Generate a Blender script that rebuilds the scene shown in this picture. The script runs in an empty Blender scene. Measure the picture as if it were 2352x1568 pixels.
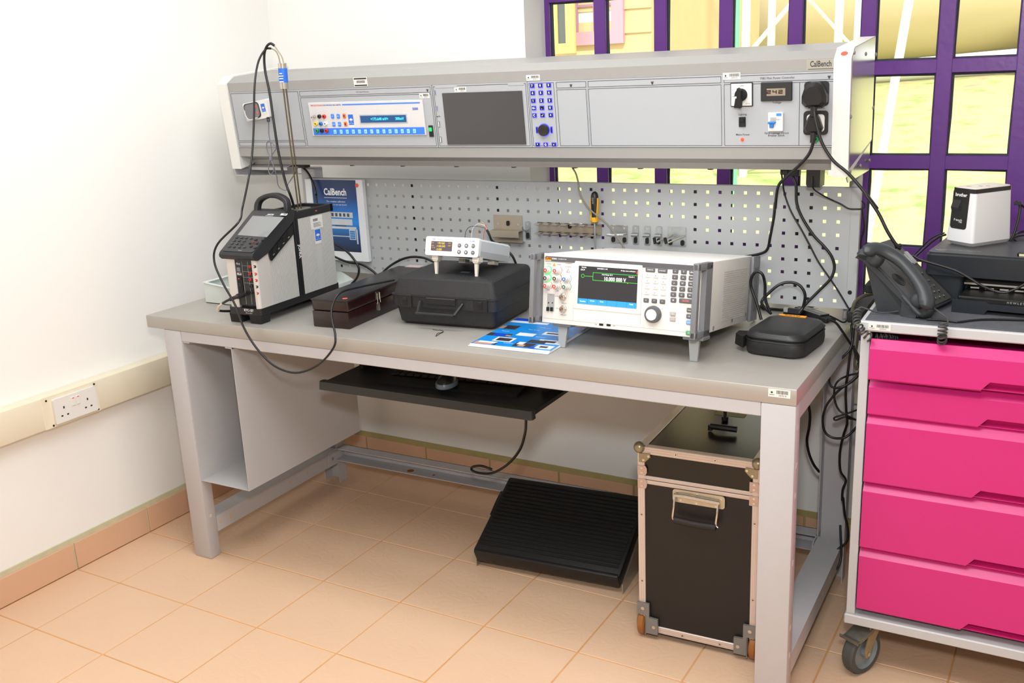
import bpy, bmesh, math, random
from mathutils import Matrix, Vector
from math import pi, sin, cos, radians
random.seed(7)
C = bpy.context.scene.collection
sc = bpy.context.scene

# ---------------------------------------------------------------- camera
CP = Vector((2.13808, -2.85887, 1.63843))
PITCH, ROLL, YAW, FPX = 1.29806, -0.04538, 0.51376, 2266.94
CR = Matrix.Rotation(YAW, 3, 'Z') @ Matrix.Rotation(PITCH, 3, 'X') @ Matrix.Rotation(ROLL, 3, 'Z')
cd = bpy.data.cameras.new('camera'); cd.sensor_width = 36; cd.lens = FPX / 2352 * 36; cd.clip_start = .05; cd.clip_end = 300
cam = bpy.data.objects.new('camera', cd); C.objects.link(cam)
cam.matrix_world = Matrix.Translation(CP) @ CR.to_4x4()
sc.camera = cam
# ---------------------------------------------------------------- view, world, sun, lamps
sc.view_settings.view_transform = 'Standard'; sc.view_settings.look = 'None'
sc.view_settings.exposure = -0.18; sc.view_settings.gamma = 1.0; sc.view_settings.use_curve_mapping = False
sc.cycles.use_denoising = True
sc.cycles.max_bounces = 8; sc.cycles.diffuse_bounces = 4; sc.cycles.glossy_bounces = 4; sc.cycles.transparent_max_bounces = 16
sc.cycles.caustics_reflective = False; sc.cycles.caustics_refractive = False
sc.cycles.sample_clamp_indirect = 6
w = bpy.data.worlds.new('sky'); sc.world = w; w.use_nodes = True
bg = w.node_tree.nodes['Background']; bg.inputs[0].default_value = (.93, .97, 1.0, 1); bg.inputs[1].default_value = 2.2
def lamp(name, kind, loc, power, size=.1, target=None, col=(1, 1, 1), size_y=None):
    l = bpy.data.lights.new(name, kind); l.energy = power; l.color = col
    if kind == 'AREA':
        l.size = size
        if size_y: l.shape = 'RECTANGLE'; l.size_y = size_y
    elif kind in ('POINT', 'SPOT'): l.shadow_soft_size = size
    o = bpy.data.objects.new(name, l); C.objects.link(o); o.location = loc
    if target is not None: o.rotation_euler = (Vector(target) - Vector(loc)).to_track_quat('-Z', 'Y').to_euler()
    return o
sun = bpy.data.lights.new('sun', 'SUN'); sun.energy = 3.8; sun.angle = radians(1.5); sun.color = (1, .97, .92)
so = bpy.data.objects.new('sun', sun); C.objects.link(so); so.rotation_euler = (radians(42), 0, radians(25))
lamp('camera_flash', 'AREA', (2.14, -2.85, 1.97), 33, .16, (.75, .1, .85), (.98, .99, 1))
lamp('ceiling_bounce_fill', 'AREA', (1.5, -1.7, 2.66), 46, 1.8, (1.5, -1.7, 0), (.93, .97, 1), .9)  # added soft fill, stands in for flash bounced off the ceiling
lamp('ceiling_bounce_fill', 'AREA', (0.5, -0.75, 2.66), 26, 1.8, (0.5, -0.75, 0), (.93, .97, 1), .5)  # second added fill, evens the light towards the back wall

# ---------------------------------------------------------------- helpers
def ray(u, v): return CR @ Vector(((u - 1176) / FPX, -(v - 784) / FPX, -1))
def P(u, v, ax, val):
    """point of the photograph -> world point on the plane ax = val"""
    r = ray(u, v); i = 'xyz'.index(ax); return CP + r * ((val - CP[i]) / r[i])
def PY(u, v, y): return P(u, v, 'y', y)
def zm(ox, oy, s): return lambda x, y: (ox + x / s, oy + y / s)
def frame(x, y, z, yaw=0, pitch=0):
    return Matrix.Translation((x, y, z)) @ Matrix.Rotation(yaw, 4, 'Z') @ Matrix.Rotation(pitch, 4, 'X')
def L(F, uv, ax='y', val=0.):
    """photo point -> local coordinates on the local plane ax = val of frame F"""
    Fi = F.inverted(); o = Fi @ CP; r = Fi.to_3x3() @ ray(*uv); i = 'xyz'.index(ax)
    return o + r * ((val - o[i]) / r[i])
def lin(c): return c / 12.92 if c <= .04045 else ((c + .055) / 1.055) ** 2.4
MC = {}
def mat(name, rgb, rough=.5, metal=0., noise=.06, scale=25., bump=0., bscale=200., emit=0., coat=0., alpha=1.):
    if name in MC: return MC[name]
    m = bpy.data.materials.new(name); m.use_nodes = True; MC[name] = m
    n = m.node_tree; b = n.nodes['Principled BSDF']
    col = [lin(c / 255) for c in rgb] + [1]
    b.inputs['Roughness'].default_value = rough; b.inputs['Metallic'].default_value = metal
    if coat: b.inputs['Coat Weight'].default_value = coat; b.inputs['Coat Roughness'].default_value = .15
    tc = n.nodes.new('ShaderNodeTexCoord')
    if noise:
        t = n.nodes.new('ShaderNodeTexNoise'); t.inputs['Scale'].default_value = scale; t.inputs['Detail'].default_value = 4
        n.links.new(tc.outputs['Object'], t.inputs['Vector'])
        mx = n.nodes.new('ShaderNodeMix'); mx.data_type = 'RGBA'
        mx.inputs[6].default_value = [c * (1 - noise) for c in col[:3]] + [1]
        mx.inputs[7].default_value = [min(1, c * (1 + noise)) for c in col[:3]] + [1]
        n.links.new(t.outputs['Fac'], mx.inputs[0]); n.links.new(mx.outputs[2], b.inputs['Base Color'])
    else: b.inputs['Base Color'].default_value = col
    if bump:
        t2 = n.nodes.new('ShaderNodeTexNoise'); t2.inputs['Scale'].default_value = bscale; t2.inputs['Detail'].default_value = 3
        bp = n.nodes.new('ShaderNodeBump'); bp.inputs['Strength'].default_value = bump; bp.inputs['Distance'].default_value = .002
        n.links.new(tc.outputs['Object'], t2.inputs['Vector']); n.links.new(t2.outputs['Fac'], bp.inputs['Height']); n.links.new(bp.outputs[0], b.inputs['Normal'])
    if emit:
        b.inputs['Emission Color'].default_value = col; b.inputs['Emission Strength'].default_value = emit
    return m
def ring(cx, cy, r, n, a0=0.): return [(cx + r * cos(a0 + 2 * pi * i / n), cy + r * sin(a0 + 2 * pi * i / n)) for i in range(n)]
def rrect(x0, y0, x1, y1, r, n=4):
    pts = []
    for cx, cy, a in ((x1 - r, y1 - r, 0), (x0 + r, y1 - r, pi / 2), (x0 + r, y0 + r, pi), (x1 - r, y0 + r, 1.5 * pi)):
        for i in range(n + 1):
            t = a + pi / 2 * i / n; pts.append((cx + r * cos(t), cy + r * sin(t)))
    return pts
FC = {}
def font_mesh(s, bold=0.):
    k = (s, bold)
    if k not in FC:
        c = bpy.data.curves.new('t', 'FONT'); c.body = s; c.size = 1; c.offset = bold; c.resolution_u = 2
        c.align_x = 'CENTER'; c.align_y = 'CENTER'
        o = bpy.data.objects.new('t', c); m = bpy.data.meshes.new_from_object(o)
        FC[k] = ([tuple(v.co) for v in m.vertices], [tuple(p.vertices) for p in m.polygons])
        bpy.data.objects.remove(o); bpy.data.curves.remove(c); bpy.data.meshes.remove(m)
    return FC[k]
def catmull(pts, k=6):
    pts = [Vector(p) for p in pts]
    if len(pts) < 3: return pts
    e = [pts[0] * 2 - pts[1]] + pts + [pts[-1] * 2 - pts[-2]]; out = []
    for i in range(1, len(e) - 2):
        a, b, c, d = e[i - 1:i + 3]
        for j in range(k):
            t = j / k
            out.append(.5 * ((2 * b) + (c - a) * t + (2 * a - 5 * b + 4 * c - d) * t * t + (3 * b - a - 3 * c + d) * t ** 3))
    out.append(pts[-1]); return out
class B:
    def __init__(s): s.bm = bmesh.new(); s.mi = 0; s.M = Matrix.Identity(4)
    def mat(s, i): s.mi = i; return s
    def at(s, M): s.M = M; return s
    def _add(s, vs, fs):
        v = [s.bm.verts.new(s.M @ Vector(p)) for p in vs]
        for f in fs:
            try: s.bm.faces.new([v[i] for i in f]).material_index = s.mi
            except ValueError: pass
        return v
    def box(s, x0, x1, y0, y1, z0, z1, bev=0., seg=2):
        if bev:
            t = bmesh.new()
            v = [t.verts.new(p) for p in ((x0, y0, z0), (x1, y0, z0), (x1, y1, z0), (x0, y1, z0), (x0, y0, z1), (x1, y0, z1), (x1, y1, z1), (x0, y1, z1))]
            for f in ((0, 3, 2, 1), (4, 5, 6, 7), (0, 1, 5, 4), (1, 2, 6, 5), (2, 3, 7, 6), (3, 0, 4, 7)): t.faces.new([v[i] for i in f])
            bmesh.ops.bevel(t, geom=t.edges[:], offset=bev, segments=seg, affect='EDGES', profile=.5)
            t.verts.index_update()
            s._add([q.co for q in t.verts], [[q.index for q in f.verts] for f in t.faces]); t.free(); return s
        s._add(((x0, y0, z0), (x1, y0, z0), (x1, y1, z0), (x0, y1, z0), (x0, y0, z1), (x1, y0, z1), (x1, y1, z1), (x0, y1, z1)),
               ((0, 3, 2, 1), (4, 5, 6, 7), (0, 1, 5, 4), (1, 2, 6, 5), (2, 3, 7, 6), (3, 0, 4, 7))); return s
    def prism(s, pts, ax, a, b, pts2=None):
        m = {'x': lambda p, t: (t, p[0], p[1]), 'y': lambda p, t: (p[0], t, p[1]), 'z': lambda p, t: (p[0], p[1], t)}[ax]
        n = len(pts); q = pts2 or pts
        s._add([m(p, a) for p in pts] + [m(p, b) for p in q],
               [list(range(n))[::-1], list(range(n, 2 * n))] + [(i, (i + 1) % n, n + (i + 1) % n, n + i) for i in range(n)]); return s
    def loft(s, rings, cap=True, close=False):
        n = len(rings[0]); vs = [p for r in rings for p in r]; m = len(rings)
        fs = [(i * n + j, i * n + (j + 1) % n, ((i + 1) % m) * n + (j + 1) % n, ((i + 1) % m) * n + j) for i in range(m if close else m - 1) for j in range(n)]
        if cap and not close: fs += [list(range(n))[::-1], list(range((m - 1) * n, m * n))]
        s._add(vs, fs); return s
    def cyl(s, c, ax, r, h, n=16, r2=None):
        """from c along +ax for h"""
        r2 = r if r2 is None else r2
        m = {'x': lambda a, b, t: (c[0] + t, c[1] + a, c[2] + b), 'y': lambda a, b, t: (c[0] + a, c[1] + t, c[2] + b), 'z': lambda a, b, t: (c[0] + a, c[1] + b, c[2] + t)}[ax]
        s.loft([[m(*p, 0) for p in ring(0, 0, r, n)], [m(*p, h) for p in ring(0, 0, r2, n)]]); return s
    def lathe(s, c, ax, prof, n=20, cap=True):
        m = {'x': lambda a, b, t: (c[0] + t, c[1] + a, c[2] + b), 'y': lambda a, b, t: (c[0] + a, c[1] + t, c[2] + b), 'z': lambda a, b, t: (c[0] + a, c[1] + b, c[2] + t)}[ax]
        s.loft([[m(*p, h) for p in ring(0, 0, max(r, 1e-5), n)] for r, h in prof], cap=cap); return s
    def tube(s, pts, r, n=8, k=6, raw=False, flat=1.):
        pp = [Vector(p) for p in pts] if raw else catmull(pts, k)
        up = Vector((0, 0, 1)); rings = []; nrm = None
        for i, p in enumerate(pp):
            d = (pp[min(i + 1, len(pp) - 1)] - pp[max(i - 1, 0)])
            if d.length < 1e-9: d = Vector((0, 0, 1))
            d.normalize()
            if nrm is None:
                nrm = d.cross(up if abs(d.z) < .9 else Vector((1, 0, 0))).normalized()
            else:
                nrm = (nrm - d * nrm.dot(d))
                nrm = nrm.normalized() if nrm.length > 1e-6 else d.cross(up).normalized()
            bi = d.cross(nrm)
            rr = r(i / (len(pp) - 1)) if callable(r) else r
            rings.append([p + nrm * (rr * cos(2 * pi * j / n)) + bi * (rr * flat * sin(2 * pi * j / n)) for j in range(n)])
        s.loft(rings); return s
    def sphere(s, c, r, n=12, m=8, sx=1, sy=1, sz=1, half=False):
        rings = []
        for i in range(m + 1):
            a = (-pi / 2 if not half else 0) + (pi if not half else pi / 2) * i / m
            rings.append([(c[0] + max(r * cos(a), 1e-5) * cos(t) * sx, c[1] + max(r * cos(a), 1e-5) * sin(t) * sy, c[2] + r * sin(a) * sz) for t in [2 * pi * j / n for j in range(n)]])
        s.loft(rings); return s
    def text(s, t, size, M, bold=0., sx=1.):
        vs, fs = font_mesh(t, bold); M = s.M @ M
        v = [s.bm.verts.new(M @ Vector((p[0] * size * sx, p[1] * size, 0))) for p in vs]
        for f in fs:
            try: s.bm.faces.new([v[i] for i in f]).material_index = s.mi
            except ValueError: pass
        return s
    def build(s, name, mats, parent=None, smooth=35, label=None, kind=None, M=None, hole=False):
        me = bpy.data.meshes.new(name); bmesh.ops.recalc_face_normals(s.bm, faces=s.bm.faces) if not hole else None
        s.bm.to_mesh(me); s.bm.free()
        for m in (mats if isinstance(mats, (list, tuple)) else [mats]): me.materials.append(m)
        if smooth:
            for p in me.polygons: p.use_smooth = True
            me.set_sharp_from_angle(angle=radians(smooth))
        o = bpy.data.objects.new(name, me); C.objects.link(o)
        if parent: o.parent = parent
        if M is not None: o.matrix_local = M
        if label: o['label'] = label
        if kind: o['kind'] = kind
        return o
def TF(x, z, y=-.0006, rot=0.):   # text on a face that looks along -y
    return Matrix.Translation((x, y, z)) @ Matrix.Rotation(pi / 2, 4, 'X') @ Matrix.Rotation(rot, 4, 'Z')
def TX(y, z, x, rot=0.):          # text on a face that looks along +x
    return Matrix.Translation((x, y, z)) @ Matrix.Rotation(pi / 2, 4, 'Z') @ Matrix.Rotation(pi / 2, 4, 'X') @ Matrix.Rotation(rot, 4, 'Z')
def TZ(x, y, z, rot=0.): return Matrix.Translation((x, y, z)) @ Matrix.Rotation(rot, 4, 'Z')
def thing(name, label, cat, F=None, group=None):
    o = bpy.data.objects.new(name, None); o.empty_display_size = .02; C.objects.link(o)
    if F is not None: o.matrix_world = F
    o['label'] = label; o['category'] = cat
    if group: o['group'] = group
    return o
def tag(o, label, cat, group=None):
    o['label'] = label; o['category'] = cat
    if group: o['group'] = group
    return o
def copy_tree(o, parent=None, M=None):
    c = o.copy(); C.objects.link(c)
    if parent: c.parent = parent
    if M is not None: c.matrix_local = M
    for ch in list(o.children): copy_tree(ch, c)
    return c
def struct(b, name, m, M=None, **k): return b.build(name, m, None, kind='structure', M=M, **k)
STK = None
def sticker(parent, F, w, h, style='bar', name='barcode_sticker', label='white barcode sticker'):
    """flat printed sticker in the local XY plane of F, x to the right, y up"""
    b = B(); b.box(-w / 2, w / 2, -h / 2, h / 2, 0, .0006)
    b.mat(1)
    if style == 'bar':
        rnd = random.Random(int(w * 1e5)); x = -w * .12
        b.prism(ring(-w * .34, h * .06, h * .13, 12), 'z', .0006, .0008)
        b.box(-w * .45, -w * .22, -h * .25, -h * .2, .0006, .0008)
        while x < w * .42:
            t = w * .012 * rnd.choice((1, 1, 2)); b.box(x, x + t, -h * .08, h * .36, .0006, .0008); x += t + w * .012 * rnd.choice((1, 1.5))
        b.text('037014', h * .3, TZ(w * .15, -h * .28, .0009))
    elif style == 'asset':
        b.box(-w * .45, w * .45, h * .28, h * .44, .0006, .0008); b.box(-w * .45, w * .45, -h * .44, -h * .3, .0006, .0008)
        x = -w * .28
        while x < w * .3: b.box(x, x + w * .02, -h * .12, h * .16, .0006, .0008); x += w * .036
    elif style == 'cal':
        b.mat(2).box(-w * .47, w * .47, -h * .3, h * .47, .0006, .0008); b.mat(0)
        b.prism([(-w * .3, h * .12), (0, h * .2), (w * .3, h * .12), (w * .3, h * .05), (0, 0), (-w * .3, h * .05)], 'z', .0008, .001)
        for i, t in enumerate(('CAL', 'DATE 10/23')): b.text(t, h * .09, TZ(0, -h * (.08 + .12 * i), .001))
        b.box(-w * .2, w * .4, -h * .42, -h * .34, .0006, .0009)
    elif style == 'note':
        x = -w * .3
        while x < w * .1: b.box(x, x + w * .03, h * .1, h * .3, .0006, .0008); x += w * .05
        for i in range(6): b.box(-w * .3, w * (.1 + .3 * random.random()), -h * (.05 + .06 * i), -h * (.03 + .06 * i), .0006, .0008)
    return b.build(name, [mat('sticker_white', (226, 224, 218), .6), mat('print_black', (40, 40, 44), .6), mat('sticker_blue', (40, 110, 215), .5)], parent, smooth=0, M=F, label=label)

# palette
steel_paint = mat('grey_paint', (188, 186, 188), .42, noise=.02)
worktop_m = mat('brushed_steel', (178, 174, 167), .42, metal=.45, noise=.05, scale=6)
black_pl = mat('black_plastic', (24, 24, 26), .45, noise=.1)
black_mt = mat('matt_black', (12, 12, 13), .7, noise=.1)
cable_m = mat('cable_black', (17, 17, 18), .38, noise=.05)
white_pl = mat('white_plastic', (232, 230, 226), .4, noise=.01)
chrome = mat('chrome', (215, 212, 205), .18, metal=1., noise=.03)
zinc = mat('zinc', (178, 176, 168), .35, metal=.9, noise=.1, scale=60)
red_m = mat('red_dot', (238, 92, 70), .6, noise=0)
print_k = mat('print_black', (40, 40, 44), .6)
print_w = mat('print_white', (235, 235, 235), .6, noise=0)
# ================================================================ ROOM
TH = -0.02088
RM = Matrix.Rotation(TH, 4, 'Z')
def PR(u, v, ax, val): return L(RM, (u, v), ax, val)
TILE = .31644; OX, OY = (RM.inverted() @ Vector((-.55643, -1.20756, 0)))[:2]
XL_, YB_, XR_, YF_ = -.76, .355, 4.3, -4.3   # room shell in room frame
wall_m = mat('white_wall_paint', (246, 245, 241), .85, noise=.015, scale=3, bump=.12, bscale=60)
def tile_mat():
    m = mat('floor_tile', (225, 189, 157), .42, noise=.05, scale=4)
    n = m.node_tree; b = n.nodes['Principled BSDF']
    v = n.nodes.new('ShaderNodeTexNoise'); v.inputs['Scale'].default_value = 16; v.inputs['Detail'].default_value = 2; v.inputs['Distortion'].default_value = 2.5
    tc = n.nodes['Texture Coordinate']; n.links.new(tc.outputs['Object'], v.inputs['Vector'])
    bp = n.nodes.new('ShaderNodeBump'); bp.inputs['Strength'].default_value = .25; bp.inputs['Distance'].default_value = .004
    n.links.new(v.outputs['Fac'], bp.inputs['Height']); n.links.new(bp.outputs[0], b.inputs['Normal']); return m
tile_m = tile_mat(); grout_m = mat('orange_grout', (214, 160, 104), .9, noise=.2, scale=12)
b = B(); b.box(XL_, XR_, YF_, YB_, -.05, -.002); floor = struct(b, 'floor', grout_m, RM)
tmesh = {}
nb0 = math.floor((XL_ + .012 - OX) / TILE)
for i in range(nb0, 16):
    for j in range(-10, 5):
        x0 = OX + i * TILE + .0022; x1 = x0 + TILE - .0044; y0 = OY + j * TILE + .0022; y1 = y0 + TILE - .0044
        x0 = max(x0, XL_ + .012); y1 = min(y1, YB_ - .012); x1 = min(x1, XR_)
        if x1 - x0 < .02 or y1 - y0 < .02: continue
        k = (round(x1 - x0, 3), round(y1 - y0, 3))
        if k in tmesh: o = bpy.data.objects.new('tile', tmesh[k]); C.objects.link(o); o.parent = floor
        else:
            t = B(); t.box(0, x1 - x0, 0, y1 - y0, -.003, 0, .0012, 1); o = t.build('tile', tile_m, floor, smooth=0); tmesh[k] = o.data
        o.location = (x0, y0, random.uniform(-.0004, .0004))
# skirting
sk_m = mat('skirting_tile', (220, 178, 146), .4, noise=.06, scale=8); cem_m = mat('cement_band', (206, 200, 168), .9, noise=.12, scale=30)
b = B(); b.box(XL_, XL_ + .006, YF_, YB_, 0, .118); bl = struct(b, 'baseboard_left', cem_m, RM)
for j in range(-10, 5):
    y0 = OY + j * TILE + .004; y1 = min(y0 + TILE - .008, YB_ - .014)
    if y1 - y0 < .02: continue
    B().box(XL_ + .004, XL_ + .012, y0, y1, .002, .099, .001, 1).build('tile', sk_m, bl, smooth=0)
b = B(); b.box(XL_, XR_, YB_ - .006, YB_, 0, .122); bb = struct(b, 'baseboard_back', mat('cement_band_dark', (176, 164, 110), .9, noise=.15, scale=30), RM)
for i in range(nb0, 16):
    x0 = max(OX + (i + .3) * TILE + .004, XL_ + .014); x1 = OX + (i + 1.3) * TILE - .004
    if x1 - x0 < .02 or x1 > XR_: continue
    B().box(x0, x1, YB_ - .012, YB_ - .004, .002, .1, .001, 1).build('tile', sk_m, bb, smooth=0)
# walls
WX0, WX1, WZ0, WZ1 = .43, 2.84, .70, 2.16
b = B(); b.box(XL_ - .2, XL_, YF_ - .2, YB_ + .22, 0, 2.7); struct(b, 'wall_left', wall_m, RM)
b = B()
for x0, x1, z0, z1 in ((XL_, WX0, 0, 2.7), (WX1, XR_, 0, 2.7), (WX0, WX1, 0, WZ0), (WX0, WX1, WZ1, 2.7)): b.box(x0, x1, YB_, YB_ + .22, z0, z1)
struct(b, 'wall_back', wall_m, RM)
b = B(); b.box(XR_, XR_ + .2, YF_ - .2, YB_ + .22, 0, 2.7); struct(b, 'wall_right', wall_m, RM)
b = B(); b.box(XL_ - .2, XR_ + .2, YF_ - .2, YF_, 0, 2.7); struct(b, 'wall_rear', wall_m, RM)
b = B(); b.box(XL_ - .2, XR_ + .2, YF_ - .2, YB_ + .22, 2.7, 2.8); struct(b, 'ceiling', wall_m, RM)
# window: painted steel frame, bars, putty, panes
purple = mat('purple_gloss_paint', (98, 52, 132), .3, noise=.08, scale=30, bump=.25, bscale=45)
putty = mat('dark_putty', (58, 62, 66), .8, noise=.3, scale=40)
glass = bpy.data.materials.new('window_glass'); glass.use_nodes = True
n = glass.node_tree; n.nodes.clear(); o_ = n.nodes.new('ShaderNodeOutputMaterial'); mx = n.nodes.new('ShaderNodeMixShader')
tr = n.nodes.new('ShaderNodeBsdfTransparent'); gl = n.nodes.new('ShaderNodeBsdfGlossy'); gl.inputs['Roughness'].default_value = .03
fr = n.nodes.new('ShaderNodeFresnel'); fr.inputs[0].default_value = 1.35
n.links.new(fr.outputs[0], mx.inputs[0]); n.links.new(tr.outputs[0], mx.inputs[1]); n.links.new(gl.outputs[0], mx.inputs[2]); n.links.new(mx.outputs[0], o_.inputs[0])
YW = .51
VX = [.437, .648, .875, 1.105, 1.335, 1.56, 1.785, 2.02, 2.25, 2.48, 2.71, 2.833]
HZ = [.715, 1.002, 1.291, 1.579, 1.868, 2.145]
b = B(); b.box(WX0, WX1, YW, YW + .03, WZ0, WZ0 + .03)
win = b.build('window_1', purple, None, kind='structure', M=RM, smooth=0)
def wob(x0, x1, z0, z1, yy0, yy1, vert, bb, amp=.0035):
    n_ = 14; L_ = []; R_ = []
    for i in range(n_ + 1):
        t = i / n_
        if vert:
            z = z0 + (z1 - z0) * t; L_.append((x0 - random.random() * amp, z)); R_.append((x1 + random.random() * amp, z))
        else:
            x = x0 + (x1 - x0) * t; L_.append((x, z0 - random.random() * amp)); R_.append((x, z1 + random.random() * amp))
    for i in range(n_):
        q = [L_[i], R_[i], R_[i + 1], L_[i + 1]]; bb.prism(q, 'y', yy0, yy1)
for i, x in enumerate(VX):
    hw = .0225
    if i in (0, len(VX) - 1): hw = .012
    if i == 7: hw = .04
    B().box(x - hw, x + hw, YW - .004, YW + .03, WZ0, WZ1, .002, 1).build('window_bar', purple, win, smooth=0)
    p_ = B(); wob(x - hw - .003, x + hw + .003, WZ0 + .02, WZ1 - .02, YW + .012, YW + .022, True, p_); p_.build('putty', putty, win, smooth=0)
for i, z in enumerate(HZ):
    B().box(WX0 + .01, WX1 - .01, YW - .002, YW + .03, z - .021, z + .021, .002, 1).build('window_rail', purple, win, smooth=0)
    p_ = B(); wob(WX0 + .01, WX1 - .01, z - .025, z + .025, YW + .0125, YW + .021, False, p_); p_.build('putty', putty, win, smooth=0)
for i in range(len(VX) - 1):
    for j in range(len(HZ) - 1):
        B().box(VX[i] + .015, VX[i + 1] - .015, YW + .016, YW + .019, HZ[j] + .015, HZ[j + 1] - .015).build('pane', glass, win, smooth=0)
# trunking on the left wall and back wall, with a double socket
cream = mat('cream_trunking', (236, 226, 202), .5, noise=.02)
b = B(); b.box(XL_, XL_ + .055, YF_ + .02, YB_ - .001, .545, .655, .004, 2); trk = struct(b, 'trim_1', cream, RM)
B().box(XL_ + .054, XL_ + .0565, -.955, -.74, .545, .655, .001, 1).build('cover_plate', cream, trk, smooth=0)
b = B(); b.box(XL_ + .056, 3.6, YB_ - .05, YB_, .545, .655, .004, 2); struct(b, 'trim_2', cream, RM)
F = RM @ Matrix.Translation((XL_ + .0565, -.92, .5545))
sk = thing('wall_socket', 'white double mains socket on the cream trunking of the left wall', 'socket', F)
b = B(); b.prism(rrect(0, 0, .165, .086, .005), 'x', 0, .009, None)
b.build('faceplate', white_pl, sk)
for k_ in (0, 1):
    y = .036 + .092 * k_ ; b = B()
    for dy, dz, ww, hh in ((0, .014, .005, .008), (-.011, -.013, .007, .005), (.011, -.013, .007, .005)):
        b.box(.0088, .0094, y + dy - ww / 2, y + dy + ww / 2, .036 + dz - hh / 2, .036 + dz + hh / 2)
    b.build('pin_holes', black_mt, sk, smooth=0)
    yy = .073 + .019 * k_
    B().box(.008, .0125, yy - .007, yy + .007, .045, .075, .0015, 1).build('switch', white_pl, sk)
    B().box(.0122, .0128, yy - .004, yy + .004, .070, .0735).build('red_marker', red_m, sk, smooth=0, label='red marker on the switch')
b = B()
for y, z in ((-.018, .088), (-.006, -.002), (.168, .09), (.17, -.002)): b.cyl((-.0002, y, z), 'x', .0035, .0016, 10)
b.build('screw', black_mt, sk)

# ================================================================ OUTSIDE
grass_m = mat('grass', (146, 178, 88), .95, noise=.0)
n = grass_m.node_tree; bs = n.nodes['Principled BSDF']; tc = n.nodes['Texture Coordinate']
t1 = n.nodes.new('ShaderNodeTexNoise'); t1.inputs['Scale'].default_value = 3.2; t1.inputs['Detail'].default_value = 8; t1.inputs['Roughness'].default_value = .65
rp = n.nodes.new('ShaderNodeValToRGB'); e = rp.color_ramp.elements
e[0].position = .30; e[0].color = (lin(.78), lin(.62), lin(.50), 1); e[1].position = .72; e[1].color = (lin(.50), lin(.64), lin(.28), 1)
x_ = e.new(.5); x_.color = (lin(.76), lin(.76), lin(.54), 1)
n.links.new(tc.outputs['Object'], t1.inputs['Vector']); n.links.new(t1.outputs['Fac'], rp.inputs[0]); n.links.new(rp.outputs[0], bs.inputs['Base Color'])
b = B(); N = 40; vs = []; fs = []
def gz(x, y): return -.15 + .125 * min(10.5, max(0, y - 1)) + .05 * sin(x * .9) * min(1, max(0, y - 1.2))
for i in range(N + 1):
    for j in range(N + 1):
        x = -24 + 48 * i / N; y = .6 + 44 * (j / N) ** 1.6; vs.append((x, y, gz(x, y)))
for i in range(N):
    for j in range(N): a = i * (N + 1) + j; fs.append((a, a + N + 1, a + N + 2, a + 1))
b._add(vs, fs); gr = b.build('ground', grass_m, None, kind='structure'); 
# neighbouring timber house, pink window with a yellow shutter
yw = mat('yellow_weatherboard', (214, 190, 140), .8, noise=.06, scale=6); pinkp = mat('pink_paint', (214, 158, 172), .6, noise=.03)
ys = mat('yellow_paint', (212, 196, 118), .6, noise=.04); dgl = mat('dark_window_glass', (96, 100, 96), .2, noise=.1, scale=3)
def PO(u, v, y): return PY(u, v, y)
YH = 7.0
xh1 = PO(1498, 40, YH).x; zt = 4.6
hs = thing('timber_house', 'pale yellow boarded house seen through the left of the window', 'house', Matrix.Translation((xh1, YH, gz(xh1, YH) - .06)))
Fi = hs.matrix_world.inverted()
z = 0.
while z < 4.6:
    B().prism([(0, z), (.03, z), (.012, z + .235), (0, z + .235)], 'x', -7.0, 0).build('weatherboard', yw, hs, smooth=0, M=Matrix.Scale(-1, 4, (0, 1, 0)) @ Matrix.Identity(4)); z += .235
B().box(-7, 0, .001, 4, 0, 4.6).build('wall', yw, hs, smooth=0)
B().box(-7.2, .25, -.4, 4.2, 4.6, 4.75).build('roof', mat('roof_sheet', (150, 140, 130), .5), hs, smooth=0)
a = Fi @ PO(1318, 105, YH - .06); c_ = Fi @ PO(1431, 0, YH - .06)
wx0, wx1, wz0 = a.x - .5, c_.x, a.z
wz1 = wz0 + 1.3
b = B(); t_ = .13
for q in ((wx0, wx1, wz0, wz0 + t_), (wx0, wx1, wz1 - t_, wz1), (wx0, wx0 + t_, wz0 + t_, wz1 - t_), (wx1 - t_, wx1, wz0 + t_, wz1 - t_)): b.box(q[0], q[1], -.07, 0, q[2], q[3])
pf = b.build('window_frame', pinkp, hs, smooth=0, label='pink window frame')
B().box(wx0 + t_, wx1 - t_, -.02, -.001, wz0 + t_, wz1 - t_).build('curtain', mat('white_curtain', (226, 228, 220), .8, noise=.1, scale=5), pf, smooth=0)
b = B()
for i in range(1, 4): xx = wx0 + t_ + (wx1 - wx0 - 2 * t_) * i / 4; b.box(xx - .012, xx + .012, -.045, -.02, wz0 + t_, wz1 - t_)
for i in range(1, 4): zz = wz0 + t_ + (wz1 - wz0 - 2 * t_) * i / 4; b.box(wx0 + t_, wx1 - t_, -.044, -.021, zz - .012, zz + .012)
b.build('glazing_bars', mat('mauve_bars', (176, 130, 150), .6), pf, smooth=0)
a0 = Fi @ PO(1280, 110, YH - .3); a1 = Fi @ PO(1320, 110, YH - .3)
b = B(); sx0, sx1, sz0, sz1 = a0.x - .05, a1.x, a1.z - .05, wz1
for q in ((sx0 + .06, sx1 - .1, sz0, sz0 + .1), (sx0 + .06, sx1 - .1, sz1 - .1, sz1), (sx0, sx0 + .06, sz0, sz1), (sx1 - .1, sx1, sz0, sz1), (sx0 + .06, sx1 - .1, sz0 + .55, sz0 + .6)): b.box(q[0], q[1], -.30, -.26, q[2], q[3])
sh = b.build('shutter', ys, hs, smooth=0, label='open yellow casement leaf with dark glass')
B().box(sx0 + .06, sx1 - .1, -.285, -.275, sz0 + .1, sz1 - .1).build('glass', dgl, sh, smooth=0)
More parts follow.
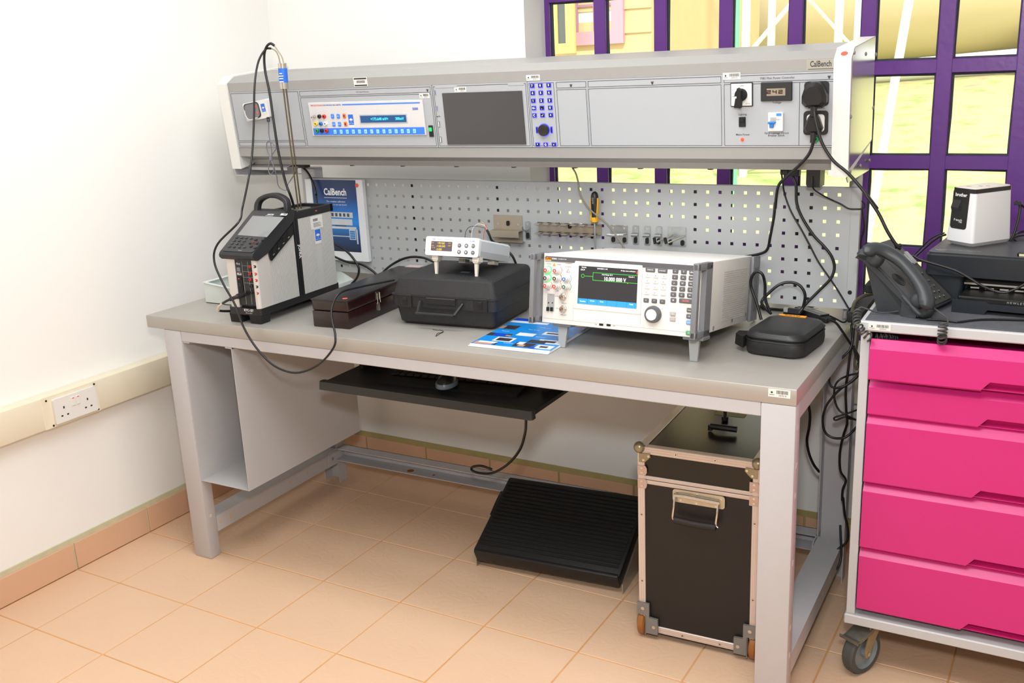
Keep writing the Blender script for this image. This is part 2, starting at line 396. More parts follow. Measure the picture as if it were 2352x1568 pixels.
# horizontal storage tank on saddles
YT = 11.0
tank_m = mat('cream_tank_paint', (228, 214, 180), .6, noise=.05, scale=1)
p0 = PO(1540, 150, YT); p1 = PO(2352, 45, YT + 3); ax_ = (p1 - p0); Rt = 1.5
tk = thing('storage_tank', 'large cream horizontal storage tank on the grass beyond the window', 'tank', Matrix.Translation((p0.x, YT + 1.5, gz(p0.x, YT))))
b = B(); a = Vector((-.6, 0, 1.72)); dr = Vector((10.5, 2.2, .55))
b.tube([a + dr * t for t in (0, .02, .04, .5, .96, .98, 1)], lambda t: Rt * (1 if .03 < t < .97 else .75 if .01 < t < .99 else .2), n=28, raw=True)
b.build('shell', tank_m, tk)
for t in (.12, .5, .88):
    c = a + dr * t; B().box(c.x - .2, c.x + .2, c.y - 1.1, c.y + 1.1, -.3, c.z - .9).build('saddle', mat('concrete', (190, 186, 176), .9), tk, smooth=0)
# white lattice tower
YL = 6.5
wp = mat('white_mast_paint', (236, 232, 214), .6, noise=.03)
la = PO(1712, 150, YL); tw = thing('lattice_tower', 'pale steel lattice tower with crossed braces outside the window', 'tower', Matrix.Translation((la.x, YL, gz(la.x, YL))))
W_ = PO(1925, 100, YL).x - la.x
for dx in (0, W_):
    for dy in (0, .9): B().box(dx - .03, dx + .03, dy - .03, dy + .03, -.05, 5.5).build('mast_leg', wp, tw, smooth=0)
for z0 in (.2, 1.1, 2.0, 2.9, 3.8, 4.7):
    B().box(0, W_, -.02, .02, z0 - .02, z0 + .02).build('rail', wp, tw, smooth=0)
    B().tube([(0, 0, z0), (W_, 0, z0 + .9)], .022, 6, raw=True).build('brace', wp, tw, smooth=0)
    B().tube([(W_, .9, z0), (0, .9, z0 + .9)], .018, 6, raw=True).build('brace', wp, tw, smooth=0)
g0 = PO(1693, 100, 5.5)
tag(B().cyl((g0.x, 5.5, gz(g0.x, 5.5) - .05), 'z', .02, 4.5, 8).build('green_pipe', mat('green_pipe', (120, 210, 160), .5)), 'thin green upright pipe left of the lattice tower', 'pipe')
q0 = PO(2088, 0, 4.0); q1 = PO(1990, 560, 4.0); dq = (q0 - q1); q1b = q1 - dq * ((q1.z - gz(q1.x, 4) + .05) / dq.z); q0b = q0 + dq * .6
tag(B().tube([q1b, q0b], .028, 8, raw=True).build('leaning_pole', wp), 'white leaning pole standing in the grass outside the window', 'pole')
# ================================================================ WORKBENCH (world coordinates)
H = .88
def wthing(name, label, cat, loc, group=None):
    t = thing(name, label, cat, Matrix.Translation(loc), group); return t
def wb(b, name, m, t, **k): return b.build(name, m, t, M=Matrix.Translation(-Vector(t.location)), **k)
X0, X1, YF, YB = -.5316, 1.641, -.635, .14; YW_ = .2
bench = wthing('workbench', 'long grey steel workbench with a brushed steel worktop on four legs', 'workbench', (.55, -.25, 0))
b = B(); b.box(X0, X1, YF, YW_, .838, H, .0025, 2)
top = wb(b, 'worktop', worktop_m, bench)
LW = .0781; lf = [(-.4566, -.3785), (1.557, 1.6405)]
for k_, (a, c) in enumerate(lf):
    b = B(); b.box(a, c, YF, YF + .048, 0, .838, .004, 2); wb(b, 'leg', steel_paint, bench)
    # rear legs: folded channels open to the inside
    b = B()
    for q in ((a, c, YB - .004, YB), (a, a + .003, .093, YB - .0042), (c - .003, c, .093, YB - .0042)): b.box(q[0], q[1], q[2], q[3], 0, .838)
    wb(b, 'leg', steel_paint, bench, smooth=0)
    sx = c + .0006 if k_ == 0 else c
    b = B()
    for z in ([.16, .7, .78] if k_ == 0 else [.16, .24, .42, .6, .68, .78]): b.box(c - .001, c + .0006, YF + .018, YF + .028, z - .006, z + .006)
    wb(b, 'slots', mat('slot_pale', (214, 205, 196), .6, noise=0), bench, smooth=0)  # slots marked by small blocks paler than the leg paint
b = B(); b.box(-.3785, 1.557, YF + .002, YF + .032, .802, .838, .002, 1); wb(b, 'front_rail', steel_paint, bench)
b = B(); b.box(-.3785, 1.557, .11, .138, .802, .838, .002, 1); wb(b, 'rear_rail', steel_paint, bench)
for a, c in ((-.452, -.383), (1.562, 1.6385)):
    b = B(); b.box(a, c, YF + .048, .093, .79, .838, .002, 1); wb(b, 'side_rail', steel_paint, bench)
# lower side stretchers (folded trays) with square holes
for a, c in ((-.452, -.379), (1.559, 1.6385)):
    b = B(); b.box(a, c, YF + .0485, .0995, .142, .146); b.box(a, a + .003, YF + .048, .1, .088, .1418); b.box(c - .003, c, YF + .048, .1, .088, .1418)
    wb(b, 'side_stretcher', steel_paint, bench, smooth=0)
    b = B()
    for y in (-.57, -.52, -.2, -.1, .02): b.box(c - .001, c + .0006, y - .005, y + .005, .112, .122)
    wb(b, 'slots', mat('grout_seen_hole', (206, 176, 140), .7, noise=0), bench, smooth=0)
# rear low beam: a channel on its side, held by bent end plates
b = B(); b.box(-.378, 1.56, .088, .14, .149, .152); b.box(-.378, 1.56, .137, .14, .108, .152); b.box(-.378, 1.56, .075, .14, .105, .108)
wb(b, 'rear_beam', steel_paint, bench, smooth=0)
for xx, s in ((-.3775, 1), (1.5575, -1)):
    b = B(); b.prism([(.03, .09), (.115, .09), (.115, .152), (.045, .152), (.03, .14)], 'x', xx, xx + .003 * s); wb(b, 'end_plate', steel_paint, bench, smooth=0)
    b = B(); b.cyl((xx, .055, .12), 'x', .006, .007 * s, 6); wb(b, 'bolt', zinc, bench)
b = B(); b.cyl((-.02, .1, .108), 'z', .014, .0008, 16); b.cyl((.09, .1, .108), 'z', .006, .0008, 12); wb(b, 'beam_hole', mat('rust_seen', (150, 92, 50), .8), bench, smooth=0)
# sheet-metal computer holder on the left
hx0, hx1, hy0, hy1, hz0 = -.3775, -.157, -.632, -.02, .300
b = B(); b.box(hx0, hx0 + .002, hy0, hy1, hz0, .802); b.box(hx1 - .002, hx1, hy0, hy1, hz0, .802); b.box(hx0 + .0021, hx1 - .0021, hy0 + .0006, hy1 - .0006, hz0 + .0004, hz0 + .002)
hd = wb(b, 'computer_holder', mat('grey_paint_smooth', (192, 190, 190), .4, noise=.02), bench, smooth=0)
b = B(); b.box(hx0, hx0 + .03, hy0 + .002, hy0 + .03, .797, .8015); b.box(hx1 - .03, hx1, hy0 + .002, hy0 + .03, .797, .8015); b.build('tab', steel_paint, hd, smooth=0)
F = Matrix.Translation((1.600, YF - .0002, .866)) @ Matrix.Rotation(pi / 2, 4, 'X')
sticker(bench, Matrix.Translation(-Vector(bench.location)) @ F, .052, .02)

# uprights and pegboard
peg_m = mat('pegboard_paint', (176, 179, 180), .5, noise=.015, scale=4)
pb = wthing('pegboard', 'light grey perforated steel back panel standing behind the instruments', 'pegboard', (.66, 0, .925))
b = B()
bx0, bx1, bz0, bz1 = -.32, 1.628, .925, 1.268; Z0 = 1.24915; hw = .0048; pit = .038
xs = sorted([bx0] + [v for i in range(-8, 43) for v in (pit * i - hw, pit * i + hw) if bx0 < v < bx1] + [bx1])
zs = sorted([bz0, bz1] + [v for j in range(0, 9) for v in (Z0 - pit * j - hw, Z0 - pit * j + hw) if bz0 < v < bz1])
def hole(xa, xb, za, zb):
    xm, zm_ = (xa + xb) / 2, (za + zb) / 2
    return abs(xb - xa - 2 * hw) < 1e-4 and abs(zb - za - 2 * hw) < 1e-4 and abs((xm / pit) - round(xm / pit)) < .01 and abs(((Z0 - zm_) / pit) - round((Z0 - zm_) / pit)) < .01
T_ = .0016; bm = b.bm; vg = {}
def vv(i, k, y):
    key = (i, k, y)
    if key not in vg: vg[key] = bm.verts.new((xs[i], y, zs[k]))
    return vg[key]
nx, nz = len(xs) - 1, len(zs) - 1
hl = [[hole(xs[i], xs[i + 1], zs[k], zs[k + 1]) for k in range(nz)] for i in range(nx)]
for i in range(nx):
    for k in range(nz):
        if hl[i][k]:
            for (a, c) in (((i, k), (i + 1, k)), ((i + 1, k), (i + 1, k + 1)), ((i + 1, k + 1), (i, k + 1)), ((i, k + 1), (i, k))):
                bm.faces.new((vv(*a, 0), vv(*c, 0), vv(*c, T_), vv(*a, T_)))
        else:
            bm.faces.new((vv(i, k, 0), vv(i + 1, k, 0), vv(i + 1, k + 1, 0), vv(i, k + 1, 0)))
            bm.faces.new((vv(i, k, T_), vv(i, k + 1, T_), vv(i + 1, k + 1, T_), vv(i + 1, k, T_)))
bm.normal_update()
wb(b, 'perforated_sheet', peg_m, pb, smooth=0, hole=True)
b = B(); b.box(bx0, 1.6535, 0, .022, bz1, bz1 + .0016); b.box(bx0, 1.6535, 0, .022, bz0 - .0016, bz0); wb(b, 'folded_edge', peg_m, pb, smooth=0)
b = B(); b.box(1.6285, 1.6535, -.0005, .02, bz0, bz1); wb(b, 'end_flange', peg_m, pb, smooth=0)
b = B(); b.cyl((1.637, -.0016, .973), 'y', .006, .002, 16); wb(b, 'plug', black_mt, pb)
for i in (-5, 4, 13, 22, 31, 40):
    b = B(); b.box(pit * i - .0065, pit * i + .0065, .003, .012, bz0 + .01, bz1 - .002); wb(b, 'stiffener', black_mt, pb, smooth=0)
for x0 in (-.385, 1.612):
    b = B(); b.box(x0, x0 + (.065 if x0 < 0 else .028), .03 + .02, .10, H, 1.30, .003, 1); t = b.build('upright', steel_paint, None)
    tag(t, 'grey upright post carrying the left end of the overhead console' if x0 < 0 else 'grey upright post behind the right end of the pegboard', 'post')

# ================================================================ OVERHEAD CONSOLE
WC = 2.172
FCN = frame(-.527, -.153, 1.318, 0, .09)
con = thing('instrument_console', 'long grey overhead instrument console with white end caps above the bench', 'console', FCN)
alu = mat('satin_grey_extrusion', (158, 157, 154), .42, metal=.1, noise=.02)
panel = mat('pale_grey_panel', (172, 176, 180), .5, noise=.01)
capm = mat('off_white_cap', (228, 228, 222), .45, noise=.01)
def LC(uv, y=0.): return L(FCN, uv, 'y', y)
def RC(tl, br): a, c = LC(tl), LC(br); return a.x, c.x, c.z, a.z
zc1, zc2, zc3, zc4 = zm(480, 80, 3.92), zm(980, 100, 3.92), zm(1500, 80, 3.92), zm(480, 160, 5.6)
prof = [(.002, .045), (.002, .076), (.0065, .076), (.0065, .272), (.002, .272), (.002, .303), (.042, .321), (.24, .321), (.24, .012), (.06, .012), (.06, .022)]
b = B(); b.prism(prof, 'x', .03, WC - .03); b.build('body', alu, con, smooth=0)
b = B(); b.prism([(.063, .004), (.235, .004), (.235, .012), (.063, .012)], 'x', .05, WC - .05); b.build('under_tray', alu, con, smooth=0)
b = B()
for i in range(9): b.cyl((.27 + .215 * i, .08, .0045), 'z', .009, -.005, 12)
b.build('rubber_stud', black_mt, con)
cp = [(-.004, 0), (-.004, .300), (.036, .325), (.335, .325), (.335, .035)]
for x0 in (0, WC - .043):
    b = B(); b.prism(cp, 'x', x0, x0 + .043); cc = b.build('end_cap', capm, con, smooth=0)
    if x0: ec = cc
b = B()
slope = math.atan2(.025, .04)
b.prism(ring(0, 0, .0085, 20), 'z', 0, .0006)
b.build('red_sticker', red_m, con, smooth=0, M=Matrix.Translation((WC - .021, .014, .3115)) @ Matrix.Rotation(pi / 2 - (pi / 2 - slope), 4, 'X'), label='round red sticker')
b = B(); b.prism([(.004, .02), (.004, .302), (.036, .323), (.330, .323), (.330, .04)], 'x', WC, WC + .0015)
sidec = mat('polished_side_sheet', (205, 205, 200), .16, metal=1., noise=.02)
sd = b.build('side_sheet', sidec, con, smooth=0, label='polished metal end sheet')
zb_ = zm(1900, 100, 4.353)
for q in ((272, 90), (388, 103), (487, 110), (236, 730), (462, 643), (230, 1283), (330, 1222), (422, 1168)):
    p = L(FCN, zb_(*q), 'x', WC + .0015); b = B(); b.sphere((WC + .0015, p.y, p.z), .0055, 12, 6, sx=.6); b.build('dome_bolt', zinc, sd)
# support arms under each end
b = B(); b.prism([(.0, -.004), (.335, .032), (.335, -.05), (.02, -.02)], 'x', WC - .006, WC - .003); b.build('support_arm', sidec, con, smooth=0)
b = B(); b.prism([(.0, -.002), (.335, .032), (.335, -.085), (.0, -.022)], 'x', .004, .007); b.prism([(.0, -.0225), (.335, -.0855), (.335, -.088), (.0, -.025)], 'x', .004, .05); b.prism([(.04, .0), (.335, .032), (.335, .030), (.04, -.002)], 'x', .004, .22); b.prism([(.04, .0), (.04, -.012), (.042, -.012), (.042, .0)], 'x', .05, .22)
b.build('support_arm', steel_paint, con, smooth=0)
# module panels with black outline
ink = mat('panel_ink', (52, 54, 60), .6, noise=0)
def module(name, rects, label=None):
    xs_ = [r[0] for r in rects] + [r[1] for r in rects]; zs_ = [r[2] for r in rects] + [r[3] for r in rects]
    b = B(); b.box(min(xs_) - .004, max(xs_) + .004, -.0, .004, max(.0765, min(zs_) - .004), min(.2715, max(zs_) + .004)); m = b.build(name, panel, con, smooth=0, label=label)
    b = B(); t = .0011
    for x0, x1, z0, z1 in rects:
        for q in ((x0, x1, z0, z0 + t), (x0, x1, z1 - t, z1), (x0, x0 + t, z0, z1), (x1 - t, x1, z0, z1)): b.box(q[0], q[1], -.0005, 0, q[2], q[3])
    b.build('outline', ink, m, smooth=0); return m
def fix(r, z0=None, z1=None): return (r[0], r[1], r[2] if z0 is None else z0, r[3] if z1 is None else z1)
ZT, ZB, ZH1, ZH0 = .2675, .0815, .250, .246
x_ = lambda uv: LC(uv).x
m1a, m1b = x_(zc4(330, 600)), x_(zc4(1190, 600))
mod1 = module('blank_module', [(m1a, m1b, .101, ZT), (m1a, m1b, ZB, .097)], 'blank grey module holding the small white cradle')
m2a, m2b = x_(zc1(855, 780)), x_(zc1(2027, 780))
mod2 = module('multimeter_module', [(m2a, m2b, ZB, ZH0), (m2a, m2b, ZH1, ZT)])
m3a, m3b = x_(zc1(2045, 700)), x_(zc2(913, 640))
mod3 = module('display_module', [(m3a, m3b, ZB, ZT)])
m4a, m4b = x_(zc2(940, 640)), x_(zc2(1163, 640))
mod4 = module('keypad_module', [(m4a, m4b, ZB, ZT)])
m5a, m5b = x_(zc2(1185, 640)), x_(zc2(1449, 640))
mod5 = module('blank_module', [(m5a, m5b, ZB, ZH0), (m5a, m5b, ZH1, ZT)], 'narrow blank module')
m6a, m6b = x_(zc2(1468, 640)), x_(zc3(617, 700))
mod6 = module('blank_module', [(m6a, m6b, ZB, ZH0), (m6a, m6b, ZH1, ZT)], 'wide blank module')
m7a, m7b = x_(zc3(641, 700)), x_(zc3(1622, 700))
mod7 = module('power_module', [(m7a, m7b, ZB, ZH0), (m7a, m7b, ZH1, ZT), (x_(zc3(1315, 700)), x_(zc3(1315, 700)) + .0011, ZB, ZH0)])
def te(b, x, z):   # the stacked T/E maker's sign
    for w_, dz in ((.009, 0), (.007, -.0025), (.005, -.005)): b.box(x - w_ / 2, x + w_ / 2, -.0007, 0, z + dz, z + dz + .0014)
    b.box(x - .001, x + .001, -.0007, 0, z - .006, z)
for m_, xx in ((mod2, m2b - .012), (mod5, (m5a + m5b) / 2), (mod6, (m6a + m6b) / 2), (mod7, m7b - .012)):
    b = B(); te(b, xx, .2585); b.build('maker_sign', ink, m_, smooth=0)
# --- multimeter face
rx0, rx1, rz0, rz1 = RC(zc1(905, 665), zc1(1962, 903)); rz1 = .2285; rz0 = LC(zc1(1500, 905)).z
b = B(); b.box(rx0, rx1, -.004, 0, rz0, rz1, .001, 1); mm = b.build('multimeter_face', mat('mm_bezel', (214, 212, 212), .5), mod2, label='silver and blue multimeter front')
mmp = mod2
def put(b, name, m, par, **k): return b.build(name, m, par, **k)
b = B(); b.box(rx0 + .006, rx1 - .004, -.0045, -.004, rz0 + .003, rz0 + .026); b.box(rx0 + .145, rx1 - .01, -.0045, -.004, rz1 - .011, rz1 - .007); put(b, 'blue_band', mat('mm_blue', (58, 128, 235), .5, noise=0), mmp, smooth=0)
b = B(); b.text('TIME ELECTRONICS', .0062, TF(rx0 + .036, rz1 - .0095, -.0046), .02); put(b, 'lettering', mat('print_red', (215, 70, 60), .6, noise=0), mmp, smooth=0)
b = B(); b.text('5075 PRECISION MULTIMETER', .0056, TF(rx0 + .102, rz1 - .0095, -.0046), .02); b.text('5000', .011, TF(rx1 - .03, rz1 - .028, -.0046), .03); b.mat(0); put(b, 'lettering', mat('print_blue', (50, 90, 190), .6, noise=0), mmp, smooth=0)
cols = {'k': (28, 28, 30), 'r': (200, 45, 40), 'y': (240, 215, 40), 'b': (40, 120, 200), 'w': (235, 235, 235), 'g': (40, 150, 80)}
def jack(par, x, z, y, r, c, depth=.007):
    b = B(); b.lathe((x, y, z), 'y', [(r, 0), (r, -depth * .8), (r * .85, -depth), (r * .45, -depth), (r * .45, -depth * .6), (.0001, -depth * .6)], 16)
    o = b.build('jack', mat('jack_' + c, cols[c], .4, noise=0), par)
    b = B(); b.cyl((x, y - depth * .61, z), 'y', r * .42, -.0004, 12); b.build('bore', black_mt, o, smooth=0); return o
for px_, c in (((1005, 732), 'k'), ((1047, 732), 'r'), ((973, 798), 'y'), ((1017, 798), 'b'), ((1060, 797), 'w'), ((985, 860), 'g'), ((1027, 860), 'k'), ((1070, 860), 'r')):
    p = LC(zc1(*px_)); jack(mmp, p.x, p.z, -.004, .0068, c)
p = LC(zc1(958, 735)); b = B(); b.lathe((p.x, -.004, p.z), 'y', [(.006, 0), (.006, -.006), (.0048, -.006), (.0048, -.016), (.003, -.016), (.003, -.01), (.0001, -.01)], 14); b.build('coax_socket', chrome, mmp)
def key(par, x, z, w_, h_, y, m, leg='', lm=print_w, d=.0025, ts=.6, name='key'):
    b = B(); b.box(x - w_ / 2, x + w_ / 2, y - d, y, z - h_ / 2, z + h_ / 2, min(w_, h_) * .14, 1)
    o = b.build(name, m, par)
    if leg:
        b = B(); b.text(leg, h_ * ts, TF(x, z, y - d - .0002), .01); b.build('legend', lm, o, smooth=0)
    return o
bk = mat('key_blue', (62, 140, 240), .5, noise=0); ok_ = mat('key_orange', (240, 120, 60), .5, noise=0); ck = mat('key_cyan', (150, 215, 250), .5, noise=0)
for q, t in (((1120, 730), 'Q'), ((1172, 730), 'REL'), ((1132, 802), 'HOLD'), ((1184, 802), 'AUTO')):
    p = LC(zc1(*q)); key(mmp, p.x, p.z, .0125, .0145, -.004, bk, t, ts=.3)
for q, s in (((1226, 728), 1), ((1238, 800), -1)):
    p = LC(zc1(*q)); o = key(mmp, p.x, p.z, .0125, .0145, -.004, ok_)
    b = B(); b.prism([(p.x - .004, p.z), (p.x - .0016, p.z), (p.x - .0016, p.z - .004 * s), (p.x + .0016, p.z - .004 * s), (p.x + .0016, p.z), (p.x + .004, p.z), (p.x, p.z + .0045 * s)], 'y', -.0068, -.0064); b.build('arrow', print_k, o, smooth=0)
p = LC(zc1(1288, 772)); sticker(mmp, TF(p.x, p.z, -.0042), .022, .045, 'cal', 'calibration_sticker', 'blue calibration sticker')
a0, a1, a2, a3 = RC(zc1(1368, 727), zc1(1787, 785)); a2 = a3 - .0225; a3 -= .0
b = B(); b.box(a0 - .004, a1 + .004, -.0048, -.004, a2 - .004, a3 + .004, .0004, 1); put(b, 'display_bezel', mat('mm_bezel2', (176, 180, 190), .5), mmp)
b = B(); b.box(a0, a1, -.0052, -.0046, a2, a3); ds = put(b, 'display', mat('vfd_blue', (10, 68, 118), .2, noise=0, emit=.5), mmp, smooth=0)
b = B(); b.text('+173.640 mV=', .0125, TF(a0 + (a1 - a0) * .42, (a2 + a3) / 2, -.0054), .012, .95); b.text('300mV', .0125, TF(a0 + (a1 - a0) * .86, (a2 + a3) / 2, -.0054), .012, .95); b.build('digits', mat('vfd_cyan', (60, 225, 245), .4, noise=0, emit=1.2), ds, smooth=0)
for i in range(14):
    p = LC(zc1(1145 + 55 * i, 870 - i * .3)); key(mmp, p.x, rz0 + .0135, .0118, .0145, -.0045, ck, ('mA', 'A', 'Ohm', 'kV', 'V', 'Hz', 'F', 'C', '%', 'dB', 'mV', 'AC', 'DC', 'SET')[i], bk, ts=.32)
b = B()
for i in range(13): p = LC(zc1(1140 + 55 * i, 845)); b.cyl((p.x, -.0045, rz0 + .0235), 'y', .0011, -.0012, 8)
put(b, 'leds', mat('led_red', (200, 50, 90), .4, noise=0, emit=.4), mmp)
def rocker(par, uv, w_, h_, m2, lab=None):
    p = LC(uv); b = B(); b.box(p.x - w_ / 2, p.x + w_ / 2, -.004, 0, p.z - h_ / 2, p.z + h_ / 2, .001, 1); o = b.build('rocker_switch', black_pl, par)
    b = B(); b.box(p.x - w_ * .34, p.x + w_ * .34, -.0075, -.003, p.z - h_ * .02, p.z + h_ * .32, .001, 1); b.build('rocker', m2, o, label=lab); return o
rocker(mod2, zc1(2003, 865), .016, .036, mat('green_lens', (30, 190, 100), .3, noise=0, emit=.6), 'lit green rocker')
p = LC(zc1(1940, 548)); sticker(mod2, TF(p.x, p.z, -.0002), .038, .016)
p = LC(zc1(1363, 430)); sticker(con, TF(p.x, .290, .0014), .056, .029, 'asset', 'asset_sticker', 'white asset sticker with black bars')
b = B(); b.text('5075 Digital Multimeter', .0055, TF((m2a + m2b) / 2, .2585)); b.build('lettering', ink, mod2, smooth=0)
# --- display module
s0 = LC(zc2(165, 668)).x; s1 = LC(zc2(878, 650)).x; sz0 = .0865; sz1 = .2465
b = B(); b.box(s0, s1, -.003, 0, sz0, sz1, .0006, 1)
b.build('screen', mat('dark_screen', (62, 62, 64), .22, noise=.03, scale=3, coat=.6), mod3)
for q in ((77, 443), (94, 585)):
    p = LC(zc2(*q)); b = B(); b.box(p.x - .0028, p.x + .0028, -.0012, 0, p.z - .0085, p.z + .0085); o = b.build('data_port', chrome, mod3, smooth=0)
    B().box(p.x - .0005, p.x + .0015, -.0016, -.001, p.z - .007, p.z + .007).build('tongue', mat('port_blue', (40, 90, 200), .5), o, smooth=0)
for q in ((112, 727), (128, 865)):
    p = LC(zc2(*q)); b = B(); b.box(p.x - .003, p.x + .003, -.0012, 0, p.z - .009, p.z + .009); o = b.build('data_port', ink, mod3, smooth=0)
    B().box(p.x - .002, p.x + .0015, -.0016, -.001, p.z - .008, p.z + .008).build('tongue', white_pl, o, smooth=0)
b = B(); b.text('CONTROL CENTRE  Model 5550', .0058, TF(m3a + .046, .2645), .02); b.text('Time Electronics', .0075, TF(m3b - .032, .2645), .01); p = LC(zc2(110, 657)); b.box(p.x - .006, p.x + .006, -.0006, 0, p.z - .0005, p.z + .0005); b.prism(ring(p.x - .006, p.z, .0018, 8), 'y', -.0006, 0); b.box(p.x - .001, p.x + .003, -.0006, 0, p.z + .002, p.z + .003); b.build('lettering', ink, mod3, smooth=0)
b = B(); b.box(m3a + .006, m3a + .088, -.0009, -.0004, .2625, .2678); b.box(m3b - .06, m3b - .006, -.0009, -.0004, .2625, .2678); b.build('outline_gap', panel, mod3, smooth=0)
p = LC(zc2(300, 380)); sticker(mod3, TF(p.x, .2555, -.0002), .043, .015)
p = LC(zc2(955, 292)); sticker(con, TF(p.x, .2825, .0014), .046, .0165)
# --- backlit keypad
glow = mat('blue_backlight', (70, 70, 255), .4, noise=0, emit=2.2); kb = mat('key_navy', (10, 10, 40), .4, noise=0); lt = mat('legend_light', (190, 200, 255), .4, noise=0, emit=1.5)
kx = [LC(zc2(962, 515)).x, LC(zc2(1035, 512)).x, LC(zc2(1110, 510)).x]; kz = [LC(zc2(1023, v)).z for v in (377, 443, 513, 579, 645)]
lg = [['7', '8', '9'], ['4', '5', '6'], ['1', '2', '3'], ['+/-', '.', '0'], ['C', '', '<']]
def litkey(x, z, w_, h_, leg):
    b = B(); b.box(x - w_ / 2 - .0016, x + w_ / 2 + .0016, -.0012, 0, z - h_ / 2 - .0016, z + h_ / 2 + .0016); o = b.build('key', glow, mod4, smooth=0, label='blue backlit key')
    b = B(); b.box(x - w_ / 2, x + w_ / 2, -.003, -.001, z - h_ / 2, z + h_ / 2, .0005, 1); b.mat(1)
    if leg: b.text(leg, h_ * .85, TF(x, z, -.0033), .04)
    elif w_ > h_: b.tube([(x - .003, -.0033, z), (x - .001, -.0033, z - .0025), (x + .0035, -.0033, z + .003)], .0006, 4, raw=True)
    b.build('legend', [kb, lt], o, smooth=0)
for j in range(5):
    for i in range(3): litkey(kx[i], kz[j], .0125, .0105, lg[j][i])
zz = LC(zc2(1070, 908)).z
for i, t in enumerate(('^', 'Q', 'v')): litkey(kx[i] + .0035, zz, .0125, .0095, t)
p = LC(zc2(1060, 777)); kxc = p.x
for dx in (-.0245, .0245): litkey(p.x + dx, p.z, .0045, .017, '')
b = B(); b.lathe((p.x, 0, p.z), 'y', [(.0195, 0), (.0195, -.0012), (.017, -.0014)], 24); b.build('knob_ring', glow, mod4)
b = B(); b.lathe((p.x, 0, p.z), 'y', [(.0172, 0), (.0172, -.010), (.0155, -.0125), (.0001, -.0115)], 28); b.build('knob', mat('knob_black', (38, 36, 34), .4), mod4)
# --- power module
b = B(); b.text('7082 Main Power Controller', .0078, TF(LC(zc3(1118, 360)).x, .2585)); 
for t, q, s_ in (('Mains Switch', (808, 636), .0064), ('Voltage', (1115, 609), .0075), ('Lighting', (806, 716), .0072), ('Mains Power', (808, 898), .0072), ('Earth Leakage Circuit', (1113, 884), .0074), ('Breaker 30mA', (1109, 906), .0074), ('MAX 230VAC', (1470, 655), .0072), ('PE', (1466, 978), .005)):
    p = LC(zc3(*q)); b.text(t, s_, TF(p.x, p.z), .005)
b.build('lettering', ink, mod7, smooth=0)
p = LC(zc3(707, 371)); sticker(mod7, TF(p.x, p.z, -.0002), .048, .018)
p = LC(zc3(800, 537)); b = B(); b.box(p.x - .0305, p.x + .0305, -.004, 0, p.z - .0315, p.z + .0315, .0015, 1); rs = b.build('rotary_switch', black_pl, mod7)
b = B(); b.box(p.x - .028, p.x + .028, -.0055, -.0035, p.z - .029, p.z + .029, .0005, 1); b.build('plate', white_pl, rs)
b = B(); b.lathe((p.x, -.0055, p.z), 'y', [(.0165, 0), (.0165, -.008), (.014, -.011), (.0001, -.011)], 24)
b.prism([(p.x - .004, p.z + .02), (p.x - .0125, p.z - .03), (p.x + .004, p.z - .032), (p.x + .006, p.z + .014)], 'y', -.0335, -.012, None); b.build('knob', black_mt, rs)
b = B(); b.box(p.x - .0095, p.x - .005, -.0342, -.0335, p.z - .0055, p.z - .0005); b.build('pointer_dot', white_pl, rs, smooth=0)
b = B(); b.text('I ON', .006, TF(p.x, p.z + .0235, -.0057)); b.text('O', .006, TF(p.x - .0235, p.z + .003, -.0057)); b.text('OFF', .0045, TF(p.x - .022, p.z - .004, -.0057)); b.text('E-T-N', .005, TF(p.x + .018, p.z - .024, -.0057)); b.build('lettering', ink, rs, smooth=0)
a0, a1, a2, a3 = RC(zc3(975, 427), zc3(1255, 590)); b = B(); b.box(a0, a1, -.007, 0, a2, a3, .0015, 1); vm = b.build('voltage_meter', mat('meter_black', (40, 40, 42), .45), mod7)
b = B(); xa, xb, za, zb = a0 + .016, a1 - .017, a2 + .014, a3 - .016; b.box(xa, xb, -.0074, -.0068, za, zb); b.build('lcd', mat('lcd_grey', (150, 142, 122), .3, noise=0), vm, smooth=0)
b = B()
seg = {'2': 'abged', '4': 'fgbc'}
def seven(b, ch, x, z, w_, h_, t, y):
    S = {'a': (x, x + w_, z + h_ - t, z + h_), 'g': (x, x + w_, z + h_ / 2 - t / 2, z + h_ / 2 + t / 2), 'd': (x, x + w_, z, z + t), 'b': (x + w_ - t, x + w_, z + h_ / 2, z + h_), 'c': (x + w_ - t, x + w_, z, z + h_ / 2), 'f': (x, x + t, z + h_ / 2, z + h_), 'e': (x, x + t, z, z + h_ / 2)}
    for k in seg[ch]: q = S[k]; b.box(q[0], q[1], y - .0004, y, q[2], q[3])
for i, ch in enumerate('242'): seven(b, ch, xb - .049 + .0155 * i, za + .005, .011, zb - za - .009, .0024, -.0074)
b.build('digits', mat('lcd_digit', (62, 14, 22), .5, noise=0), vm, smooth=0)
rocker(mod7, zc3(805, 783), .0185, .0265, black_mt)
a0, a1, a2, a3 = RC(zc3(1042, 697), zc3(1175, 863)); b = B(); b.box(a0, a1, -.008, 0, a2, a3, .001, 1); br = b.build('circuit_breaker', white_pl, mod7)
b = B(); b.box(a0 + .022, a1 - .004, -.0084, -.008, a3 - .009, a3 - .002); b.build('blue_stripe', bk, br, smooth=0)
b = B(); b.box(a0 + .001, a0 + .021, -.016, -.008, a2 + .021, a2 + .026, .001, 1); b.box(a0 + .005, a0 + .016, -.014, -.008, a2 + .010, a2 + .022, .001, 1); b.build('lever', mat('lever_blue', (45, 120, 205), .4), br)
b = B()
for i in range(4): b.box(a0 + .006, a0 + .022, -.0083, -.008, a3 - .015 - .0035 * i, a3 - .0138 - .0035 * i)
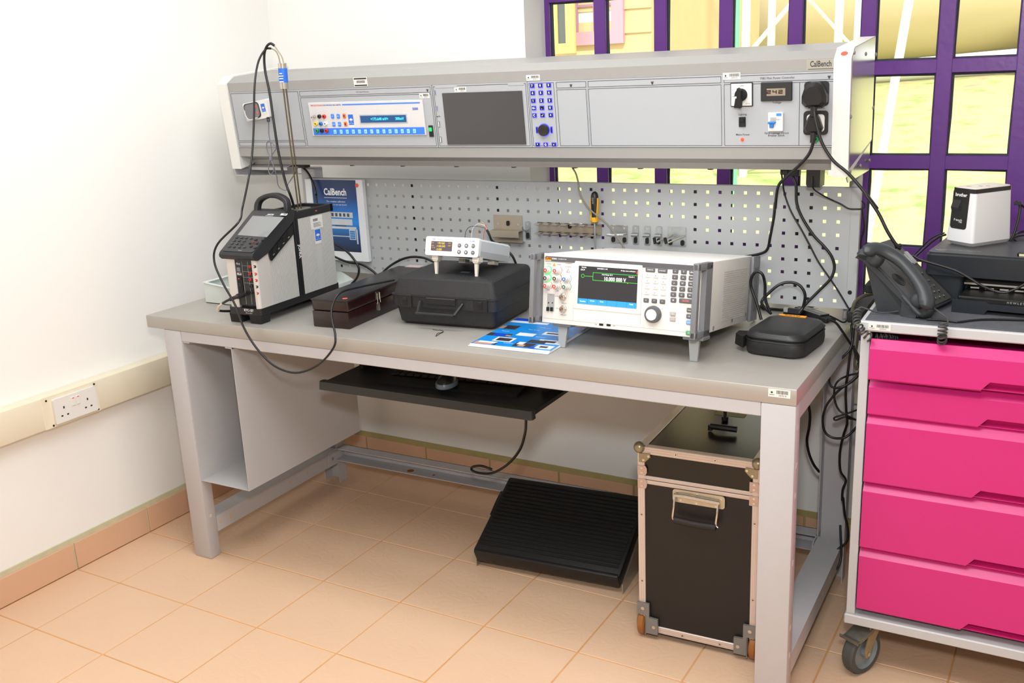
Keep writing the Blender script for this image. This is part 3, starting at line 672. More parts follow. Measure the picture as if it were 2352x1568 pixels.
b.text('TEST', .005, TF(a1 - .012, a2 + .03, -.0083)); b.build('lettering', ink, br, smooth=0)
p = LC(zc3(804, 942)); b = B(); b.sphere((p.x, -.001, p.z), .0048, 14, 8, sy=.7); b.build('power_light', mat('red_light', (255, 60, 25), .3, noise=0, emit=1.6), mod7)
p = LC(zc3(1465, 936)); jack(mod7, p.x, p.z, 0, .009, 'g')
SOCK = []
for tl, br_ in (((1366, 420), (1583, 637)), ((1360, 684), (1576, 897))):
    a0, a1, a2, a3 = RC(zc3(*tl), zc3(*br_)); b = B(); b.prism(rrect(a0, a2, a1, a3, .009), 'y', -.006, 0); so_ = b.build('mains_outlet', mat('outlet_black', (34, 34, 36), .45), mod7)
    b = B(); b.prism(rrect(a0 + .0085, a2 + .0085, a1 - .0085, a3 - .0085, .008), 'y', -.0068, -.006); b.build('insert', white_pl, so_); SOCK.append(((a0 + a1) / 2, (a2 + a3) / 2))
b = B(); p = LC(zc3(1527, 252)); b.text('CalBench', .0205, TF(p.x - .005, .2895, .0014), .02, .69); b.box(p.x - .037, p.x + .031, .0014, .002, .2765, .278); b.text('TM', .004, TF(p.x + .0345, .297, .0014)); b.build('brand_lettering', ink, con, smooth=0)
b = B(); p = LC(zc3(1527, 252)); b.box(p.x - .041, p.x + .036, .0016, .002, .2745, .3015); b.build('brand_plate', mat('brand_plate', (176, 172, 160), .4, metal=.3), con, smooth=0)

# small white cradle with a grey handset clipped to the console
tl, tr_, br_, bl_ = [LC(zc4(*q), -.012) for q in ((455, 430), (760, 365), (812, 610), (500, 668))]
ang = math.atan2(tr_.z - tl.z, tr_.x - tl.x); cen = (tl + tr_ + br_ + bl_) / 4; cw = (tr_ - tl).length * .97; ch_ = (tl - bl_).length * .98
FH = FCN @ Matrix.Translation((cen.x, 0, cen.z)) @ Matrix.Rotation(-ang, 4, 'Y')
hs_ = thing('sensor_cradle', 'small white wall cradle with grey meter fixed to the left of the console', 'sensor', FH)
b = B(); b.prism(rrect(-cw / 2, -ch_ / 2, cw / 2, ch_ / 2, .006), 'y', -.022, -.0012); b.build('cradle', mat('cradle_white', (226, 226, 222), .45), hs_)
b = B(); b.prism(rrect(-cw / 2 + .002, -ch_ / 2 + .006, cw * .17, ch_ / 2 - .003, .012), 'y', -.0226, -.022); b.build('recess', mat('recess_dark', (52, 50, 52), .5), hs_)
b = B(); b.prism(rrect(-cw / 2 + .010, -ch_ / 2 + .008, cw * .14, ch_ / 2 - .006, .012), 'y', -.027, -.0226); hb = b.build('meter_body', mat('meter_grey', (120, 122, 126), .4), hs_)
b = B(); b.tube([(-cw / 2 + .006, -.026, .008), (-cw / 2 + .006, -.026, -.012), (-cw / 2 + .018, -.026, -ch_ / 2 + .005), (.002, -.026, -ch_ / 2 + .006)], .0028, 8); b.build('strap', mat('strap_grey', (200, 200, 200), .5), hs_)
b = B(); b.cyl((cw * .07, -.027, .012), 'y', .0045, -.0012, 14); b.cyl((cw * .09, -.027, -.009), 'y', .0045, -.0012, 14); b.build('red_button', mat('red_button', (232, 80, 70), .4), hs_)
sticker(hs_, TF(cw * .33, .001, -.0222), .019, .036, 'cal', 'calibration_sticker', 'blue calibration sticker')

# ================================================================ plugs and adapters hung on the console
xq, zq = SOCK[0]
F = FCN @ Matrix.Translation((xq - .001, -.0068, zq - .002))
pl = thing('mains_plug', 'large black moulded plug in the upper outlet of the console', 'plug', F)
o1 = [(-.030, .0), (-.022, .025), (-.010, .034), (.010, .034), (.022, .025), (.032, .0), (.032, -.018), (.022, -.028), (-.020, -.028), (-.030, -.018)]
b = B(); b.prism(o1, 'y', -.001, -.026, None); b.prism(o1, 'y', -.026, -.038, [(x * .72, z * .72) for x, z in o1]); b.build('body', mat('plug_black', (26, 26, 27), .35), pl)
b = B(); b.tube([(0, -.02, -.026), (0, -.022, -.04), (0, -.024, -.052)], lambda t: .009 - .003 * t, 10); b.build('strain_relief', black_pl, pl)
xq2, zq2 = SOCK[1]
F = FCN @ Matrix.Translation((xq2 - .003, -.0068, zq2))
pl2 = thing('mains_plug', 'triangular black plug in the lower outlet of the console', 'plug', F)
o2 = [(-.008, .024), (.008, .024), (.014, .016), (.024, -.012), (.018, -.024), (-.018, -.024), (-.024, -.012), (-.014, .016)]
b = B(); b.prism(o2, 'y', -.001, -.014); b.prism(o2, 'y', -.014, -.022, [(x * .75, z * .75) for x, z in o2]); b.build('body', mat('plug_black', (26, 26, 27), .35), pl2)
b = B(); b.tube([(0, -.014, -.022), (0, -.016, -.034), (-.001, -.018, -.048)], lambda t: .0075 - .002 * t, 10); b.build('strain_relief', black_pl, pl2)
# ================================================================ DRY-BLOCK CALIBRATOR
FR = frame(-.178, -.598, .88, .021)
kR = zm(480, 430, 4.75)
rt = thing('dry_block_calibrator', 'tall silver and black temperature calibrator with carry handle, left on the bench', 'calibrator', FR)
dk = mat('charcoal_plastic', (38, 39, 42), .5, noise=.05, bump=.1, bscale=900); silver = mat('ribbed_silver', (202, 201, 197), .42, metal=.15, noise=.03)
W = .131; D = .41
b = B(); b.prism(rrect(-.001, -.004, W + .001, D, .012), 'z', .028, .05); base = b.build('base', black_pl, rt)
for x, y in ((.022, .02), (W - .026, .02), (.022, D - .04), (W - .026, D - .04)):
    b = B(); b.prism(rrect(x - .022, y - .022, x + .024, y + .024, .006), 'z', .0002, .029, [(p[0], p[1]) for p in rrect(x - .024, y - .024, x + .026, y + .026, .006)]); b.build('foot', black_mt, rt)
# housing: ribbed side walls, smooth rounded front pillars, recessed front panel
b = B(); b.prism([(.014, .05), (D - .012, .05), (D - .012, .30), (.19, .30), (.06, .216), (.014, .20)], 'x', .006, W - .004); b.build('inner_housing', dk, rt, smooth=0)
def ribs(b, y0, y1, z1f, x, s):
    y = y0
    while y < y1 - .002:
        z1 = z1f(y) if callable(z1f) else z1f
        b.prism([(y, .05), (y + .0039, .05), (y + .0039, z1), (y, z1)], 'x', x - .004 * s, x); y += .0052
def ztop(y): return .199 + (y - .067) * .66
for s, x in ((1, W), (-1, 0.)):
    b = B(); b.box(min(x - .006 * s, x - .0035 * s), max(x - .006 * s, x - .0035 * s), .062, .196, .05, .2)
    b.prism([(.062, .2), (.196, .2), (.196, .284)], 'x', x - .006 * s, x - .0035 * s)
    ribs(b, .064, .196, ztop, x, s); b.build('side_panel', silver, rt, smooth=0)
    b = B(); b.box(min(x - .006 * s, x - .0035 * s), max(x - .006 * s, x - .0035 * s), .22, .402, .05, .306)
    ribs(b, .222, .297, .305, x, s); ribs(b, .332, .396, .305, x, s); b.box(min(x - .004 * s, x), max(x - .004 * s, x), .298, .331, .05, .305); b.build('side_panel', silver, rt, smooth=0)
    b = B(); b.box(min(x - .005 * s, x + .0012 * s), max(x - .005 * s, x + .0012 * s), .1965, .207, .036, .33); b.box(min(x - .005 * s, x + .0012 * s), max(x - .005 * s, x + .0012 * s), .2095, .220, .036, .33)
    b.box(min(x - .006 * s, x - .001 * s), max(x - .006 * s, x - .001 * s), .196, .22, .036, .33); st_ = b.build('seam_strip', black_pl, rt, smooth=0)
    if s > 0:
        b = B(); b.text('JOFRA', .016, TX(.2145, .196, x + .0014, -pi / 2), .02); b.build('lettering', print_w, st_, smooth=0)
pil = mat('satin_aluminium', (214, 211, 207), .35, metal=.3, noise=.01)
for x0, x1, s in ((.004, .044, -1), (.128 - .0, .128, 1)):
    b = B()
    if s < 0: pts = [(.044, .012), (.044, .001)] + [(.018 + .016 * cos(a), .015 + .016 * sin(a)) for a in [-pi / 2 - i * pi / 12 for i in range(7)]] + [(.002, .064), (.010, .064)]
    else: pts = [(.118, .012), (.118, .001), (.121, -.002)] + [(W - .014 + .014 * cos(a), .012 + .014 * sin(a)) for a in [-pi / 2 + i * pi / 12 for i in range(7)]] + [(W, .064), (W - .008, .064)]
    b.prism(pts, 'z', .05, .222); b.build('corner_pillar', pil, rt)
b = B(); b.box(.044, .119, .004, .014, .058, .21); fp = b.build('front_panel', mat('panel_black', (30, 31, 33), .4), rt, smooth=0)
def LR(uv, ax='y', v=0.): return L(FR, uv, ax, v)
for (u, v), c in (((435, 868), 'r'), ((488, 868), 'k'), ((436, 942), 'r'), ((497, 948), 'r'), ((440, 1010), 'r'), ((505, 1018), 'r'), ((450, 1082), 'k'), ((512, 1088), 'k'), ((455, 1150), 'k'), ((518, 1158), 'r')):
    p = LR(kR(u, v), 'y', -.002); jack(fp, p.x, p.z, .004, .0048, c, .0045)
b = B()
for i in range(5):
    z = .205 - .0185 * i; b.box(.071, .119, .0032, .004, z - .0003, z + .0003)
for x in (.0715, .095): b.box(x, x + .0006, .0032, .004, .062, .2)
for i in range(6): b.box(.048, .062, .0034, .004, .178 - i * .0022, .179 - i * .0022)
b.prism(ring(.052, .192, .0035, 14), 'y', .0034, .004); b.prism(ring(.0605, .191, .0032, 14), 'y', .0034, .004); b.build('lettering', mat('print_grey', (170, 172, 175), .6, noise=0), fp, smooth=0)
sticker(fp, TF(.0565, .159, .0036), .017, .007, 'bar')
b = B(); b.box(.047, .0665, .000, .004, .084, .150, .002, 1); pi_ = b.build('power_inlet', black_mt, fp)
b = B(); b.box(.0535, .0585, -.0008, .0, .143, .1455); b.build('red_marker', red_m, pi_, smooth=0)
b = B(); b.box(.051, .062, -.0015, .0, .118, .131, .001, 1); b.build('switch', black_pl, pi_)
b = B(); p = LR(kR(425, 1276), 'y', -.0045); b.text('RTC-157', .0105, TF(p.x, .0435, -.0045), .03); b.text('-45 C to 155 C', .0045, TF(p.x, .0345, -.0045), .01)
b.build('lettering', print_w, base, smooth=0)
# slanted control head
SL = math.atan2(.107, .173)
prof = [(.010, .204), (-.002, .206), (-.012, .214), (-.013, .222), (-.008, .229), (.163, .336), (.205, .336), (.205, .315), (.19, .296), (.060, .220)]
b = B(); b.prism(prof, 'x', -.004, W + .004); hdm = b.build('control_head', dk, rt, smooth=0)
b = B(); b.prism([(.062, .2205), (.188, .2935), (.186, .258), (.070, .1925), (.066, .196)], 'x', W + .002, W + .0065); pp_ = b.build('port_cover', mat('gloss_black', (12, 12, 14), .25), hdm, smooth=0)
for i, t in enumerate((.12, .33, .55, .75)):
    y = .066 + .12 * t; z = .213 + .068 * t; b = B(); b.box(W + .0062, W + .0075, y, y + .011, z - .006, z + .008); b.build('port', black_mt, pp_, smooth=0)
b = B()
for t in (.1, .32, .53, .76): y = .07 + .12 * t; z = .205 + .062 * t; b.text('USB' if t > .3 else 'LAN', .0045, TX(y, z, W + .0067, .5))
b.build('lettering', print_w, pp_, smooth=0)
FS = FR @ Matrix.Translation((0, -.008, .229)) @ Matrix.Rotation(SL, 4, 'X')
Fs = Matrix.Translation((0, -.008, .229)) @ Matrix.Rotation(SL, 4, 'X')
def LS(u, v): return L(FS, kR(u, v), 'z', .002)
b = B(); b.prism(rrect(-.001, .004, W + .001, .2, .012), 'z', 0, .002); fc = b.build('face', mat('head_face', (46, 47, 50), .42, noise=.03), hdm, M=Fs)
q = [LS(*t) for t in ((478, 312), (820, 328), (632, 545), (312, 522))]
b = B(); b.prism([(p.x, p.y) for p in q][::-1], 'z', .002, .0026); b.build('display', mat('lcd_off_grey', (128, 130, 130), .16, noise=.02, coat=.4), fc, smooth=0)
kk = mat('rubber_key', (30, 31, 34), .5); 
for r_, row in enumerate((((305, 550), (358, 552), (408, 555), (460, 560)), ((278, 583), (332, 585), (386, 588)), ((252, 615), (307, 619), (360, 622)), ((225, 648), (278, 652), (333, 655), (388, 656)))):
    for i, t in enumerate(row):
        p = LS(*t); b = B(); b.box(p.x - .0048, p.x + .0048, p.y - .0035, p.y + .0035, .002, .0042, .001, 1); o = b.build('key', kk, fc)
        b = B(); b.text('1234567890.CE'[(r_ * 4 + i) % 13], .004, TZ(p.x - .002, p.y, .0044)); b.build('legend', print_w, o, smooth=0)
for t, s_ in (((488, 608), .0042), ((512, 575), .0048), ((452, 610), .0045), ((527, 612), .0045), ((460, 648), .0048), ((503, 662), .0045), ((590, 575), .0045)):
    p = LS(*t); b = B(); b.prism(rrect(p.x - s_, p.y - s_ * .8, p.x + s_, p.y + s_ * .8, s_ * .4), 'z', .002, .0045); b.build('key', kk, fc)
p = LS(488, 608); b = B(); b.tube([(p.x + .0065 * cos(a), p.y + .0065 * sin(a), .004) for a in [i * pi / 8 for i in range(17)]], .0004, 4, raw=True); b.build('red_ring', mat('print_red', (215, 70, 60), .6, noise=0), fc, smooth=0)
p = LS(672, 297); b = B(); b.text('AMETEK', .0075, TZ(p.x, p.y, .0022), .02); b.box(p.x - .017, p.x + .014, p.y - .0068, p.y - .006, .002, .0022); p = LS(338, 690); b.text('RTC-157', .0035, TZ(p.x, p.y, .0022), .01); b.build('lettering', print_w, fc, smooth=0)
p = LS(818, 297); sticker(fc, Matrix.Translation((p.x, p.y, .0021)), .026, .009)
# carry handle: an arch with a rectangular bar
hp = [(.006, .172, .325), (.006, .180, .352), (.014, .187, .368), (.040, .191, .380), (.0655, .192, .383), (.091, .192, .380), (.117, .190, .368), (.125, .186, .352), (.125, .182, .325)]
b = B(); hh = catmull(hp, 4); rr_ = []
for i, p in enumerate(hh):
    d = (hh[min(i + 1, len(hh) - 1)] - hh[max(i - 1, 0)]).normalized(); up_ = d.cross(Vector((0, 1, 0))).normalized(); yv = Vector((0, 1, 0))
    rr_.append([p + up_ * a + yv * c for a, c in ((-.0075, -.010), (-.0075, .010), (-.005, .0125), (.005, .0125), (.0075, .010), (.0075, -.010), (.005, -.0125), (-.005, -.0125))])
b.loft(rr_); b.build('handle', mat('handle_black', (34, 35, 37), .42, bump=.08, bscale=800), rt, smooth=50)
# top lid with rail and a heating well
b = B()
for q in ((-.001, W + .001, .205, .222), (-.001, W + .001, D - .014, D), (-.001, .016, .205, D), (W - .015, W + .001, .205, D)): b.box(q[0], q[1], q[2], q[3], .303, .3265)
b.box(.014, W - .013, .22, D - .012, .303, .318); lid = b.build('top_frame', mat('lid_black', (28, 29, 30), .38), rt, smooth=0)
for x, y in ((.012, .23), (.012, D - .01), (W - .008, D - .008), (W - .008, .232)): b = B(); b.cyl((x, y, .3265), 'z', .0035, .0012, 10); b.build('screw', chrome, lid)
b = B(); b.lathe((.062, .325, .318), 'z', [(.034, 0), (.034, .004), (.018, .0045), (.018, .001), (.0001, .001)], 24); b.build('well_plate', zinc, rt)
b = B(); b.prism([(.020, .235), (.045, .232), (.040, .30), (.024, .29)], 'z', .318, .3195); b.prism([(.088, .24), (.112, .24), (.112, .39), (.095, .385)], 'z', .318, .3195); b.build('vent_plate', mat('steel_dull', (150, 148, 140), .4, metal=.7), rt, smooth=0)
p0, p1 = LR(kR(1100, 325), 'x', W), LR(kR(1245, 425), 'x', W)
sticker(rt, TX((p0.y + p1.y) / 2, (p0.z + p1.z) / 2 - .001, W + .0002), .062, .043, 'note', 'paper_label', 'white printed label')
p0, p1 = LR(kR(1150, 455), 'x', W), LR(kR(1225, 610), 'x', W)
sticker(rt, TX((p0.y + p1.y) / 2, (p0.z + p1.z) / 2, W + .0002), .03, .05, 'cal', 'calibration_sticker', 'blue calibration sticker')
b = B(); p = LR(kR(1168, 282), 'x', W); b.box(W + .001, W + .0016, p.y - .004, p.y + .004, .314, .317); b.build('red_marker', red_m, lid, smooth=0)

# probe standing in the well
pt = LR(kR(985, 200), 'y', .325); wb0 = FR @ Vector((.056, .325, .322)); 
yw_ = wb0.y
prb = thing('reference_probe', 'tall probe of two steel rods with a silver collar standing in the calibrator', 'probe', Matrix.Translation(wb0))
def WP(par_loc): return Matrix.Translation(-par_loc)
ctop = PY(480 + 677 / 3.92, 80 + 485 / 3.92, yw_); cup = PY(480 + 660 / 3.92, 80 + 255 / 3.92, yw_)
rodtop = ctop
for dx, off in ((-.0045, 0), (.0055, .003)):
    b = B(); b.tube([wb0 + Vector((dx, off, -.003)), ctop + Vector((dx, off, .01))], .0026, 8, raw=True); b.build('rod', mat('oxidised_steel', (128, 118, 96), .3, metal=.9, noise=.2), prb, M=WP(wb0))
ax_ = (cup - ctop).normalized()
b = B(); b.tube([ctop, ctop + ax_ * .006, cup - ax_ * .006, cup], .0145, 20, raw=True); col_ = b.build('collar', chrome, prb, M=WP(wb0))
b = B(); b.tube([ctop + ax_ * .02, cup - ax_ * .016], .0148, 20, raw=True); b.build('calibration_sticker', mat('sticker_blue', (40, 110, 215), .5), col_, label='blue calibration sticker')
mid = ctop.lerp(cup, .45) + Vector((.004, -.0152, 0)); b = B()
for dz, ww in ((.012, .006), (.004, .010), (-.004, .008), (-.014, .009)): b.box(mid.x - ww, mid.x + ww, mid.y - .0006, mid.y, mid.z + dz - .0016, mid.z + dz + .0016)
b.build('print', print_w, col_, smooth=0)
PZ = lambda x, y, d=0: PY(480 + x / 3.92, 80 + y / 3.92, yw_ + d)
for k_, pts in enumerate((((640, 255), (625, 190), (600, 145), (560, 122)), ((672, 250), (655, 195), (625, 150), (590, 98)))):
    b = B(); b.tube([PZ(*q, -.004 * k_) for q in pts], .0022, 8); b.build('bent_tail', mat('nickel_tail', (196, 186, 168), .3, metal=.7), prb, M=WP(wb0))

def cable(name, label, pts, r=.0035, m=None, n=8, group=None, cat='cable'):
    o = B().tube(pts, r, n, 6).build(name, m or cable_m, None, smooth=60); return tag(o, label, cat, group)
pxy = lambda f, ys: [PY(*f(x, y), yy) for (x, y), yy in ys]
# the two probe cables
zA = zm(480, 80, 3.92)
cable('probe_cable', 'outer black probe cable hanging left of the calibrator and looping below the worktop edge',
      [PZ(560, 122), PZ(510, 130, -.01), PZ(455, 215, -.03), PZ(425, 330, -.05), PZ(408, 500, -.08), PZ(405, 750, -.1), PZ(390, 1050, -.14), PZ(355, 1300, -.2), PZ(300, 1560, -.25)] +
      [PY(548, 510, -.62), PY(500, 560, -.64), PY(492, 600, -.65), PY(512, 650, -.66), PY(540, 700, -.66), PY(560, 752, -.66), PY(590, 800, -.66), PY(630, 840, -.66), PY(680, 856, -.66), PY(730, 838, -.66), PY(765, 800, -.66), PY(770, 770, -.65), PY(762, 730, -.62), PY(764, 700, -.60), PY(782, 672, -.565), PY(830, 658, -.46), PY(880, 648, -.34), PY(905, 643, -.28)], .0034)
cable('probe_cable', 'inner black probe cable running down behind the calibrator handle',
      [PZ(590, 98, -.004), PZ(555, 78, -.01), PZ(520, 105, -.01), PZ(498, 180, -.01), PZ(505, 320, -.012), PZ(545, 520, -.03), PZ(585, 800, -.05), PZ(630, 1080, -.06), PZ(690, 1330, -.06), PZ(745, 1480, -.05), PY(688, 520, yw_ + .05)], .0042)

# ================================================================ pale grey open bin behind the calibrator
FB_ = frame(-.464, -.425, .8805, .0, 0)
bn = thing('storage_bin', 'pale grey open-topped sheet metal bin between the silver calibrator and the left wall', 'bin', FB_)
bw, bd, bh = .255, .40, .072
b = B(); gm = mat('pale_green_grey_paint', (216, 222, 216), .45, noise=.01); t = .002
sl_ = [(0, 0), (bw, 0), (bw, .045), (0, bh)]
b.box(0, bw, 0, bd, 0, t); b.prism(sl_, 'y', 0, t); b.prism(sl_, 'y', bd - t, bd); b.box(0, t, t, bd - t, t, bh); b.box(bw - t, bw, t, bd - t, t, .045)
b.build('bin_body', gm, bn, smooth=0)
b = B(); b.prism([(-.004, bh), (.012, bh), (.012, bh + .002), (-.004, bh + .002)], 'y', -.003, bd + .003); b.prism([(0, bh), (bw, .045), (bw, .047), (0, bh + .002)], 'y', -.004, .008)
b.build('rolled_rim', gm, bn, smooth=0)
b = B(); wq = thing('wedge_tray', 'pale grey sloping tray showing to the right behind the silver calibrator', 'tray', frame(-.30, -.155, .8805))
b.prism([(0, 0), (.155, 0), (.155, .014), (.0, .095)], 'y', .158, .162); b.prism([(0, 0), (.155, 0), (.155, .014), (0, .055)], 'y', 0, .003); b.box(0, .155, .003, .158, 0, .003); b.box(.152, .155, .003, .158, .003, .014)
b.build('tray_body', gm, wq, smooth=0)

# ================================================================ framed poster
FP = frame(-.335, -.012, .955, 0, 0)
ps = thing('poster_frame', 'white framed blue poster leaning on the left of the pegboard', 'poster', FP)
p0 = L(FP, (847, 602), 'y', -.012); p1 = L(FP, (832, 413), 'y', -.012)
pw, ph = p0.x, p1.z - p0.z; 
b = B(); zb0 = p0.z
fr_ = mat('frame_white', (224, 226, 228), .4, noise=.01)
lx = L(FP, (704, 460), 'y', -.012).x
for q in ((pw - .03, pw, zb0, zb0 + ph), (lx, lx + .03, zb0, zb0 + ph), (lx + .0302, pw - .0302, zb0 + .0002, zb0 + .033), (lx + .0302, pw - .0302, zb0 + ph - .002, zb0 + ph - .0002)): b.box(q[0], q[1], -.012, .006, q[2], q[3], .001, 1)
b.build('frame', fr_, ps)
gx0, gx1, gz0, gz1 = lx + .03, pw - .03, zb0 + .033, zb0 + ph - .002
pm = bpy.data.materials.new('poster_blue'); pm.use_nodes = True; n = pm.node_tree; bs = n.nodes['Principled BSDF']; bs.inputs['Roughness'].default_value = .35
tc = n.nodes.new('ShaderNodeTexCoord'); sp = n.nodes.new('ShaderNodeSeparateXYZ'); rp = n.nodes.new('ShaderNodeValToRGB'); mr = n.nodes.new('ShaderNodeMapRange')
mr.inputs[1].default_value = gz0; mr.inputs[2].default_value = gz1
n.links.new(tc.outputs['Object'], sp.inputs[0]); n.links.new(sp.outputs[2], mr.inputs[0]); n.links.new(mr.outputs[0], rp.inputs[0]); n.links.new(rp.outputs[0], bs.inputs['Base Color'])
e = rp.color_ramp.elements; e[0].position = 0; e[0].color = (lin(.08), lin(.13), lin(.22), 1); e[1].position = 1; e[1].color = (lin(.08), lin(.17), lin(.34), 1)
for po, c in ((.18, (.05, .22, .42)), (.42, (.02, .52, .86)), (.6, (.02, .40, .74)), (.75, (.06, .24, .46))): x_ = e.new(po); x_.color = (lin(c[0]), lin(c[1]), lin(c[2]), 1)
b = B(); b.box(gx0, gx1, -.008, 0, gz0, gz1); pr_ = b.build('print', pm, ps, smooth=0)
b = B(); cx = (gx0 + gx1) / 2 + .002; b.text('CalBench', .034, TF(cx, gz1 - .045, -.0083), .03, .8); b.box(cx - .052, cx + .052, -.0084, -.008, gz1 - .066, gz1 - .0645)
b.text('The complete calibration', .0085, TF(cx, gz1 - .079, -.0083)); b.text('laboratory in one test bench', .0085, TF(cx, gz1 - .090, -.0083)); b.build('lettering', print_w, pr_, smooth=0)
b = B(); m1 = mat('poster_grey', (196, 200, 206), .5, noise=.1, scale=60); gt = gz1
b.box(gx0 + .02, gx1 - .028, -.0083, -.008, gt - .137, gt - .117); b.box(gx0 + .02, gx1 - .032, -.0083, -.008, gt - .164, gt - .142); b.box(gx0 + .02, gx1 - .016, -.0083, -.008, gt - .178, gt - .170)
b.prism([(gx1 - .05, gt - .1785), (gx1 - .021, gt - .1785), (gx1 - .021, gt - .217), (gx1 - .05, gt - .217)], 'y', -.0082, -.008)
b.box(gx1 - .018, gx1 - .012, -.0083, -.008, gt - .232, gt - .1785); b.box(gx0 + .02, gx1 - .0505, -.0083, -.008, gt - .207, gt - .204)
b.mat(1)
for i in range(6): b.box(gx0 + .06 + .018 * i, gx0 + .07 + .018 * i, -.0085, -.0083, gt - .133, gt - .121)
b.box(gx0 + .09, gx1 - .06, -.0085, -.0083, gt - .169, gt - .165); b.mat(2)
for i in range(4): b.box(gx1 - .047, gx1 - .024, -.0085, -.0083, gt - .190 - .008 * i, gt - .184 - .008 * i)
b.build('bench_picture', [m1, mat('poster_dark', (60, 70, 84), .5), mat('poster_mid', (30, 120, 190), .5)], pr_, smooth=0)
b = B(); b.prism(ring(pw - .024, zb0 + ph - .02, .0075, 18), 'y', -.0128, -.012); b.build('red_sticker', red_m, ps, smooth=0, label='round red sticker')

# ================================================================ dark red wooden box
FW = frame(.1317, -.5581, .8803, .0635)
wx = thing('wooden_box', 'long dark red lacquered wooden box with a chrome catch', 'box', FW)
mah = mat('mahogany_lacquer', (34, 12, 11), .3, noise=.35, scale=9, coat=.3)
ww, wd, wh = .134, .52, .088
b = B(); b.box(0, ww, 0, wd, 0, .052, .003, 2); b.build('body', mah, wx)
b = B(); b.box(0, ww, 0, wd, .0526, wh, .006, 3); ld = b.build('lid', mah, wx)
b = B(); b.box(-.0015, ww + .0015, -.0015, wd, .084, .0895, .002, 2); b.build('rim', mat('mahogany_top', (34, 29, 29), .35, noise=.2, scale=12), ld)
y0 = L(FW, (700 + 1195 / 7.127, 560 + 900 / 7.127), 'x', ww).y
b = B(); b.prism(rrect(y0 - .008, .055, y0 + .008, .082, .003), 'x', ww, ww + .0025); cat_ = b.build('catch', chrome, wx)
b = B(); b.tube([(ww + .004, y0 - .0075, .078), (ww + .004, y0 - .0075, .046), (ww + .004, y0 + .0075, .046), (ww + .004, y0 + .0075, .078)], .0016, 6, raw=True); b.build('loop', chrome, cat_)
b = B(); b.prism(rrect(y0 - .007, .020, y0 + .005, .046, .003), 'x', ww, ww + .0035); b.build('hasp', chrome, cat_)
p = L(FW, (700 + 658 / 7.127, 560 + 892 / 7.127), 'z', .09); b = B(); b.prism(ring(p.x, p.y, .0085, 18), 'z', .0895, .0901); b.build('red_sticker', red_m, wx, smooth=0, label='round red sticker')
p = L(FW, (952, 611), 'z', .09); b = B(); b.prism([(p.x - .03, p.y - .018), (p.x + .03, p.y - .018), (p.x + .03, p.y + .018), (p.x - .03, p.y + .018)], 'z', .0895, .0901); b.build('paper_label', mat('pinkish_paper', (208, 190, 184), .7), wx, smooth=0)
p = L(FW, (985, 600), 'z', .09); b = B(); b.prism([(p.x - .03, p.y - .016), (p.x + .03, p.y - .016), (p.x + .03, p.y + .016), (p.x - .03, p.y + .016)], 'z', .0895, .0901); b.build('paper_label', mat('grey_paper', (150, 148, 148), .7), wx, smooth=0)

# ================================================================ black plastic case
kC = zm(880, 560, 6.533)
FK = frame(.3685, -.4372, .8803, .07)
cs = thing('instrument_case', 'black pebbled plastic carry case with two latches under the white thermometer', 'case', FK)
peb = mat('pebbled_black', (32, 32, 34), .45, noise=.15, scale=300, bump=.7, bscale=750)
CW, CD = .336, .285
# corner heights from the photograph on the front plane
zr = L(FK, kC(900, 800), 'y', -.004).z; ztp = L(FK, kC(900, 520), 'y', .014).z
def slab(b, i0, z0, i1, z1, r=.016):
    a = rrect(-i0, -i0, CW + i0, CD + i0, r); c = rrect(-i1, -i1, CW + i1, CD + i1, r); b.loft([[(p[0], p[1], z0) for p in a], [(p[0], p[1], z1) for p in c]])
b = B(); slab(b, -.014, 0, -.004, .010); slab(b, -.004, .010, .006, zr - .016); slab(b, .012, zr - .034, .012, zr - .002); b.build('lower_shell', peb, cs)
b = B(); slab(b, .014, zr - .001, .014, zr + .004); slab(b, .009, zr + .004, -.004, ztp - .004); slab(b, -.004, ztp - .004, -.009, ztp); b.build('lid', peb, cs)
def LK(x, y, v=-.014): return L(FK, kC(x, y), 'y', v)
for x0, x1 in ((235, 435), (1345, 1572)):
    p0, p1 = LK(x0, 760), LK(x1, 950 if x0 < 900 else 1040); za_ = zr + .004; zb2 = zr - .036
    b = B(); b.box(p0.x, p1.x, -.0165, -.012, zb2, za_, .001, 1); la_ = b.build('latch', black_pl, cs)
    cx = (p0.x + p1.x) / 2; b = B(); b.box(cx - .008, cx + .008, -.0172, -.016, zb2 + .008, za_ - .008); b.build('latch_window', black_mt, la_, smooth=0)
    b = B(); b.box(cx - .007, cx + .007, -.0185, -.017, za_ - .018, za_ - .009, .0005, 1); b.build('latch_tongue', black_pl, la_)
p0, p1 = LK(645, 820), LK(1090, 900)
b = B(); b.box(p0.x, p1.x, -.018, -.012, zr - .022, zr - .001, .002, 1); b.build('handle_plate', black_pl, cs)
ha, hb_ = LK(560, 900).x, LK(1190, 930).x; hl_, hr_ = LK(480, 1030, -.03), LK(1030, 1075, -.03)
b = B(); hz = (hl_.z + hr_.z) / 2 + .002
bars = [((ha, -.013, zr - .014), (hl_.x + .012, -.036, hz)), ((hl_.x + .006, -.036, hz), (hr_.x + .012, -.036, hz)), ((hr_.x + .010, -.036, hz), (hb_, -.013, zr - .014))]
for a_, c_ in bars:
    a_, c_ = Vector(a_), Vector(c_); b.tube([a_, c_], .0065, 6, raw=True, flat=.75)
b.build('handle', black_pl, cs, smooth=20)
p = L(FK, kC(1200, 420), 'z', ztp); b = B(); b.prism([(p.x - .05, p.y - .02), (p.x + .03, p.y - .02), (p.x + .03, p.y + .03), (p.x - .05, p.y + .03)], 'z', ztp, ztp + .0004); pl_ = b.build('name_plate', black_pl, cs, smooth=0)
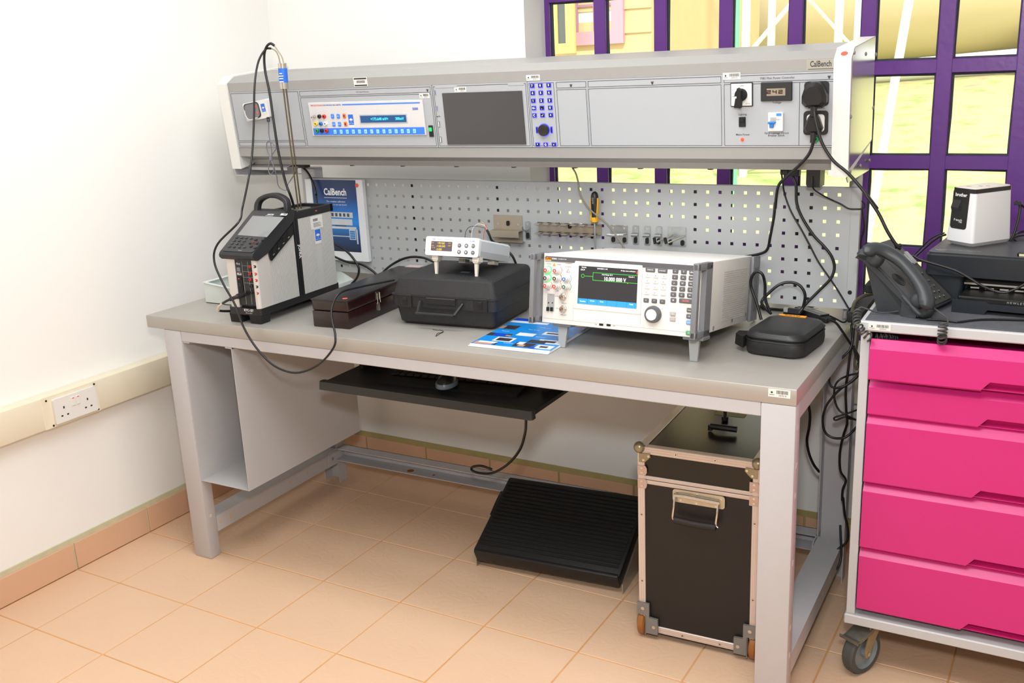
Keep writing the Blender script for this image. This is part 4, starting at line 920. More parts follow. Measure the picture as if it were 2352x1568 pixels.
b = B(); b.box(p.x - .005, p.x + .026, p.y - .012, p.y + .004, ztp + .0004, ztp + .0008); b.build('print', mat('dull_blue_print', (96, 106, 128), .4), pl_, smooth=0)
CTOP = .8803 + ztp

# ================================================================ precision thermometer on the case
FT = frame(.4411, -.37, 1.0891, .0338, -.2651); dz_ = 1.01 - CTOP
kT = zm(960, 500, 7.84)
TWd, TD, THh = .1842, .2107, .056
th_ = thing('precision_thermometer', 'small white bench thermometer with yellow readout standing on the black case', 'thermometer', FT)
tw = mat('instrument_white', (236, 236, 238), .4, noise=.005); tg = mat('instrument_pale_blue_grey', (208, 214, 216), .4, noise=.005)
b = B(); b.prism(rrect(-.001, -.001, TWd + .001, THh + .001, .007), 'y', 0, .014); b.build('front_bezel', tw, th_)
b = B(); b.prism([(.002, .006), (-.006, THh * .45), (.003, THh - .003), (.01, THh), (TWd - .01, THh), (TWd - .001, THh - .006), (TWd - .001, THh * .35), (TWd - .006, .0)], 'y', .014, TD, None); b.build('housing', tg, th_, smooth=0)
def LT(x, y, v=0): return L(FT, kT(x, y), 'y', v)
a, c = LT(245, 410), LT(605, 648); b = B(); dz0 = .0135; b.prism(rrect(a.x, dz0, c.x, THh - .0135, .002), 'y', -.0008, 0); sd_ = b.build('display', mat('oled_brown', (98, 84, 94), .25, noise=0), th_)
dg = mat('oled_yellow', (214, 190, 60), .4, noise=0, emit=.5); b = B()
xm = (a.x + c.x) / 2 - .002
for t, zz in (('+99.960', .0365), ('+100.040', .0275), ('-0.080', .0175)): b.text(t, .0095, TF(xm - (.006 if t[0] == '-' else 0), zz, -.001), .01, .85)
for t, xx, zz in (('CH1', a.x + .006, .0375), ('CH2', a.x + .006, .0285), ('C1-C2', a.x + .009, .0225), ('CENT', c.x - .009, .038), ('CENT', c.x - .009, .030)): b.text(t, .0042, TF(xx, zz, -.001))
b.build('digits', dg, sd_, smooth=0)
gk = mat('button_grey', (104, 108, 112), .4)
for i, q in enumerate(((750, 498), (875, 503), (998, 508), (742, 613), (866, 622), (990, 628))):
    p = LT(*q); b = B(); b.lathe((p.x, -.0003, p.z), 'y', [(.0062, 0), (.0062, -.0014), (.005, -.002), (.0001, -.002)], 16); o = b.build('button', gk, th_)
    b = B()
    if i == 1: b.prism([(p.x - .0035, p.z - .002), (p.x + .0035, p.z - .002), (p.x, p.z + .0035)], 'y', -.0027, -.0023)
    elif i == 4: b.prism([(p.x - .0035, p.z + .002), (p.x + .0035, p.z + .002), (p.x, p.z - .0035)], 'y', -.0027, -.0023)
    elif i == 3: b.prism([(p.x + .002, p.z - .0035), (p.x + .002, p.z + .0035), (p.x - .0035, p.z)], 'y', -.0027, -.0023)
    else: b.text(('ESC', '', 'MENU', '', '', 'OK')[i], .0036, TF(p.x, p.z, -.0025), .02)
    b.build('legend', print_w, o, smooth=0)
b = B(); b.text('Precision Thermometer', .0058, TF(LT(500, 393).x, THh - .0078, -.0002)); b.build('lettering', mat('print_grey2', (120, 120, 126), .6, noise=0), th_, smooth=0)
b = B(); b.text('1523', .0055, TF(LT(290, 385).x, THh - .0072, -.0002), .03); b.text('AccuMac', .005, TF(LT(985, 412).x, THh - .009, -.0002), .01); b.build('lettering', mat('print_blue', (50, 90, 190), .6, noise=0), th_, smooth=0)
ivory = mat('ivory_plastic', (226, 220, 206), .5)
# feet: in world-vertical direction
FTi = FT.inverted(); dn = FTi.to_3x3() @ Vector((0, 0, -1))
for u, v in ((337, 1010), (1055, 1058)):
    g = P(960 + u / 7.84, 500 + v / 7.84, 'z', CTOP); lg_ = FTi @ g; topz = -.012
    x = lg_.x; b = B(); b.box(x - .012, x + .010, .010, .038, -.014, .001, .001, 1); b.box(x - .010, x + .008, .012, .03, -.018, -.013, .001, 1); ft_ = b.build('foot_block', ivory, th_)
    p1_ = Vector((x - .001, .02, -.012)); b = B()
    b.loft([[lg_ + Vector(q) for q in ((-.004, -.003, .0), (.004, -.003, 0), (.004, .003, 0), (-.004, .003, 0))], [p1_ + Vector(q) for q in ((-.006, -.005, 0), (.006, -.005, 0), (.006, .005, 0), (-.006, .005, 0))]]); b.build('leg', ivory, ft_, smooth=0)
for x in (.045, .15): b = B(); b.box(x - .012, x + .012, TD - .06, TD - .03, -.013, .001, .001, 1); b.box(x - .006, x + .006, TD - .062, TD - .058, -.010, -.003); b.build('rear_foot', ivory, th_)
# banana plugs and leads at the rear edge
zt_ = THh; lead = {'k': (30, 30, 32), 'w': (230, 230, 225), 'y': (200, 160, 90), 'r': (214, 70, 62)}
kT2 = lambda x, y, yy: PY(960 + x / 7.84, 500 + y / 7.84, yy)
yb_ = (FT @ Vector((0.1, TD * .99, THh))).y
for i, ((x0, y0), c, path, lc) in enumerate((((843, 325), 'r', ((852, 290), (890, 200), (960, 155), (1060, 155), (1180, 178), (1238, 215)), 'k'), ((958, 325), 'k', ((968, 295), (985, 200), (1030, 140), (1090, 112), (1200, 140), (1240, 215)), 'w'),
                                   ((1064, 322), 'k', ((1072, 295), (1100, 150), (1145, 80), (1190, 110), (1225, 170), (1242, 215)), 'y'), ((1168, 335), 'r', ((1185, 295), (1208, 210), (1218, 120), (1230, 170), (1242, 215)), 'r'))):
    pt_ = FTi @ kT2(x0, y0, yb_ + .008); b = B(); b.cyl((pt_.x, TD + .006, THh - .012), 'z', .0048, .020, 12); o = b.build('banana_plug', mat('plug_' + c, lead[c], .4), th_)
    cable('test_lead', 'thin %s lead curving from the rear of the white thermometer' % {'k': 'black', 'w': 'white', 'y': 'tan', 'r': 'pink'}[lc], [FT @ Vector((pt_.x, TD + .006, THh + .008))] + [kT2(*q, yb_ + .01) for q in path], .0009, mat('lead_' + lc, lead[lc], .4), 6, cat='lead')
cable('sensor_cable', 'black sheathed sensor cable running down behind the white thermometer', [kT2(1238, 215, yb_ + .01), kT2(1290, 320, yb_ + .012), kT2(1335, 410, yb_ + .02), kT2(1500, 540, yb_ + .03), kT2(1680, 660, yb_ + .03), kT2(1780, 870, yb_ + .04), kT2(1800, 990, yb_ + .05)], .0038)

# ================================================================ twist of wire on the worktop
kk_ = lambda x, y: P(880 + x / 6.533, 560 + y / 6.533, 'z', .8815)
tag(B().tube([kk_(745, 1280), kk_(800, 1292), kk_(870, 1295), kk_(905, 1310), kk_(880, 1335), kk_(830, 1335), kk_(800, 1360), kk_(790, 1385), kk_(800, 1380), kk_(850, 1345), kk_(890, 1318)], .0008, 5, 4).build('wire_scrap', cable_m), 'tiny twisted scrap of black wire on the worktop before the case', 'wire')

# ================================================================ magazine stack
FM = Matrix.Translation((0, 0, 0))
c4 = [P(*q, 'z', .886) for q in ((1079, 790), (1262, 808), (1345, 752), (1181, 734))]
o0 = c4[0]; ex = (c4[1] - c4[0]); ey = (c4[3] - c4[0]); ang = math.atan2(ex.y, ex.x); mw, mh = ex.length, .30
FM = frame(o0.x, o0.y, .8805, ang)
mg = thing('magazine', 'blue glossy catalogue lying partly under the large white calibrator, topmost of two', 'magazine', FM @ Matrix.Translation((0, 0, .0032)))
FM2 = FM @ Matrix.Translation((-.004, -.004, 0)) @ Matrix.Rotation(-.02, 4, 'Z')
mg2 = thing('magazine', 'white-edged catalogue directly beneath the blue glossy one', 'magazine', FM2)
paper = mat('paper_white', (236, 238, 240), .5, noise=.01)
b = B(); b.box(0, mw + .004, 0, mh, 0, .003, .0008, 1); b.build('pages', paper, mg2)
b = B(); b.box(0, mw, 0, mh, 0, .0035); pgs = b.build('pages', paper, mg, smooth=0)
b = B(); cb = mat('cover_blue', (20, 140, 225), .22, noise=.25, scale=14, coat=.3); cs_ = [cb, mat('cover_white', (228, 230, 232), .3), mat('cover_dark', (48, 46, 50), .4, noise=.5, scale=70), mat('cover_tan', (186, 140, 116), .4, noise=.3, scale=60), mat('cover_navy', (20, 70, 190), .3), mat('cover_orange', (238, 160, 40), .3)]
b.box(0, mw, .006, mh, .0035, .004)
cvz = [.0041]
def cvr(i, x0, x1, y0, y1, sk=.0): cvz[0] += .00002; b.mat(i).prism([(x0 * mw, y0 * mh), (x1 * mw, y0 * mh), ((x1 + sk) * mw, y1 * mh), ((x0 + sk) * mw, y1 * mh)], 'z', .0039, cvz[0])
for q in ((3, .02, .25, .03, .12), (1, .05, .28, .08, .13), (2, .27, .30, .03, .1), (1, .18, .42, .16, .30), (2, .21, .39, .18, .28), (2, .0, .3, .32, .42), (4, .08, .24, .33, .42), (3, .24, .3, .34, .38), (1, .34, .56, .40, .50), (2, .05, .22, .58, .72), (3, .0, .06, .60, .68), (1, .62, .86, .50, .6), (2, .66, .82, .53, .57), (1, .70, 1., .22, .34), (2, .76, .92, .25, .31), (2, .50, .74, .05, .18), (1, .52, .6, .12, .2), (3, .56, .64, .06, .12), (4, .72, .8, .03, .1), (1, .78, .98, .05, .16), (2, .82, .92, .08, .13), (2, .6, .82, .2, .3), (1, 0, .5, .84, .9), (4, 0, .5, .92, 1.), (5, .8, 1., .86, .94), (3, .86, 1., .4, .46)): cvr(*q)
b.build('cover', cs_, pgs, smooth=0)
b = B()
for i, (t, x, y) in enumerate((('Test Tools', .45, .62), ('Industrial', .42, .12), ('Electrical', .66, .4), ('Process', .15, .5), ('Calibration', .55, .72))): b.text(t, .008, TZ(x * mw, y * mh, .0048))
b.build('lettering', print_w, pgs, smooth=0)

# ================================================================ LARGE WHITE CALIBRATOR
FF = frame(.910, -.51, .949, -.029, -.14)
fl = thing('multifunction_calibrator', 'large white bench calibrator with colour screen, keypads and grey corner handles', 'calibrator', FF)
FW_, FD, FH_ = .450, .42, .1915
zF1, zF2, zF0 = zm(1220, 560, 7.84), zm(1440, 580, 6.27), zm(1180, 540, 3.92)
def LF(z_, x, y, v=0.): return L(FF, z_(x, y), 'y', v)
wh_ = mat('calibrator_white', (230, 227, 221), .42, noise=.005); hg = mat('handle_grey', (122, 124, 128), .45, noise=.03); dg_ = mat('dark_grey_strip', (92, 92, 96), .45, noise=.02)
b = B(); b.box(.0, FW_, .006, FD + .02, .002, FH_ - .001, .004, 2); body = b.build('housing', wh_, fl)
b = B(); b.box(0, FW_ - .002, 0, .007, 0, FH_, .0015, 1); fpn = b.build('front_panel', wh_, fl)
b = B(); zt1 = FH_ - .0075; b.box(.006, FW_ - .002, -.0012, 0, zt1 - .0135, zt1); b.build('top_stripe', dg_, fl, smooth=0)
b = B(); b.box(.005, .024, -.0017, -.0012, zt1 - .0115, zt1 - .0035 + .001); b.build('brand_badge', mat('badge_orange', (240, 158, 32), .5, noise=0), fl, smooth=0)
b = B(); b.text('FLUKE', .0075, TF(.0145, zt1 - .0062, -.0019), .04, .9); b.build('lettering', print_k, fl, smooth=0)
b = B(); b.text('5560A', .0058, TF(.0335, zt1 - .0062, -.0014), .03); b.text('CALIBRATOR', .0045, TF(.0575, zt1 - .0062, -.0014)); b.box(.005, .024, -.0017, -.0012, zt1 - .0132, zt1 - .0122); b.build('lettering', print_w, fl, smooth=0)
# side vents, screws
b = B()
for j in range(24):
    z = .022 + .0058 * j; y = .19
    while y < .392:
        b.box(FW_ - .0002, FW_ + .0008, y, y + .0022, z, z + .0026); y += .0044
b.build('vent_slots', mat('vent_shadow', (172, 168, 162), .6, noise=0), fl, smooth=0, kind='stuff')
for y, z in ((.125, .012), (.28, .018), (.405, .022)): b = B(); b.lathe((FW_, y, z), 'x', [(.006, 0), (.006, .0004), (.0035, -.001), (.0001, -.001)], 14); b.build('screw', zinc, body)
# handles (front pair with an open slot) and rear bumpers
def handle(x0, x1, y0, y1):
    b = B(); th2 = .016
    b.box(x0, x1, y0, y0 + .018, .002, FH_ + .001, .003, 2); b.box(x0, x1, y0, y1, FH_ - .018, FH_ + .001, .002, 2); b.box(x0, x1, y0, y1, .002, .020, .002, 2); b.box(x0, x1, y1 - .045, y1, .002, FH_ + .001, .001, 1)
    o = b.build('handle', hg, fl)
    for z in (.012, FH_ - .01): b = B(); s_ = x1 if x0 > .1 else x1; b.cyl((s_, y1 - .012, z), 'x', .003, .0008, 10); b.build('screw', black_mt, o)
handle(-.014, -.0003, -.052, .03); handle(FW_ - .001, FW_ + .014, -.052, .055)
for x0, x1 in ((-.010, 0), (FW_, FW_ + .010)):
    b = B(); b.box(x0, x1, FD + .0, FD + .065, .0, FH_ - .002, .003, 2); o = b.build('rear_bumper', hg, fl)
    b = B(); xx = x1 if x0 > 0 else x0 - .0006; b.box(xx, xx + .0006, FD + .014, FD + .05, .03, FH_ - .035); b.build('bumper_recess', dg_, o, smooth=0)
# feet
FFi = FF.inverted()
for xw in (.9665, 1.3455):
    g = FFi @ Vector((xw, -.502, .8801)); b = B(); b.box(g.x - .026, g.x + .03, .006, .06, -.008, .002, .002, 1); o = b.build('foot_block', hg, fl)
    t_ = Vector((g.x + .002, .022, -.006)); b = B()
    b.loft([[g + Vector(q) for q in ((-.010, -.003, .0005), (.010, -.003, .0005), (.010, .004, .0005), (-.010, .004, .0005))], [t_ + Vector(q) for q in ((-.0145, -.006, 0), (.0145, -.006, 0), (.0145, .006, 0), (-.0145, .006, 0))]]); b.build('leg', mat('foot_grey', (164, 168, 168), .45), o, smooth=0)
for x in (.07, .37): b = B(); b.box(x - .02, x + .02, FD - .06, FD - .02, -.007, .003, .001, 1); b.build('rear_foot', hg, fl)
# terminal field
pk = mat('print_black', (40, 40, 44), .6)
b = B(); a, c = LF(zF1, 262, 310), LF(zF1, 745, 310); zt2 = a.z
b.box(a.x, c.x, -.0004, 0, zt2 - .0012, zt2); b.build('field_line', mat('soft_grey_line', (186, 178, 168), .6), fpn, smooth=0)
tc_ = {'r': (225, 60, 52), 'k': (60, 34, 34), 'b': (70, 120, 210), 'g': (50, 110, 84)}
for (x, y), c, lit in (((265, 472), 'r', 1), ((432, 482), 'r', 0), ((260, 612), 'k', 1), ((428, 622), 'k', 0), ((600, 632), 'b', 0), ((257, 750), 'r', 0), ((424, 764), 'r', 0), ((597, 772), 'g', 0)):
    p = LF(zF1, x, y, -.016); b = B(); b.lathe((p.x, 0, p.z), 'y', [(.0088, 0), (.0088, -.006), (.0072, -.008), (.0068, -.018), (.0048, -.020)], 20); o = b.build('terminal', mat('terminal_white', (228, 226, 222), .35), fpn)
    b = B(); b.lathe((p.x, -.0195, p.z), 'y', [(.0052, 0), (.0052, -.0015), (.0028, -.0018), (.0028, .003), (.0001, .003)], 16); b.build('insert', mat('terminal_' + c, tc_[c], .4), o)
    if lit: b = B(); b.lathe((p.x, -.0002, p.z), 'y', [(.0108, 0), (.0108, -.0016), (.0088, -.0018), (.0088, 0)], 24); b.build('light_ring', mat('green_light', (70, 235, 100), .4, noise=0, emit=2.0), o)
    else: b = B(); b.tube([(p.x + .0125 * cos(t), -.0004, p.z + .0125 * sin(t)) for t in [-.9 + i * .2 for i in range(10)]], .0006, 4, raw=True); b.build('arc_mark', mat('arc_' + c, tc_[c], .5, noise=0), o, smooth=0)
b = B()
for t, q, s_ in (('OUTPUT', (332, 358), .0042), ('V, Z', (332, 380), .0036), ('SENSE', (502, 370), .0042), ('Z, V', (502, 390), .0036), ('GUARD', (415, 540), .0036), ('30 V', (415, 685), .0036), ('AUX', (316, 830), .004), ('20A', (480, 845), .004), ('SCOPE', (460, 940), .0036), ('TRIG', (470, 1160), .0036), ('10MHz IN', (590, 1068), .0036), ('10MHz OUT', (580, 1280), .0036), ('TC', (360, 915), .0038), ('USB', (1162, 1450), .0042), ('USB', (1487, 1476), .0042)):
    p = LF(zF1, *q); b.text(t, s_, TF(p.x, p.z, -.0003 if t != 'TC' else -.0012))
p = LF(zF1, 675, 352); b.text('OPERATE', .0046, TF(p.x, p.z, -.0003)); b.build('lettering', pk, fpn, smooth=0)
b = B(); p = LF(zF1, 670, 412); b.text('STANDBY', .0042, TF(p.x, p.z, -.0003), .01); b.build('lettering', mat('print_orange', (240, 110, 70), .5, noise=0, emit=.3), fpn, smooth=0)
p = LF(zF1, 416, 372); b = B(); b.prism([(p.x - .005, p.z - .004), (p.x + .005, p.z - .004), (p.x, p.z + .005)], 'y', -.0006, 0); b.build('warning_triangle', mat('badge_orange', (240, 158, 32), .5, noise=0), fpn, smooth=0)
p = LF(zF1, 670, 482); b = B(); t3 = [(p.x - .005, -.0004, p.z - .004), (p.x + .005, -.0004, p.z - .004), (p.x, -.0004, p.z + .005), (p.x - .005, -.0004, p.z - .004)]; b.tube(t3, .0004, 4, raw=True); b.text('!', .005, TF(p.x, p.z - .001, -.0004)); b.build('warning_triangle', pk, fpn, smooth=0)
for q in ((555, 955), (560, 1172)):
    p = LF(zF1, *q, -.008); b = B(); b.lathe((p.x, 0, p.z), 'y', [(.0095, 0), (.0095, -.004), (.0075, -.005), (.0072, -.014), (.0052, -.014), (.005, -.004), (.0001, -.004)], 20); o = b.build('coax_socket', chrome, fpn)
    b = B(); b.cyl((p.x, -.004, p.z), 'y', .0015, -.006, 8); b.build('pin', mat('brass', (170, 120, 60), .3, metal=1), o)
a, c = LF(zF1, 295, 890), LF(zF1, 413, 1215); b = B(); b.box(a.x, c.x, -.001, 0, c.z, a.z, .0004, 1); o = b.build('thermocouple_block', mat('tc_grey', (168, 168, 170), .5), fpn)
for q in ((310, 1168), (378, 1172)): p = LF(zF1, *q); b = B(); b.box(p.x - .0036, p.x + .0036, -.0065, -.001, p.z - .0055, p.z + .0055, .001, 1); b.build('clip', black_mt, o)
for q in ((318, 1058), (386, 1060)): p = LF(zF1, *q); b = B(); b.cyl((p.x, -.001, p.z), 'y', .002, -.0004, 10); b.build('hole', black_mt, o, smooth=0)
# screen
sx0, sx1 = LF(zF1, 862, 740).x, LF(zF1, 1915, 800).x; sz1, sz0 = LF(zF1, 1380, 425).z, LF(zF1, 1380, 1118).z
b = B(); b.prism(rrect(sx0 - .014, sz0 - .014, sx1 + .012, sz1 + .012, .003), 'y', -.0016, 0, None); bz = b.build('screen_surround', wh_, fpn)
b = B(); b.box(sx0 - .0015, sx1, -.0024, -.0016, sz0, sz1); scn = b.build('screen', mat('screen_charcoal', (52, 52, 56), .25, noise=.02, emit=.05), fpn, smooth=0)
sw, shh = sx1 - sx0, sz1 - sz0
b = B(); nb_ = 6
for i in range(nb_): b.box(sx0 + sw * i / nb_ + .0003, sx0 + sw * (i + 1) / nb_ - .0003, -.0026, -.0024, sz0, sz0 + shh * .145)
b.build('softkey_bar', mat('softkey_blue', (48, 148, 225), .3, noise=0, emit=.45), scn, smooth=0)
def SX(f): return sx0 + sw * f
def SZ(f): return sz1 - shh * f
b = B(); b.text('10.000 000 V', .0142, TF(SX(.62), SZ(.30), -.0027), .02, .84)
for t, x, y, s_ in (('Standby', .085, .035, .0045), ('DCV', .065, .10, .006), ('12/04/2023 11:40', .40, .045, .0044), ('90 days since verification', .84, .055, .0042), ('Auto Range 12 V', .49, .19, .0046), ('7.2e-05 V', .9, .20, .0044), ('Function', .083, .93, .0048), ('Source', .25, .90, .0044), ('Sense', .415, .90, .0044), ('Setup', .915, .90, .0048)): b.text(t, s_, TF(SX(x), SZ(y), -.0028), .012)
b.build('lettering', mat('screen_white', (245, 245, 240), .4, noise=0, emit=.8), scn, smooth=0)
b = B(); g1 = .0009
for q in ((.245, 1., .155, .155), (.245, 1., .355, .355), (.245, .245, .155, .355), (.105, .245, .26, .26)):
    x0_, x1_, z1_, z0_ = SX(q[0]), SX(q[1]), SZ(q[2]), SZ(q[3]); b.box(x0_ - g1 / 2, x1_ + g1 / 2 if q[1] < 1 else x1_, -.0027, -.0024, z0_ - g1 / 2, z1_ + g1 / 2)
b.tube([(SX(.068) + .0045 * cos(t), -.0027, SZ(.26) + .0045 * sin(t)) for t in [i * pi / 8 for i in range(17)]], .0005, 4, raw=True); b.build('green_line', mat('screen_green', (60, 215, 60), .4, noise=0, emit=.6), scn, smooth=0)
b = B(); b.box(SX(.985), SX(1.005), -.003, -.0024, SZ(.12), SZ(.03)); b.build('red_marker', red_m, scn, smooth=0)
b = B(); b.box(SX(.83), SX(.845), -.0029, -.0024, SZ(.375), SZ(.36)); b.build('orange_cursor', mat('badge_orange', (240, 158, 32), .5, noise=0), scn, smooth=0)
# keys
kd = mat('key_dark', (98, 98, 102), .5, noise=.02); kw = mat('key_white', (236, 234, 228), .5, noise=0); klb = mat('key_light_blue', (120, 168, 214), .5, noise=0); kg = mat('key_grey', (182, 176, 170), .5, noise=0); kgr = mat('key_green', (86, 166, 116), .5, noise=0)
prd = mat('print_orange', (240, 110, 70), .5, noise=0)
def fk(q, w_, h_, m, leg, lm=print_w, ts=.5):
    p = LF(zF2, *q, -.001); key(fpn, p.x, p.z, w_, h_, 0, m, leg, lm, .0028, ts)
fk((338, 248), .026, .0115, kd, 'OPERATE', ts=.36); fk((515, 262), .026, .0115, kd, 'STANDBY', ts=.36)
for j, y in enumerate((325, 407, 490, 572)):
    for i in range(3): fk((300 - 5 * j + 117 * i, y + 8 * i), .0155, .0115, kw, [['7', '8', '9'], ['4', '5', '6'], ['1', '2', '3'], ['+/-', '0', '.']][j][i], print_k, .45)
for i, t in enumerate(('<', '^', '>')): fk((277 + 117 * i, 685 + 10 * i), .015, .0115, kd, t)
for j, y in enumerate((268, 352, 435, 518, 602)):
    for i in range(3): fk((700 - 8 * j + 120 * i, y + 8 * i), .0155, .0118, kd, [['u', 'V', 'dBm'], ['n', 'A', 'sec'], ['p', 'W', 'Hz'], ['m', 'F', 'C'], ['k', 'H', 'W']][j][i], ts=.45)
fk((670, 685), .0155, .0118, kd, 'M'); fk((850, 697), .037, .0118, kd, 'ENTER', prd, .5)
fk((903, 828), .0155, .0115, kd, 'Setup', ts=.34); fk((897, 918), .0155, .0115, kd, 'CE', ts=.4); fk((895, 1006), .0155, .0115, klb, 'Reset', ts=.34)
fk((660, 880), .0155, .0115, kg, '+'); fk((658, 957), .0155, .0115, kg, '-'); fk((892, 1156), .0165, .0115, kgr, 'O')
p = LF(zF2, 370, 890, -.006); b = B(); b.lathe((p.x, 0, p.z), 'y', [(.0225, 0), (.0225, -.006), (.020, -.014), (.0148, -.015)], 32); o = b.build('rotary_knob', dg_, fpn)
b = B(); b.lathe((p.x, -.0145, p.z), 'y', [(.0145, 0), (.0145, -.002), (.012, -.001), (.0001, -.0005)], 28); b.build('knob_cap', kw, o)
for x in (1262, 1395): p = LF(zF1, x, 1452 + (x - 1262) * .07); b = B(); b.box(p.x - .006, p.x + .006, -.0006, 0, p.z - .003, p.z + .003); b.box(p.x - .0045, p.x + .0045, -.0009, -.0005, p.z - .0002, p.z + .0018); b.build('usb_port', black_mt, fpn, smooth=0)
b = B(); a = LF(zF1, 230, 1330); b.box(.004, FW_ - .004, -.0004, .0, a.z - .0004, a.z + .0004); b.build('panel_joint', mat('soft_grey_line', (186, 178, 168), .6), fpn, smooth=0)
b = B(); a = LF(zF2, 205, 700); b.box(a.x - .0003, a.x + .0003, -.0004, 0, .02, zt1 - .016); a = LF(zF1, 775, 700); b.box(a.x - .0003, a.x + .0003, -.0004, 0, .012, zt1 - .016); b.build('panel_joint', mat('soft_grey_line', (186, 178, 168), .6), fpn, smooth=0)
# ================================================================ PINK DRAWER TROLLEY
FTR = frame(1.731, -.37, .14)
tr = thing('drawer_trolley', 'light grey metal trolley on castors with five bright pink drawers', 'trolley', FTR)
TW_, TD_, TH_ = .92, .60, .853
tpaint = mat('trolley_grey', (192, 193, 194), .4, noise=.01); pink = mat('pink_drawer', (204, 38, 120), .35, noise=.03, scale=5); pinkd = pink
A_, B_ = zm(1880, 680, 3.267), zm(1800, 1120, 3.5)
b = B(); b.box(0, TW_, -.018, TD_, .8275, TH_ - .0, .003, 1); b.build('top', tpaint, tr)
b = B(); b.box(-.0, TW_, -.018, TD_, .0105, .039, .003, 1); b.build('base', tpaint, tr)
for x in (.004, TW_ - .026): b = B(); b.box(x, x + .022, -.010, .03, .039, .8275, .001, 1); b.build('corner_post', tpaint, tr, smooth=0)
b = B(); b.box(.006, .01, .03, TD_ - .003, .039, .8275); b.build('side_panel', tpaint, tr, smooth=0)
b = B(); b.box(TW_ - .01, TW_ - .006, .03, TD_ - .003, .039, .8275); b.build('side_panel', tpaint, tr, smooth=0)
b = B(); b.box(.006, TW_ - .006, TD_ - .006, TD_ - .003, .039, .8275); b.build('rear_panel', tpaint, tr, smooth=0)
b = B(); b.box(.012, TW_ - .012, TD_ * .5, TD_ * .5 + .004, .039, .8275); b.build('inner_void', black_mt, tr, smooth=0)
dz_list = [(.7125, .8095, -.034), (.613, .7035, -.012), (.4295, .6085, -.016), (.2445, .4225, -.016), (.0635, .2375, -.016)]
for z0, z1, yf in dz_list:
    x0, x1 = .030, TW_ - .030; n0, n1 = .285, TW_ - .285; s_ = .018; nh = .021
    bv = .021
    b = B(); o = [(x0, z0), (n0, z0), (n0 + s_, z0 + nh), (n1 - s_, z0 + nh), (n1, z0), (x1, z0), (x1, z1 - bv), (x0, z1 - bv)]
    b.prism(o, 'y', yf, yf + .012)
    b.prism([(yf, z1 - bv), (yf + .020, z1), (yf + .024, z1), (yf + .012, z1 - bv)], 'x', x0, x1)
    b.prism([(yf, z0), (yf + .006, z0 - .005), (yf + .012, z0 - .005), (yf + .012, z0)], 'x', x0, n0)
    b.prism([(yf, z0), (yf + .006, z0 - .005), (yf + .012, z0 - .005), (yf + .012, z0)], 'x', n1, x1)
    dr_ = b.build('drawer', pink, tr, smooth=0)
    b = B(); b.prism([(yf + .010, z0 + nh + .004), (yf + .030, z0 + nh + .004), (yf + .030, z0 - .001), (yf + .008, z0 - .001), (yf + .008, z0 + .001), (yf + .026, z0 + .004)], 'x', n0, n1); b.build('handle_recess', pinkd, dr_, smooth=0)
    b = B(); b.box(x0 + .01, x1 - .01, yf + .034, TD_ * .48, z0 + .004, z1 - .02); b.build('drawer_box', pink, dr_, smooth=0)
# castors
def castor(x, y, rot, brake):
    M = Matrix.Translation((x, y, .0105)) @ Matrix.Rotation(rot, 4, 'Z')
    b = B(); b.cyl((0, 0, 0), 'z', .03, -.012, 20); c = b.build('castor', zinc, tr, M=M)
    R_ = .0625; cz = -.0875 + .0; off = .035; zc_ = -.1505 + R_ + .0005
    b = B()
    for s in (-1, 1): b.prism([(-.02, -.008), (.028, -.008), (off + .014, zc_ + .01), (off + .008, zc_ - .012), (off - .008, zc_ - .012), (off - .014, zc_ + .01)], 'x', s * .021 - .0015, s * .021 + .0015)
    b.box(-.0225, .0225, -.02, .028, -.014, -.008); b.build('fork', mat('zinc_warm', (172, 156, 122), .4, metal=.6, noise=.15, scale=60), c, smooth=0)
    b = B(); b.lathe((-.017, off, zc_), 'x', [(.047, 0), (R_ - .004, .0), (R_, .005), (R_, .029), (R_ - .004, .034), (.047, .034), (.047, 0)], 32, False); b.build('tyre', mat('grey_rubber', (74, 76, 74), .7, noise=.1), c)
    b = B(); b.lathe((-.0168, off, zc_), 'x', [(.0001, .009), (.018, .009), (.040, .008), (.0465, .0), (.0465, .0336), (.040, .0256), (.018, .0246), (.0001, .0246)], 28); b.lathe((-.020, off, zc_), 'x', [(.013, 0), (.013, .041)], 16); b.build('hub', mat('grey_hub', (122, 132, 136), .5), c)
    b = B(); b.cyl((-.026, off, zc_), 'x', .006, .052, 8); b.build('axle_bolt', chrome, c)
    if brake:
        b = B(); b.prism([(.018, -.012), (.075, -.034), (.092, -.033), (.092, -.036), (.07, -.040), (.018, -.026)], 'x', -.026, .026); b.box(-.03, .03, .088, .092, -.038, -.03); b.build('brake_pedal', mat('worn_steel', (140, 140, 132), .4, metal=.8, noise=.3, scale=80), c, smooth=0)
    return c
castor(.062, .040, radians(152), True)
castor(TW_ - .07, .04, radians(170), True); castor(.07, TD_ - .07, radians(160), False); castor(TW_ - .07, TD_ - .07, radians(160), False)
sticker(tr, TF(.048, .8415, -.0184), .052, .0165)
b = B(); b.box(.012, TW_ - .012, -.006, TD_ - .004, TH_, TH_ + .0035, .001, 1); b.build('ribbed_mat', mat('grey_ribbed_mat', (84, 86, 92), .8, noise=.25, scale=30, bump=.5, bscale=260), tr, smooth=0)
ZT_ = .14 + TH_ + .0036

